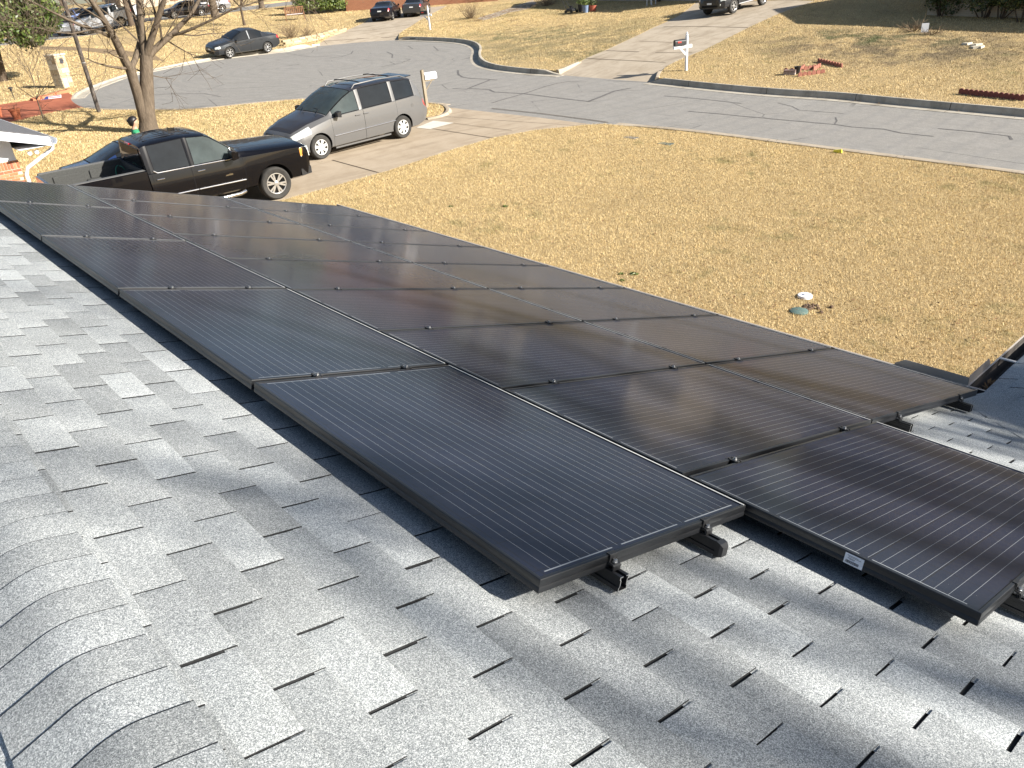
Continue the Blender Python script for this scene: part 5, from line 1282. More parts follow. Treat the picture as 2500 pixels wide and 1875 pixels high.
def dry_shrub(label, base, h, w, seed, n=70, group=None, mat=MTWIG):
    root = thing('dry_shrub', label, 'shrub', tuple(base), group=group); R = random.Random(seed); mb = MB()
    for _ in range(n):
        a = R.uniform(0, 6.283); s = R.uniform(0, w); e = Vector((math.cos(a) * s, math.sin(a) * s, h * R.uniform(.5, 1.1)))
        grow(mb, (math.cos(a) * s * .25, math.sin(a) * s * .25, -.03), e, e.length, .012, 1, R, .3, 3, (2, 4), .0, .005, 4)
    mb.build('twigs', mat, root); return root

# evergreen with glossy leaves at the far left
MB_ = gp(6, 198); mdir = MB_ - CAM_LOC; mdir[2] = 0; mdir /= np.linalg.norm(mdir)
def mag_pt(x, y, back): 
    d = ray(x, y); t = ((MB_ - CAM_LOC) @ mdir + back) / (d @ mdir); return CAM_LOC + d * t
R = random.Random(4); cs = []
for x, y, r in ((10, 10, 1.2), (45, 5, 1.3), (85, 10, 1.2), (115, 30, .95), (120, 60, .75), (95, 70, .85), (70, 90, .8), (40, 75, 1.0), (20, 45, 1.1), (60, 45, 1.1), (95, 40, 1.0), (-40, 20, 1.6), (-60, 70, 1.5), (-20, 80, .9), (50, -50, 1.6), (100, -50, 1.3), (0, -60, 1.8), (-90, -20, 2.0), (95, 100, .45), (62, 104, .5), (132, 45, .5)):
    for bk in (-1.0, 0.6): cs.append((mag_pt(x + R.uniform(-6, 6), y + R.uniform(-5, 5), bk - 1.2 + R.uniform(-.5, .5)), r * (.9 if bk < 0 else 1.0) * .82))
mg = bush('evergreen_tree', 'dense evergreen tree with glossy green leaves overhanging the far lawn', 'tree', MB_, cs, 15000, (.14, .055), MMAG, 3, .10, stems=[(MB_ + np.array([0, 0, 1.5]), .1)])
mb = MB(); e = mag_pt(-25, 60, 0) - MB_; mb.tube([(0, 0, -.2), tuple(e * .3 + np.array([0, 0, 0])), tuple(e * .7), tuple(e)], [.30, .24, .2, .12], 12); mb.build('trunk', MBARKD, mg, 60)

# leafless tree in the front yard that throws the soft streaks over the roof (stands beyond the right edge of the view)
ft = np.array([17.2, 9.6]); ftb = np.array([ft[0], ft[1], gzf(*ft)])
fl = []
R = random.Random(12)
def sun_pt(u, v, dist): return r2w(u, v, -DROP) + SUN * dist
for (u0, v0, u1, v1, r) in ((1.05, -.60, .25, -.02, .034), (.2, -.33, -.75, -.06, .05), (-.15, .12, -1.15, .30, .045), (-.1, .62, -1.0, .82, .035), (1.9, 1.33, .7, 1.42, .04), (1.2, 1.2, -.15, 1.06, .05), (1.3, 1.95, -.1, 1.60, .045), (1.1, 2.8, -.2, 3.4, .05), (.1, 2.35, -.9, 2.6, .05), (-.4, 1.25, -1.3, 1.7, .04), (2.9, .3, 1.9, .75, .035), (2.6, 2.2, 1.6, 2.5, .035), (4.2, 1.5, 3.0, 2.0, .03), (-.6, -.6, -1.6, -.35, .05), (3.6, 3.2, 2.4, 3.5, .03), (.9, -.15, .1, .3, .03)):
    dist = R.uniform(18.5, 21.5); hi = sun_pt(u0, v0, dist); lo = sun_pt(u1, v1, dist + R.uniform(-.6, .6))
    fork = np.array([ft[0] + R.uniform(-.3, .3), ft[1] + R.uniform(-.3, .3), ftb[2] + R.uniform(6.2, 7.6)])
    j = lo + (fork - lo) * .5 + np.array([R.uniform(-.3, .3), R.uniform(-.3, .3), -.3])
    r *= 1.35; fl.append(([fork, j, lo, (lo + hi) / 2 + np.array([0, 0, .04]), hi], [r * 1.2, r * 1.1, r * 1.05, r, r * .75]))
bare_tree('bare_tree', 'tall leafless front-yard tree beside the house wing', ftb, fl, [([ftb - [0, 0, .2], ftb + [0, 0, 1.5], ftb + [0, 0, 4.6], ftb + [0, 0, 7.4]], [.36, .27, .22, .16])], 31, depth=1, minr=.005, dens=.05)

# grass: single dry blades
def mat_blade():
    k = NT('dry_grass_blade'); g = k.geo(); r = g.outputs['Random Per Island']; p = g.outputs['Position']
    c = k.ramp(r, [(0.0, (0.33, 0.235, 0.108)), (0.3, (0.59, 0.438, 0.20)), (0.65, (0.76, 0.59, 0.30)), (1.0, (0.90, 0.755, 0.455))])
    c = k.mix(1.0, c, k.ramp(k.noise(p, 0.55, 5, 0.65), [(0.3, 0.84), (0.7, 1.08)]), 'MULTIPLY'); c = k.mix(1.0, c, k.ramp(k.noise(p, 4.5, 5, 0.7), [(0.28, 0.70), (0.6, 1.05)]), 'MULTIPLY')
    gr = k.ramp(k.math('MULTIPLY', k.noise(p, 0.35, 6, 0.7), k.noise(p, 1.7, 5, 0.7)), [(0.30, 0.0), (0.42, 1.0)])
    c = k.mix(k.math('MULTIPLY', gr, k.math('MULTIPLY', r, 0.75)), c, (0.12, 0.15, 0.04))
    dirt = k.ramp(k.noise(p, 0.55, 7, 0.72, 0.4), [(0.52, 0.0), (0.68, 1.0)]); sep = k.n('ShaderNodeSeparateXYZ'); k.l(p, sep.inputs[0])
    yf = k.math('MULTIPLY', k.math('SUBTRACT', sep.outputs['Y'], 27.0), 0.4, clamp=True)
    c = k.mix(k.math('MULTIPLY', k.math('MULTIPLY', dirt, yf), 0.7), c, (0.19, 0.14, 0.085))
    g2 = k.ramp(k.noise(p, 0.21, 6, 0.66, 0.3), [(0.50, 0.0), (0.62, 1.0)])
    c = k.mix(k.math('MULTIPLY', k.math('MULTIPLY', g2, yf), 0.55), c, (0.16, 0.165, 0.075))
    c = k.mix(0.85, c, lawn_patches(k, p, c))
    k.set(c, 0.8, spec=0.2); return k.m
MBLADE = mat_blade()
def grass(name, label, n, box, hgt, wid, excl, seed, dens=None, patch=None):
    rg = np.random.default_rng(seed); X = rg.uniform(box[0], box[1], n * 3); Y = rg.uniform(box[2], box[3], n * 3)
    Z = gz(X, Y); P = np.stack([X, Y, Z], 1); px, py, w = pj(P)
    ok = (w > 1) & (px > -40) & (px < 2540) & (py > -30) & (py < 1000)
    for poly in excl: ok &= ~inside(X, Y, poly)
    if dens is not None: ok &= rg.random(len(X)) < dens(X, Y)
    P = P[ok][:n]; n = len(P)
    a = rg.uniform(0, 6.283, n); lean = rg.uniform(.15, 1.25, n); h = hgt * rg.uniform(.5, 1.3, n); wd = wid * rg.uniform(.6, 1.3, n)
    tip = np.stack([np.cos(a) * np.sin(lean), np.sin(a) * np.sin(lean), np.cos(lean)], 1) * h[:, None]
    b = a + math.pi / 2 + rg.normal(0, .7, n); s = np.stack([np.cos(b), np.sin(b), np.zeros(n)], 1) * wd[:, None] * .5
    base = P - np.array([0, 0, .008])
    V = np.stack([base - s, base + s, P + tip], 1).reshape(-1, 3); F = np.arange(3 * n).reshape(n, 3)
    me = bpy.data.meshes.new(name); me.vertices.add(3 * n); me.vertices.foreach_set('co', V.astype(np.float32).ravel()); me.loops.add(3 * n); me.loops.foreach_set('vertex_index', F.astype(np.int32).ravel())
    me.polygons.add(n); me.polygons.foreach_set('loop_start', np.arange(0, 3 * n, 3, dtype=np.int32)); me.update(calc_edges=True); me.materials.append(MBLADE)
    return tag(obj(name, me), label, 'grass', kind='stuff')
HOUSE_FOOT = [(-8.6, -6), (8.4, -6), (8.4, 6.9), (.4, 6.9), (.4, 3.95), (-8.6, 3.95)]

PAVE = [STREET, drive_a, drive_b, drive_c, red_path, dirt_path, walk, far_street]
grass('grass', 'short dry tan grass of the front lawn below the roof', 620000, (-17.6, 1.0, 4.0, 19.4), .046, .0068, [STREET, drive_a, HOUSE_FOOT], 1)
grass('grass', 'short dry tan grass beside the minivan and large bare tree', 130000, (-43, -20.5, 1.0, 17.6), .055, .015, [STREET, drive_a, red_path], 2)
grass('grass', 'patchy dry grass of the lawns across the street', 240000, (-50, 0, 25.0, 62), .06, .018, PAVE, 3, dens=lambda x, y: np.clip(1.25 - (y - 26) / 34, .25, 1))
grass('grass', 'dry yellow grass around the turning circle and beyond', 110000, (-80, -40, 2, 50), .07, .032, PAVE, 4)
# ------------------------------------------------------------------ houses
MROOFG = M_simple('grey_roof_shingle', (0.105, 0.105, 0.11), 0.9, var=0.35, scale=26, bump=0.5); MROOFB = M_simple('brown_roof_shingle', (0.17, 0.125, 0.095), 0.9, var=0.35, scale=26, bump=0.5)
MWHITE = M_simple('white_trim_paint', (0.72, 0.74, 0.77), 0.55, var=0.05, scale=5); MSIDE = M_simple('white_siding', (0.66, 0.68, 0.71), 0.6, var=0.06, scale=4)
MMORTAR = M_simple('mortar', (0.52, 0.44, 0.34), 0.95, spec=0.1, var=0.15, scale=40); MWOODB = M_simple('brown_timber', (0.24, 0.115, 0.055), 0.7, var=0.3, scale=18)
MWOODG = mat_bark('weathered_post', (0.28, 0.235, 0.17), (0.44, 0.38, 0.29)); MDOORG = M_simple('garage_door_paint', (0.42, 0.39, 0.35), 0.6)
def house_at(name, label, corner, ex, ey, L, D, H, wall, roof, rise=1.9, win=True, over=.5):
    """corner = front left foot, ex along the front, ey to the back (unit xy vectors)"""
    z0 = min(gzf(*(np.array(corner) + np.array(ex) * a + np.array(ey) * b)) for a in (0, L) for b in (0, D)) - .2
    zt = max(gzf(*(np.array(corner) + np.array(ex) * a)) for a in (0, L / 2, L)) + H
    root = thing(name, label, 'house', (corner[0], corner[1], z0)); ang = math.atan2(ex[1], ex[0]); root.rotation_euler = (0, 0, ang); h = zt - z0
    mb = MB(); mb.box(0, L, 0, D, 0, h); mb.add([(0, 0, h), (0, D, h), (0, D / 2, h + rise * .92)], [(0, 1, 2)]); mb.add([(L, 0, h), (L, D / 2, h + rise * .92), (L, D, h)], [(0, 1, 2)]); w = mb.build('wall', wall, root)
    mb = MB(); t = .14
    for s0, y0, y1 in ((0, -over, D / 2), (1, D + over, D / 2)):
        za = h - over * rise / (D / 2); mb.add([(-over, y0, za), (L + over, y0, za), (L + over, y1, h + rise), (-over, y1, h + rise), (-over, y0, za + t), (L + over, y0, za + t), (L + over, y1, h + rise + t), (-over, y1, h + rise + t)], [(0, 3, 2, 1), (4, 5, 6, 7), (0, 1, 5, 4), (1, 2, 6, 5), (2, 3, 7, 6), (3, 0, 4, 7)])
    rf = mb.build('roof', roof, root)
    mb = MB(); za = h - over * rise / (D / 2); mb.box(-over, L + over, -over - .03, -over - .003, za - .05, za + t); mb.build('fascia', MWHITE, rf)
    if win:
        xs = [L * .18, L * .62, L * .85]
        for x in xs:
            mb = MB(); mb.box(x - .75, x + .75, -.035, .03, h - 1.75, h - .45); f = mb.build('window', MWHITE, root)
            for a, b in ((-.68, -.03), (.03, .68)):
                mb = MB(); mb.box(x + a, x + b, -.045, -.036, h - 1.68, h - .52); mb.build('pane', MGLASS, f)
        mb = MB(); mb.box(L * .40 - .48, L * .40 + .48, -.04, .03, h - 2.45, h - .38); d = mb.build('door', MWOODB, root)
        mb = MB(); mb.lathe([(.03, -.09), (.03, -.05), (.012, -.045)], 10, 'Y', (L * .40 + .38, 0, h - 1.45)); mb.build('handle', MCHROME, d)
    return root
def front(pa, pb):
    a = gp(*pa)[:2]; b = gp(*pb)[:2]; ex = (b - a) / np.linalg.norm(b - a); return a, ex
X1 = np.array([1.0, 0.0]); Y1 = np.array([0.0, 1.0])
c1 = gp(2262, 37)[:2]; house_at('brick_house', 'tan brick house in its own shade across the street behind dark shrubs', c1, X1, Y1, 17, 9, 2.75, MBRICK_TAN, MROOFB, 2.2)
c2 = gp(1420, 2)[:2]; house_at('brick_house', 'brick house behind the driveway with the dark SUV', c2, np.array([.97, -.24]), np.array([.24, .97]), 15, 9, 2.8, MBRICK_TAN, MROOFG, 2.2)
c3 = gp(846, 27)[:2]; ex3 = np.array([.62, .785]); house_at('brick_house', 'red brown brick house behind the two cars and clipped hedge', c3, ex3, np.array([-ex3[1], ex3[0]]), 14, 10, 2.9, MBRICK_BRN, MROOFB, 2.3, win=False)
house_at('brick_house', 'brown house beyond the far street behind the bare tree', (-108.0, 8.0), np.array([0.0, 1.0]), np.array([-1.0, 0.0]), 17, 10, 2.8, MBRICK_BRN, MROOFB, 2.4)
house_at('brick_house', 'tan house beyond the far street behind the evergreen tree', (-106.0, -20.0), np.array([0.0, 1.0]), np.array([-1.0, 0.0]), 18, 10, 2.8, MBRICK_TAN, MROOFG, 2.4)
house_at('brick_house', 'tan gabled house beyond the far street near the white pickup', (-110.0, 34.0), np.array([0.12, .993]), np.array([-.993, .12]), 16, 10, 2.8, MBRICK_TAN, MROOFB, 2.4)

# neighbouring house corner at the left: gable towards us, eave towards the street
nb = thing('brick_house', 'neighbouring white gabled brick house corner with white downspout', 'house', (-21.95, 2.82, gzf(-21.95, 2.8)))
o = np.array([-21.95, 2.82, gzf(-21.95, 2.8)]); ztop = -1.89 - o[2]; zev = -1.5 - o[2]
pt = math.tan(math.radians(17.0)); EV = .76; OV_ = .62; RY = 5.4     # eave overhang, rake overhang, ridge distance behind eave wall
mb = MB(); mb.box(-10, -.002, -2 * RY, -.0, -.3, ztop); mb.build('wall', MMORTAR, nb)
mb = MB(); zr = zev + (EV + RY) * pt
mb.add([(-.03, -.03, ztop), (-.03, -2*RY, ztop), (-.03, -2*RY, zev + EV * pt - .1), (-.03, -RY, zr - .1), (-.03, -.03, zev + EV * pt - .1)], [(0, 1, 2, 3, 4)]); mb.box(-10, -.03, -.03, -.028, ztop, zev + EV * pt); sd = mb.build('siding', MSIDE, nb)
mb = MB()
for s in (1, -1):
    ye = EV if s > 0 else -2 * RY - EV
    A_ = [(OV_, ye, zev), (OV_, -RY, zr), (-10, -RY, zr), (-10, ye, zev)]
    mb.add(A_ + [(a, b, c + .11) for a, b, c in A_], [(0, 1, 2, 3), (7, 6, 5, 4), (0, 4, 5, 1), (1, 5, 6, 2), (2, 6, 7, 3), (3, 7, 4, 0)])
rf = mb.build('roof', [MROOFG], nb)
mb = MB()
for s in (1, -1):
    ye = EV - .01 if s > 0 else -2 * RY - EV
    mb.add([(OV_ + .005, ye, zev - .13), (OV_ + .005, -RY, zr - .13), (OV_ + .005, -RY, zr + .085), (OV_ + .005, ye, zev + .085), (OV_ - .03, ye, zev - .13), (OV_ - .03, -RY, zr - .13), (OV_ - .03, -RY, zr + .085), (OV_ - .03, ye, zev + .085)], [(0, 1, 2, 3), (7, 6, 5, 4), (0, 4, 5, 1), (3, 2, 6, 7), (0, 3, 7, 4), (1, 5, 6, 2)])
mb.build('rake_board', MWHITE, rf)
mb = MB(); mb.add([(-.03, EV - .02, zev - .10), (OV_ - .03, EV - .02, zev - .10), (OV_ - .03, -RY, zr - .10), (-.03, -RY, zr - .10)], [(0, 1, 2, 3)]); mb.box(-10, OV_ - .05, -.0, EV - .02, zev - .115, zev - .105); mb.build('soffit', MWHITE, nb)
mb = MB(); gutter(mb, (-10, EV + .005, zev + .03), (OV_ + .03, EV + .005, zev + .03), (0, 1)); gnb = mb.build('gutter', MWHITE, nb)
mb = MB(); mb.tube([(OV_ - .25, EV + .06, zev - .06), (OV_ - .27, EV + .03, zev - .22), (.10, .14, zev - .60), (.05, .06, zev - .75), (.05, .05, .10)], .047, 8); mb.build('downspout', MWHITE, nb, 40)
mb = MB(); mb.lathe([(.05, 0), (.05, .03)], 12, 'Z', (.25, .30, zev - .15)); mb.lathe([(.02, 0), (.045, .06), (.05, .15), (.03, .16)], 12, 'X', (.26, .24, zev - .24)); mb.lathe([(.02, 0), (.045, .06), (.05, .15), (.03, .16)], 12, 'X', (.26, .40, zev - .24)); mb.build('flood_light', MWHITE, nb, 40)
MBR = [M_simple('brick_%d' % i, c, 0.9, spec=.15, var=.25, scale=22, bump=.3) for i, c in enumerate(((.44, .17, .085), (.38, .14, .075), (.50, .22, .115), (.34, .12, .07)))]
def brick_me(i, sx, sz):
    mb = MB(); mb.bbox(-.012, .008, -sx / 2, sx / 2, -sz / 2, sz / 2, .003); return mb.mesh('brick', MBR[i])
BRS = [brick_me(i, .19, .060) for i in range(4)]; BRV = [brick_me(i, .060, .195) for i in range(4)]; R = random.Random(8)
for k in range(16): obj('brick', BRV[R.randrange(4)], nb, loc=(0, -.035 - k * .071, ztop - .10))
for rrow in range(9):
    for k in range(6):
        obj('brick', BRS[R.randrange(4)], nb, loc=(0, -.10 - k * .202 - (.10 if rrow % 2 else 0), ztop - .245 - rrow * .071))

# ------------------------------------------------------------------ mailboxes
def text_mesh(s, size, mat, depth=.002):
    cu = bpy.data.curves.new('txt', 'FONT'); cu.body = s; cu.size = size; cu.extrude = depth; cu.align_x = 'CENTER'; cu.align_y = 'CENTER'
    o = bpy.data.objects.new('txt', cu); COL.objects.link(o); dg = bpy.context.evaluated_depsgraph_get(); dg.update()
    me = bpy.data.meshes.new_from_object(o.evaluated_get(dg)); bpy.data.objects.remove(o); me.materials.clear(); me.materials.append(mat); return me
def box_shell(L, W, H):
    """arched mailbox body along local x"""
    pr = [(-W/2, 0), (W/2, 0), (W/2, H - W/2)] + [(W/2 * math.cos(a), H - W/2 + W/2 * math.sin(a)) for a in np.linspace(.2, math.pi - .2, 9)] + [(-W/2, H - W/2)]
    mb = MB(); mb.loft([[(-L/2, y, z) for y, z in pr], [(L/2, y, z) for y, z in pr]]); return mb
p = gp(1043, 262); mbx = thing('mailbox', 'white mailbox with black numbers 909 on a weathered wooden post', 'mailbox', tuple(p)); mbx.rotation_euler = (0, 0, math.radians(86))
mb = MB(); mb.loft([[(-.06, -.05, -.2), (.045, -.05, -.2), (.045, .05, -.2), (-.06, .05, -.2)], [(-.085, -.05, 1.30), (.005, -.05, 1.32), (.005, .05, 1.32), (-.085, .05, 1.30)]]); mb.build('post', MWOODG, mbx)
mb = MB(); mb.box(.01, .42, -.05, .05, .90, .96); mb.tube([(.04, 0, .60), (.34, 0, .90)], .02, 6); mb.build('arm', MWOODG, mbx)
bx = box_shell(.50, .18, .24); b = bx.build('box', MWHITE, mbx, 40, loc=(.27, 0, .962))
mb = MB(); mb.box(.25, .262, -.085, .085, .005, .17); mb.build('door', MWHITE, b)
obj('number', text_mesh('9 0 9', .14, MINK), b, loc=(.0, -.093, .115), rot=(math.pi / 2, 0, 0))
def cross_mailbox(label, pxy, ang, h, flag):
    p = gp(*pxy); r = thing('mailbox', label, 'mailbox', tuple(p)); r.rotation_euler = (0, 0, math.radians(ang))
    mb = MB(); mb.bbox(-.055, .055, -.055, .055, -.2, h, .03); mb.lathe([(.05, h - .01), (.062, h + .02), (.03, h + .05), (.045, h + .09), (.004, h + .13)], 10); mb.build('post', MWHITE, r)
    mb = MB(); mb.bbox(-.24, .62, -.045, .045, .88, 1.0, .012); mb.build('arm', MWHITE, r)
    mb = MB(); mb.loft([[(.05, -.03, .58), (.05, .03, .58), (.05, .03, .70), (.05, -.03, .70)], [(.36, -.03, .88), (.36, .03, .88), (.26, .03, .88), (.26, -.03, .88)]]); mb.build('brace', MWHITE, r)
    b = box_shell(.50, .18, .23).build('box', MPLAST, r, 40, loc=(.33, 0, 1.002))
    mb = MB(); mb.box(-.02, .14, .092, .10, .10, .16); mb.box(-.02, .14, -.10, -.092, .10, .16); mb.build('flag', M_simple('red_flag_paint', (.55, .05, .04), .4), b); return r
cross_mailbox('white cross-shaped mailbox post with black box at the wide driveway mouth', (1675, 172), -112, 1.36, True)
cross_mailbox('white mailbox post with dark red box on the island by the parked coupe', (1050, 73), -150, 1.42, True)
# stone mailbox pillar
p = gp(159, 213); sm = thing('mailbox_pillar', 'tan stone mailbox pillar beside the red paved path', 'mailbox', tuple(p)); sm.rotation_euler = (0, 0, math.radians(28))
MSTONE = [M_simple('limestone_%d' % i, c, .9, var=.2, scale=9, bump=.3) for i, c in enumerate(((.40, .315, .195), (.46, .385, .265), (.32, .245, .145), (.50, .445, .34)))]
mb = MB(); mb.box(-.30, .30, -.30, .30, -.2, 1.5); mb.build('core', MMORTAR, sm)
R = random.Random(3)
for face in range(4):
    z = .0
    while z < 1.42:
        h = min(R.choice((.14, .20, .26)), 1.5 - z); x = -.30
        while x < .28:
            w = min(R.choice((.16, .22, .32)), .30 - x); mb = MB(); mb.bbox(x + .008, x + w - .008, -.325, -.295, z + .008, z + h - .008, .008); q = mb.build('stone', MSTONE[R.randrange(4)], sm); q.rotation_euler = (0, 0, face * math.pi / 2); x += w
        z += h
mb = MB(); mb.bbox(-.36, .36, -.36, .36, 1.5, 1.57, .02); mb.build('cap', MSTONE[3], sm)
mb = MB(); mb.box(.325, .335, -.10, .10, 1.12, 1.36); mb.build('door', MINK, sm); mb = MB(); mb.box(.325, .333, -.13, .12, .72, .88); mb.build('plaque', MWHITE, sm)

# ------------------------------------------------------------------ poles, garden items, small things
p = gp(242, 274); pole = thing('utility_pole', 'dark weathered wooden pole standing by the end of the turning circle', 'pole', tuple(p))
mb = MB(); mb.tube([(0, 0, -.3), (0, 0, 3.0), (0.02, 0, 6.5), (.03, 0, 8.5)], [.085, .08, .072, .065], 10); mb.build('shaft', MPOLE, pole, 40)
for z in (1.9, 3.6): 
    mb = MB(); mb.lathe([(.09, z), (.09, z + .03)], 10); mb.build('band', MRIM, pole)
p = gp(1965, 725); cap = thing('cleanout_cap', 'white round cap lying in the front lawn', 'pipe cap', tuple(p)); mb = MB(); mb.lathe([(.115, -.06), (.115, .03), (.108, .04), (.03, .042), (.03, .055), (.012, .056)], 20); mb.build('disc', MWHITE, cap, 40)
p = gp(1950, 761); cap = thing('valve_cover', 'green round valve cover sunk in the front lawn', 'valve cover', tuple(p)); mb = MB(); mb.lathe([(.14, -.06), (.14, .018), (.13, .026), (.02, .028)], 20); mb.build('lid', M_simple('green_plastic', (.10, .16, .14), .75), cap, 40)
p = gp(1972, 752); dm = MB(); 
for i in range(26):
    a = rnd.uniform(0, 6.28); s = abs(rnd.gauss(0, .13)); dm.lathe([(.03, -.02), (.035, .012), (.012, .03)], 6, c=(p[0] + math.cos(a) * s, p[1] + math.sin(a) * s, p[2]))
tag(dm.build('loose_soil', M_simple('dark_soil', (.11, .07, .045), .95, var=.4, scale=20)), 'dark crumbs of soil between the lawn caps', 'soil', kind='stuff')
for x, y, lab in ((1540, 336, 'grey water meter lid near the driveway apron'), (1625, 351, 'dark green irrigation lid by the near kerb')):
    p = gp(x, y); c_ = thing('meter_lid', lab, 'lid', tuple(p)); mb = MB(); mb.bbox(-.22, .22, -.12, .12, -.05, .012, .01); mb.build('lid', M_simple('lid_metal', (.16, .15, .13) if x < 1600 else (.07, .10, .09), .7, var=.3, scale=12), c_)
p = gp(2045, 373); tg = thing('kerb_marker', 'yellow plastic marker lying on the near kerb', 'marker', (p[0], p[1], p[2] + .01)); mb = MB(); mb.loft([[(-.12, -.05, 0), (.12, -.03, 0), (.12, .03, 0), (-.12, .05, 0)], [(-.10, -.04, .05), (.10, -.01, .09), (.10, .01, .09), (-.10, .04, .05)]]); mb.build('strip', M_simple('yellow_plastic', (.75, .68, .05), .5), tg)
p = gp(2256, 83); sg = thing('yard_sign', 'small white sign standing on the lawn before the tan house', 'sign', tuple(p)); mb = MB(); mb.box(-.02, .02, -.14, .14, .06, .42); mb.build('board', MWHITE, sg); mb = MB(); mb.box(-.01, .01, -.02, .02, -.1, .06); mb.build('stake', MWOODG, sg)
sg.rotation_euler = (0, 0, math.radians(-55))
R = random.Random(6)
for i, (x, y) in enumerate(((2360, 108), (2372, 112), (2385, 110), (2378, 117), (2392, 116))):
    p = gp(x, y); mb = MB(); w, d = R.uniform(.14, .26), R.uniform(.10, .18); mb.loft([[(-w, -d, -.03), (w * .8, -d * 1.1, -.03), (w, d * .7, -.03), (-w * .7, d, -.03)], [(-w * .8, -d * .7, .06), (w * .6, -d * .8, .07), (w * .8, d * .5, .05), (-w * .5, d * .8, .06)]])
    tag(mb.build('flat_stone', MSTONE[3], loc=tuple(p), rot=(0, 0, R.uniform(0, 3))), 'pale flat stone lying on the bare lawn across the street', 'stone', 'pale stones on the far lawn')
# small green weeds in the dry front lawn
for i, (x, y, r_, lab) in enumerate(((1545, 670, .055, 'small bright green weed in the dry front lawn near the panels'), (1515, 670, .03, 'tiny green weed beside the bright weed in the front lawn'), (1232, 505, .05, 'dull green weed patch in the front lawn below the minivan'), (1100, 505, .03, 'small green tuft by the lawn edge near the array'), (1517, 686, .03, 'green sprig nearest the array edge in the front lawn'))):
    p = gp(x, y); V, F = leaf_cloud([(np.array([0, 0, .02]), r_), (np.array([r_, r_ * .5, .02]), r_ * .6)], 120, (.035, .010), 100 + i); w_ = thing('weed', lab, 'weed', tuple(p)); V[:, 2] = np.abs(V[:, 2]) * .6; obj('leaves', npmesh('leaves', V, F, MHEDGE), w_)
# scalloped terracotta edging
MTERR = M_simple('terracotta', (.33, .13, .09), .85, var=.25, scale=12); MTERD = M_simple('dark_terracotta', (.17, .055, .05), .85, var=.25, scale=12)
def scallop_me(mat):
    mb = MB(); pr = [(-.075, -.05), (.075, -.05), (.075, .09)] + [(.075 * math.cos(a), .09 + .06 * math.sin(a)) for a in np.linspace(.3, math.pi - .3, 6)] + [(-.075, .09)]; mb.prism([(a, b) for a, b in pr], -.022, .022, ax='Y'); return mb.mesh('edging_tile', mat)
SCL, SCLD = scallop_me(MTERR), scallop_me(MTERD)
def edging(label, pa, pb, me, tilt=0.0, dz=0.0):
    a, b = gp(*pa), gp(*pb); d = b - a; L = np.linalg.norm(d[:2]); ang = math.atan2(d[1], d[0]); r = thing('scalloped_edging', label, 'edging', tuple(a)); n = max(2, int(L / .152))
    for i in range(n):
        t = (i + .5) / n; q = a + d * t; obj('edging_tile', me, r, loc=(q[0] - a[0], q[1] - a[1], gzf(q[0], q[1]) - a[2] + dz), rot=(tilt, 0, ang + rnd.gauss(0, .04)))
edging('terracotta scalloped edging along the back of the garden bed heap', (1962, 172), (2002, 165), SCL)
edging('slanting terracotta scalloped edging closing the small square bed', (1945, 180), (1963, 166), SCL)
edging('terracotta scalloped edging along the front of the small square bed', (1948, 187), (2014, 178), SCL)
edging('loose run of terracotta edging leading away uphill from the bed', (1996, 151), (2056, 165), SCL)
edging('short terracotta edging pieces stacked beside a dark pot', (1911, 176), (1940, 176), SCL)
edging('right side run of terracotta edging of the square bed', (1985, 172), (2003, 163), SCL)
edging('dark red scalloped edging set along the far kerb', (2340, 229), (2500, 246), SCLD, 0, .03)
p = gp(1946, 180); pt_ = thing('plant_pot', 'black plant pot among the terracotta edging', 'pot', tuple(p)); mb = MB(); mb.lathe([(.09, 0), (.12, .24), (.13, .25), (.13, .27), (.11, .27), (.10, .2)], 14); mb.build('pot', MPLAST, pt_, 40)
p = gp(1928, 182); pv = MB()
for i in range(3):
    mb = MB(); mb.bbox(-.22, .22, -.12, .12, i * .06, i * .06 + .055, .008); o_ = mb.build('paver', M_simple('paver_%d' % i, (.36 - .05*i, .30 - .06*i, .27 - .06*i), .9, var=.2, scale=14), loc=(p[0], p[1], p[2]), rot=(0, 0, .3 + .05*i)); tag(o_, ('lowest', 'middle', 'topmost')[i] + ' paver of the little stack by the black pot', 'paver')
# bench
p1, p2 = gp(703, 50), gp(741, 47); bd = p2 - p1; ang = math.atan2(bd[1], bd[0]); bn = thing('park_bench', 'brown wooden garden bench with pale seat pad before the hedge', 'bench', tuple((p1 + p2) / 2)); bn.rotation_euler = (0, 0, ang)
for s in (-1, 1):
    for y, h in ((-.25, .62), (.25, .95)): 
        mb = MB(); mb.box(s * .78 - .035, s * .78 + .035, y - .035, y + .035, -.05, h); mb.build('leg', MWOODB, bn)
    mb = MB(); mb.box(s * .78 - .04, s * .78 + .04, -.30, .26, .621, .66); mb.build('armrest', MWOODB, bn)
for i in range(4): mb = MB(); mb.box(-.80, .80, -.28 + i * .14, -.17 + i * .14, .40, .43); mb.build('seat_slat', MWOODB, bn)
mb = MB(); mb.bbox(-.70, .70, -.24, .20, .431, .475, .02); mb.build('seat_pad', M_simple('pale_pad', (.58, .56, .55), .8), bn)
for i in range(9): mb = MB(); mb.box(-.74 + i * .165, -.64 + i * .165, .235, .265, .47, .93); mb.build('back_slat', MWOODB, bn)
mb = MB(); mb.box(-.80, .80, .225, .275, .93, 1.02); mb.build('back_rail', MWOODB, bn)
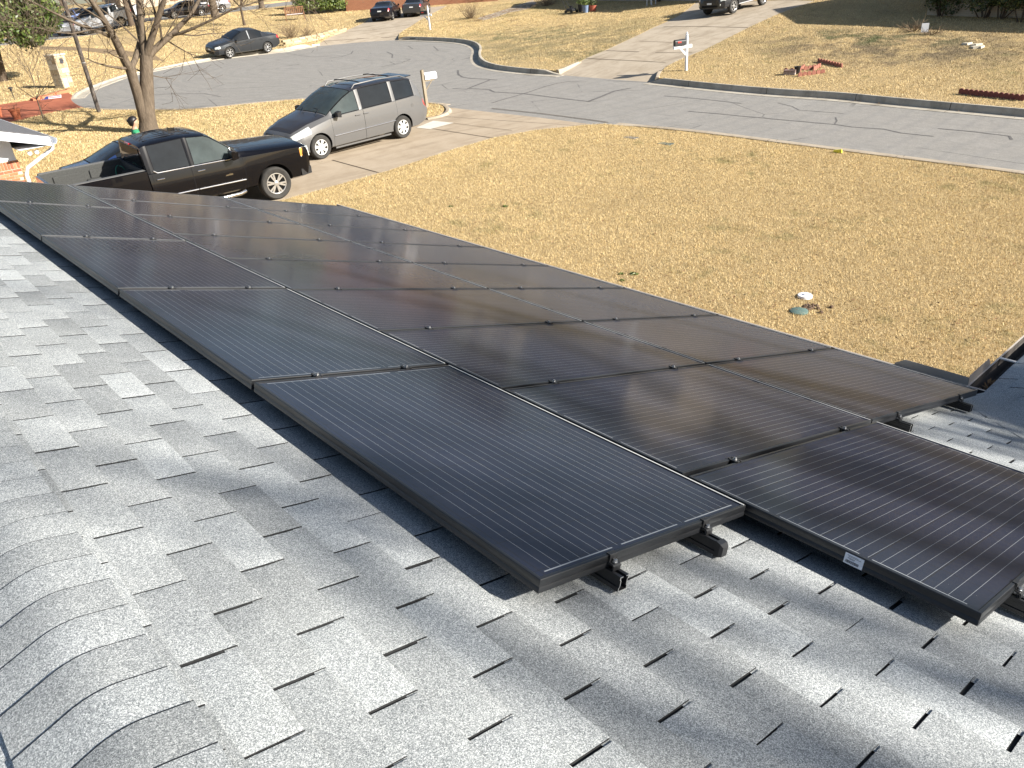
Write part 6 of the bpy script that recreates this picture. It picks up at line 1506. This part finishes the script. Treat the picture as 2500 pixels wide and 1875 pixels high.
# low stone retaining wall by the turning circle
rw = [gp(*q) for q in ((690, 113), (730, 106), (775, 97), (812, 86), (842, 76))]; wl_ = thing('retaining_wall', 'low tan stone block wall between dry shrubs and the turning circle', 'wall', tuple(rw[0])); R = random.Random(9)
LW = []
for a, b in zip(rw[:-1], rw[1:]):
    L = np.linalg.norm((b - a)[:2]); n = max(1, int(L / .55)); 
    for i in range(n): LW.append((a + (b - a) * (i + .5) / n, math.atan2((b - a)[1], (b - a)[0]), L / n))
for lvl in range(3):
    for i, (q, an, w) in enumerate(LW):
        if lvl == 2 and i > len(LW) * .75: continue
        mb = MB(); mb.bbox(-w / 2 + .012, w / 2 - .012, -.12, .12, 0, .135, .015); mb.build('block', MSTONE[R.choice((0, 0, 1, 2))], wl_, loc=(q[0] - rw[0][0] + (w * .25 if lvl % 2 else 0) * math.cos(an), q[1] - rw[0][1] + (w * .25 if lvl % 2 else 0) * math.sin(an), gzf(q[0], q[1]) - rw[0][2] - .06 + lvl * .14), rot=(0, 0, an + R.gauss(0, .02)))
# painted house numbers on kerbs
def kerb_number(txt, px, inv, parent):
    p = gp(*px); best = min(((np.hypot(p[0] - P[i][0], p[1] - P[i][1]), P[i], N[i]) for o_, P, N, L in KERBS for i in range(len(P))), key=lambda t: t[0]); q, n = best[1], best[2]
    z = gzf(*q) - float(sdrop(q[1])) + .10; q = q - n * .165; ang = math.atan2(n[1], n[0]) + math.pi / 2
    mb = MB(); mb.box(-.26, .26, -.004, .0, -.055, .055); pl = mb.build('number_plate', MINK if inv else MPLATE, parent, loc=(q[0] + n[0] * .002, q[1] + n[1] * .002, z), rot=(-.28, 0, ang))
    obj('number', text_mesh(txt, .13, MPLATE if inv else MINK), pl, loc=(0, -.006, 0), rot=(math.pi / 2, 0, math.pi if False else 0))
kerb_number('913', (767, 104), False, KERBS[2][0]); kerb_number('911', (1028, 88), True, KERBS[0][0])
# red path side: pots, lights, sapling, flag tile, edging stones
for px, lab, sc in (((43, 291), 'terracotta flower pot on the red paved path', 1.0), ((-2, 286), 'terracotta pot at the outer edge of the red path', .9)):
    p = gp(*px); t_ = thing('flower_pot', lab, 'pot', tuple(p)); mb = MB(); mb.lathe([(.13*sc, 0), (.20*sc, .34*sc), (.23*sc, .35*sc), (.23*sc, .42*sc), (.19*sc, .42*sc), (.18*sc, .30*sc)], 16); mb.build('pot', M_simple('pot_clay', (.48, .15, .07), .8, var=.15), t_, 40)
    mb = MB(); Rr = random.Random(2)
    for _ in range(9): grow(mb, (0, 0, .3*sc), (Rr.gauss(0, .5), Rr.gauss(0, .5), 1), .28, .006, 1, Rr, .3, 3, (1, 2), 0, .004, 4)
    mb.build('dry_plant', MTWIG, t_)
p = gp(36, 245); pl_ = thing('path_light', 'small dark garden path light on a stake in yellow grass', 'lamp', tuple(p)); mb = MB(); mb.tube([(0, 0, -.1), (0, 0, .48)], .016, 6); mb.build('stake', MPLAST, pl_); mb = MB(); mb.lathe([(.05, .42), (.05, .52), (.12, .53), (.10, .57), (.02, .60)], 12); mb.build('lamp_head', MPLAST, pl_, 40)
p = gp(126, 241); fg = thing('garden_plaque', 'small red white and blue plaque lying by the red path', 'plaque', (p[0], p[1], p[2] + .02)); fg.rotation_euler = (.35, 0, math.radians(70)); 
mb = MB(); mb.bbox(-.42, .42, -.20, .20, 0, .03, .005); mb.build('board', MWHITE, fg)
mb = MB(); mb.box(-.40, -.12, -.18, .18, .031, .034); mb.build('blue_field', M_simple('flag_blue', (.03, .05, .18), .6), fg)
for i in range(3): mb = MB(); mb.box(-.12, .40, -.18 + i * .14, -.11 + i * .14, .031, .034); mb.build('red_stripe', M_simple('flag_red', (.45, .05, .05), .6), fg)
R = random.Random(14)
for i in range(9):
    t = i / 8; p = gp(88 + 80 * t, 245 - 22 * t); w = R.uniform(.25, .40); mb = MB(); mb.loft([[(-w, -w*.6, -.05), (w*.9, -w*.7, -.05), (w, w*.6, -.05), (-w*.8, w*.7, -.05)], [(-w*.8, -w*.5, .10), (w*.7, -w*.5, .13), (w*.8, w*.4, .11), (-w*.6, w*.5, .12)]])
    tag(mb.build('edging_stone', M_simple('red_stone_%d' % i, (.42 + R.uniform(-.06, .06), .16, .075), .9, var=.2), loc=tuple(p), rot=(0, 0, R.uniform(0, 3))), 'orange red edging stone along the red path', 'stone', 'red stones edging the path')
simple_bare('thin leafless sapling beside the red path', gp(106, 288), 2.6, 51, MBARK, .028, depth=2, name='sapling', minr=.006)
simple_bare('slender leafless sapling in yellow grass near the stone pillar', gp(82, 200), 2.3, 52, MBARK, .024, depth=2, name='sapling', minr=.006)

# ------------------------------------------------------------------ far vehicles
sol, _ = saloon('coupe_car', 'black two-door coupe parked nose-in on the sloping driveway', 'car', 'coupe', MBLK, 5)
cor, _ = saloon('saloon_car', 'dark grey saloon car parked beside the black coupe', 'car', 'saloon', MSED2, 6)
suv, _ = saloon('suv_car', 'dark SUV facing the street on the wide driveway', 'SUV', 'suv', MSUV, 6)
def place_two(root, pa, pb, wb, side, front_first, halfw):
    """pa, pb: pixels of two wheel contacts on the visible side (rear, front); side=+1 if that is the car's left"""
    a = gp(*pa)[:2]; b = gp(*pb)[:2]; d = (b - a) / np.linalg.norm(b - a); l = np.array([-d[1], d[0]]); mid = (a + b) / 2 - l * side * halfw
    s = np.linalg.norm(b - a) / wb; return mid, math.degrees(math.atan2(d[1], d[0])), s
m_, hd, s_ = place_two(suv, (1867, 11), (1792, 34), 2.72, 1, True, .9); print('suv', m_, hd, s_)
pc = gp(1792, 34)[:2]; dh = math.radians(hd); dv = np.array([math.cos(dh), math.sin(dh)]); lv = np.array([-dv[1], dv[0]]); place(suv, *(pc - dv * 1.36 - lv * .9), hd)
m_, hd, s_ = place_two(cor, (1035, 24.5), (1084, 23.5), 2.57, -1, False, .85); print('corolla', m_, hd, s_)
pr_ = gp(1019, 44)[:2]; place(cor, pr_[0] - 2.6, pr_[1] + 1.9, 133.0)
pr_ = gp(963, 47.5)[:2]; place(sol, pr_[0] - 1.3, pr_[1] + .15, 133.0)
far = [('saloon_car', 'silver saloon car standing on the far street', 'saloon', MSILV, (172, 82), 158), ('saloon_car', 'blue saloon car parked beyond the far street', 'saloon', MBLUE, (185, 60), -84), ('suv_car', 'black SUV parked beyond the far street beside the white pickup', 'suv', MBLK, (232, 70), -130),
       ('saloon_car', 'black saloon car glimpsed through the bare branches', 'saloon', MBLK, (455, 42), -95), ('suv_car', 'silver SUV glimpsed through bare branches beyond the lawn', 'suv', MSILV, (505, 34), -92)]
for nm, lab, kd, pm, px, hd in far:
    r_, _ = saloon(nm, lab, 'car', kd, pm, 5); p = gp(*px)[:2]; place(r_, p[0], p[1], hd)
wt = copy_tree(trk); tag(wt, 'white pickup truck parked beyond the far street', 'pickup truck'); wt['label'] = 'white pickup truck parked beyond the far street'
def recolour(o, src, dst):
    if o.type == 'MESH' and src.name in [m.name for m in o.data.materials if m]:
        o.data = o.data.copy()
        for i, m_ in enumerate(o.data.materials):
            if m_ == src: o.data.materials[i] = dst
    for c in o.children: recolour(c, src, dst)
recolour(wt, MTRK, MWHT); p = gp(268, 68)[:2]; place(wt, p[0], p[1], -132)

# ------------------------------------------------------------------ hedge, shrubs, background trees
h0, h1 = gp(728, 38), gp(842, 29.5); hd_ = (h1 - h0) / np.linalg.norm(h1 - h0); hn = np.array([-hd_[1], hd_[0], 0]); Lh = np.linalg.norm((h1 - h0)[:2])
cs = [(h0 + hd_ * (i + .5) * Lh / 12 + hn * k + np.array([0, 0, z]), .62) for i in range(12) for k in (.3, .95) for z in (.75, 1.35, 1.75)]
bush('hedge', 'clipped green hedge in front of the red brown brick house', 'hedge', (h0 + h1) / 2, cs, 9000, (.10, .05), MHEDGE, 8, .04)
def sh(px, lab, rad, n, seed, mat=MSHRUB):
    p = gp(*px); R = random.Random(seed); cs = [(p + np.array([R.gauss(0, rad * .5), R.gauss(0, rad * .4), rad * R.uniform(.5, 1.9)]), rad * R.uniform(.45, .7)) for _ in range(9)]
    bush('shrub', lab, 'shrub', p, cs, n, (.07, .035), mat, seed, .03)
sh((2295, 41), 'leggy shrub with sunlit yellow green top by the brick pier', .85, 3000, 61); sh((2400, 44), 'large dark shrub before the tan brick wall', 1.1, 3500, 62); sh((2440, 46), 'wide dark shrub right of the large one before the tan wall', 1.2, 3500, 63); sh((2492, 54), 'dark shrub farthest along the tan brick house', .9, 2500, 64)
sh((1610, 4), 'round green shrub beside the driveway of the SUV', .6, 1500, 65, MHEDGE)
dry_shrub('dry brushy shrub behind the low stone wall', gp(712, 92), .9, 1.0, 71, 60); dry_shrub('smaller dry shrub at the end of the low stone wall', gp(752, 88), .5, .6, 72, 40); dry_shrub('leafless grey shrub beside the sandy walk', gp(1148, 46), .9, .9, 73, 60); dry_shrub('tangled bare shrub by the house above the walk', gp(1335, 14), 1.0, 1.3, 74, 70); dry_shrub('dry clump beside the small white yard sign', gp(2232, 76), .35, .5, 75, 40); dry_shrub('dry tuft before the tan brick house', gp(2272, 84), .25, .4, 76, 26)
simple_bare('leafless tree with pale trunk behind the graphite saloon', gp(527, 42), 9, 81, MBARK, .36); simple_bare('small leafless tree on the lawn near the garden bench', gp(597, 62), 4.5, 82, MBARKD, .10, depth=3)
simple_bare('leafless street tree beside the far white pickup', gp(322, 62), 9, 83, MBARKD, .25); simple_bare('leafless tree left of the far brown house', gp(120, 70), 10, 84, MBARK, .28)
simple_bare('leafless tree behind the hedge and bench', gp(640, 20), 9, 85, MBARK, .28); simple_bare('leafless tree in front of the house with the SUV', gp(1330, 2) + np.array([-3, 5, .5]), 9, 86, MBARK, .28); simple_bare('leafless yard tree behind the sandy walk', gp(1240, 2) + np.array([-4, 6, .4]), 9, 87, MBARK, .3)
# mower and garden clutter on the far lawn
p = gp(1395, 32); mw = thing('lawn_mower', 'old lawn mower standing on the sloping far lawn', 'mower', tuple(p)); mb = MB(); mb.bbox(-.28, .28, -.24, .24, .10, .30, .05); mb.lathe([(.13, .30), (.13, .42), (.08, .45)], 12); mb.build('deck', MPLAST, mw, 40)
for s in (-1, 1):
    mb = MB(); mb.tube([(-.25, s * .2, .25), (-.80, s * .2, .98)], .018, 6); mb.build('handle', MPLAST, mw)
    for x in (-.28, .28): mb = MB(); mb.lathe([(.10, -.03), (.10, .03)], 14, 'Y', (x, s * .27, .10)); mb.build('wheel', MTYRE, mw)
for (x, y), lab, col, r0, h in (((1430, 31), 'blue plastic pot with green plant beside the mower', (.16, .22, .34), .20, .40), ((1419, 29), 'black plant pot behind the blue pot', (.02, .02, .025), .22, .42), ((1447, 28), 'brick red planter box at the end of the pot group', (.38, .10, .06), .26, .32)):
    p = gp(x, y); t_ = thing('planter_pot', lab, 'pot', tuple(p)); mb = MB(); mb.lathe([(r0 * .75, 0), (r0, h), (r0 * 1.06, h + .01), (r0 * 1.06, h + .05), (r0 * .9, h + .05), (r0 * .85, h - .05)], 16); mb.build('pot', M_simple('pot_%s' % lab[:5], col, .6), t_, 40)
    V, F = leaf_cloud([(np.array([0, 0, h + .25]), .32)], 160, (.08, .03), 5); obj('foliage', npmesh('foliage', V, F, MHEDGE if 'red' not in lab else MSHRUB), t_)
p = gp(1590, 12); cl = thing('plastic_chair', 'white plastic garden chair beside the driveway of the SUV', 'chair', tuple(p)); 
for sx in (-.2, .2):
    for sy in (-.2, .2): mb = MB(); mb.box(sx - .02, sx + .02, sy - .02, sy + .02, -.03, .42); mb.build('leg', MWHITE, cl)
mb = MB(); mb.bbox(-.24, .24, -.24, .24, .42, .45, .01); mb.build('seat', MWHITE, cl); mb = MB(); mb.bbox(-.24, .24, .20, .24, .45, .88, .01); mb.build('backrest', MWHITE, cl)
# leaves along the walk
R = random.Random(17); V = []; F = []
for i in range(900):
    t = R.random(); q = gp(1170 + 135 * t, 51 - 40 * t) if i % 30 == 0 else None
    if q is not None: qc = q
    a = R.uniform(0, 6.28); l = R.uniform(.03, .07); x = qc[0] + R.gauss(0, .8); y = qc[1] - abs(R.gauss(0, .45)); z = gzf(x, y) + .03 + R.uniform(0, .05); n = len(V); c, s = math.cos(a) * l, math.sin(a) * l; V += [(x - c, y - s, z), (x - s * .6, y + c * .6, z + .02), (x + c, y + s, z + .01), (x + s * .6, y - c * .6, z)]; F.append((n, n+1, n+2, n+3))
me = bpy.data.meshes.new('fallen_leaves'); me.from_pydata(V, [], F); me.materials.append(MLEAF); tag(obj('fallen_leaves', me), 'brown fallen leaves drifted along the sandy walk', 'leaves', kind='stuff')

# distant belt of bare trees closing the view beyond the houses
R = random.Random(23); mb = MB()
for i in range(150):
    if i < 80: x, y = -R.uniform(118, 165), R.uniform(-70, 90)
    else: x, y = R.uniform(-110, 45), R.uniform(70, 110)
    z = float(gz(np.array([x]), np.array([y]))[0]); H = R.uniform(7, 12); tp_ = Vector((x + R.gauss(0, .5), y + R.gauss(0, .5), z + H * .4)); mb.tube([(x, y, z - .3), tuple(tp_)], [.25, .16], 5, caps=False)
    for k in range(6):
        d = Vector((R.gauss(0, .6), R.gauss(0, .6), 1)); grow(mb, tp_ - Vector((0, 0, R.uniform(0, 1.5))), d, H * .45, .10, 2, R, .25, 3, (3, 5), .1, .03, 3)
tag(mb.build('distant_trees', MBARKD, fix=False), 'distant belt of leafless brown trees beyond the houses', 'trees', kind='stuff')

# unseen evergreen, added outside the view to cast shade on the wing roof
eb = np.array([10.9, 9.15, gzf(10.9, 9.15)]); R = random.Random(91)
cs = [(eb + np.array([R.gauss(0, .42), R.gauss(0, .42), 6.3 + R.uniform(0, 2.6)]), R.uniform(.6, .9)) for _ in range(26)]
et = bush('evergreen_tree', 'dense evergreen tree growing beside the house wing', 'tree', eb, cs, 7000, (.12, .06), MSHRUB, 92, .06)
mb = MB(); mb.tube([(0, 0, -.2), (0, 0, 3.5), (.1, 0, 8.5)], [.22, .17, .06], 10); mb.build('trunk', MBARKD, et, 60)

# scattered leaf litter on the front lawn and along the gutters
R = random.Random(41); V = []; F = []
def litter(x, y, z, l):
    a = R.uniform(0, 6.28); c, s = math.cos(a) * l, math.sin(a) * l; n = len(V); t = R.uniform(0, .02)
    V.extend([(x - c, y - s, z), (x - s * .6, y + c * .6, z + t), (x + c, y + s, z + .008), (x + s * .6, y - c * .6, z + t)]); F.append((n, n+1, n+2, n+3))
for i in range(900):
    x, y = R.uniform(-17, 0), R.uniform(5, 18.5)
    if not inside([x], [y], drive_a)[0]: litter(x, y, gzf(x, y) + R.uniform(.025, .045), R.uniform(.015, .04))
me = bpy.data.meshes.new('lawn_litter'); me.from_pydata(V, [], F); me.materials.append(MLEAF); tag(obj('lawn_litter', me), 'brown leaf litter scattered over the front lawn', 'leaves', kind='stuff')
V = []; F = []
for o_, P, N, L in KERBS[:2]:
    for i in range(len(P)):
        if P[i][0] > 6: break
        for _ in range(R.choice((0, 1, 1, 3, 6))):
            q = P[i] - N[i] * R.uniform(.19, .5) + np.array([R.uniform(-.3, .3), 0]); litter(q[0], q[1], surf_z(*q) + R.uniform(.022, .035), R.uniform(.012, .035))
me = bpy.data.meshes.new('gutter_litter'); me.from_pydata(V, [], F); me.materials.append(MLEAF); tag(obj('gutter_litter', me), 'brown leaf litter in the street gutter along the far kerb', 'leaves', kind='stuff')
# ------------------------------------------------------------------ the person walking behind the truck
def skin_body(chains, mat_fn, mats, name, parent, sub=2):
    """chains: list of [(xyz, radius), ...]; first vertex of later chains is merged with an existing joint"""
    V = []; E = []; Rr = []; key = {}
    for ch in chains:
        prev = None
        for p, r in ch:
            k = tuple(round(a, 4) for a in p)
            if k not in key: key[k] = len(V); V.append(p); Rr.append(r)
            i = key[k]
            if prev is not None: E.append((prev, i))
            prev = i
    me = bpy.data.meshes.new('sk'); me.from_pydata(V, E, []); o = bpy.data.objects.new('sk', me); COL.objects.link(o)
    md = o.modifiers.new('s', 'SKIN'); sv = me.skin_vertices[0].data
    for i, r in enumerate(Rr): sv[i].radius = r if hasattr(r, '__len__') else (r, r); sv[i].use_root = (i == 0)
    ss = o.modifiers.new('d', 'SUBSURF'); ss.levels = sub; ss.render_levels = sub
    dg = bpy.context.evaluated_depsgraph_get(); dg.update(); r = bpy.data.meshes.new_from_object(o.evaluated_get(dg)); bpy.data.objects.remove(o)
    r.materials.clear()
    for m_ in mats: r.materials.append(m_)
    for p in r.polygons: p.material_index = mat_fn(p.center); p.use_smooth = True
    return obj(name, r, parent)
MSKIN = M_simple('skin', (.48, .27, .18), .5, var=.08); MGREEN = M_simple('green_shirt', (.02, .21, .095), .8, var=.15, scale=12, bump=.2); MJEAN = M_simple('blue_jeans', (.05, .075, .13), .85, var=.2, scale=20); MHAIR = M_simple('black_hair', (.012, .010, .010), .45, var=.3, scale=30); MSHOE = M_simple('dark_shoe', (.03, .03, .03), .6)
px_, py_ = -21.45, 5.62; pz = surf_z(px_, py_)
per = thing('person', 'person in green shirt with black tied-back hair walking behind the pickup truck', 'person', (px_, py_, pz)); per.rotation_euler = (0, 0, math.radians(78)); per.scale = (1.11, 1.11, 1.11)
# local x = walking direction
pel = (0, 0, .86)
ch = [[(pel, (.155, .125)), ((.01, 0, 1.0), (.135, .11)), ((.02, 0, 1.14), (.150, .115)), ((.03, 0, 1.235), (.135, .10)), ((.030, 0, 1.30), (.075, .07)), ((.040, 0, 1.36), (.062, .06)), ((.055, 0, 1.425), (.098, .088)), ((.050, 0, 1.50), (.104, .092)), ((.045, 0, 1.55), (.06, .055))]]
for s, f in ((1, 1), (-1, -1)):
    ch.append([(pel, (.155, .125)), ((.0, s * .085, .80), .085), ((.10 * f + .04, s * .085, .46), .06), ((.10 * f, s * .085, .26), .052), ((.04 + .16 * f - .03, s * .085, .09), .038), ((.04 + .16 * f, s * .09, .045), .04), ((.04 + .16 * f + .13, s * .10, .035), .032)])
    ch.append([((.03, 0, 1.235), (.135, .10)), ((.02, s * .165, 1.245), .064), ((-.02 * f, s * .195, 1.08), .044), ((-.05 * f, s * .205, .99), .036), ((-.02 * f + .05, s * .20, .88), .030), ((.02 - .02 * f + .07, s * .195, .77), .024), ((.03 - .02 * f + .08, s * .192, .73), (.022, .035))])
    hx, hy, hz = .03 - .02 * f + .08, s * .192, .73
    for k in range(4):
        yy = (k - 1.5) * .018; ln = (.062, .072, .068, .052)[k]
        ch.append([((hx, hy, hz), (.022, .035)), ((hx + yy, hy, hz - .045), .0095), ((hx + yy + .006, hy - s * .008, hz - .045 - ln * .5), .0088), ((hx + yy + .014, hy - s * .02, hz - .045 - ln), .007)])
    ch.append([((hx, hy, hz), (.022, .035)), ((hx + .030, hy - s * .012, hz - .012), .010), ((hx + .044, hy - s * .02, hz - .045), .008)])
def mf(c):
    if c.z > 1.30: return 0
    if c.z > .90 and not (abs(c.y) > .17 and c.z < 1.02): return 1
    if abs(c.y) > .165: return 0
    if c.z > .10: return 2
    return 3
body = skin_body(ch, mf, [MSKIN, MGREEN, MJEAN, MSHOE], 'body', per)
mb = MB()
rings = []
for i, (z, r, dx) in enumerate(((1.37, .062, -.040), (1.42, .092, -.032), (1.48, .106, -.022), (1.53, .100, -.014), (1.575, .066, -.008), (1.592, .02, -.006))):
    rings.append([(.05 + dx + r * 1.05 * math.cos(a), r * .95 * math.sin(a), z + (.03 if math.cos(a) > .3 and i < 3 else 0)) for a in np.linspace(0, 2 * math.pi, 17)[:-1]])
mb.loft(rings); hair = mb.build('hair', MHAIR, per, 70)
mb = MB(); mb.lathe([(.012, -.035), (.03, -.025), (.038, 0), (.03, .025), (.012, .035)], 12, 'X', (-.065, 0, 1.50)); mb.build('bun', MHAIR, hair, 70)
mb = MB(); mb.loft([[(.132, -.012, 1.435), (.132, .012, 1.435), (.136, .006, 1.47), (.136, -.006, 1.47)], [(.158, -.010, 1.43), (.158, .010, 1.43), (.140, .005, 1.468), (.140, -.005, 1.468)]])
mb.build('nose', MSKIN, body)
for s in (1, -1):
    mb = MB(); mb.lathe([(.004, -.004), (.009, 0), (.004, .004)], 8, 'X', (.137, s * .030, 1.462)); mb.build('eye', MHAIR, body); mb = MB(); mb.lathe([(.01, -.006), (.028, -.002), (.028, .003), (.012, .006)], 10, 'Y', (.055, s * .080, 1.45)); mb.build('ear', MSKIN, body)
mb = MB(); mb.box(.126, .134, -.022, .022, 1.395, 1.403); mb.build('mouth', M_simple('lips', (.32, .12, .09), .5), body)
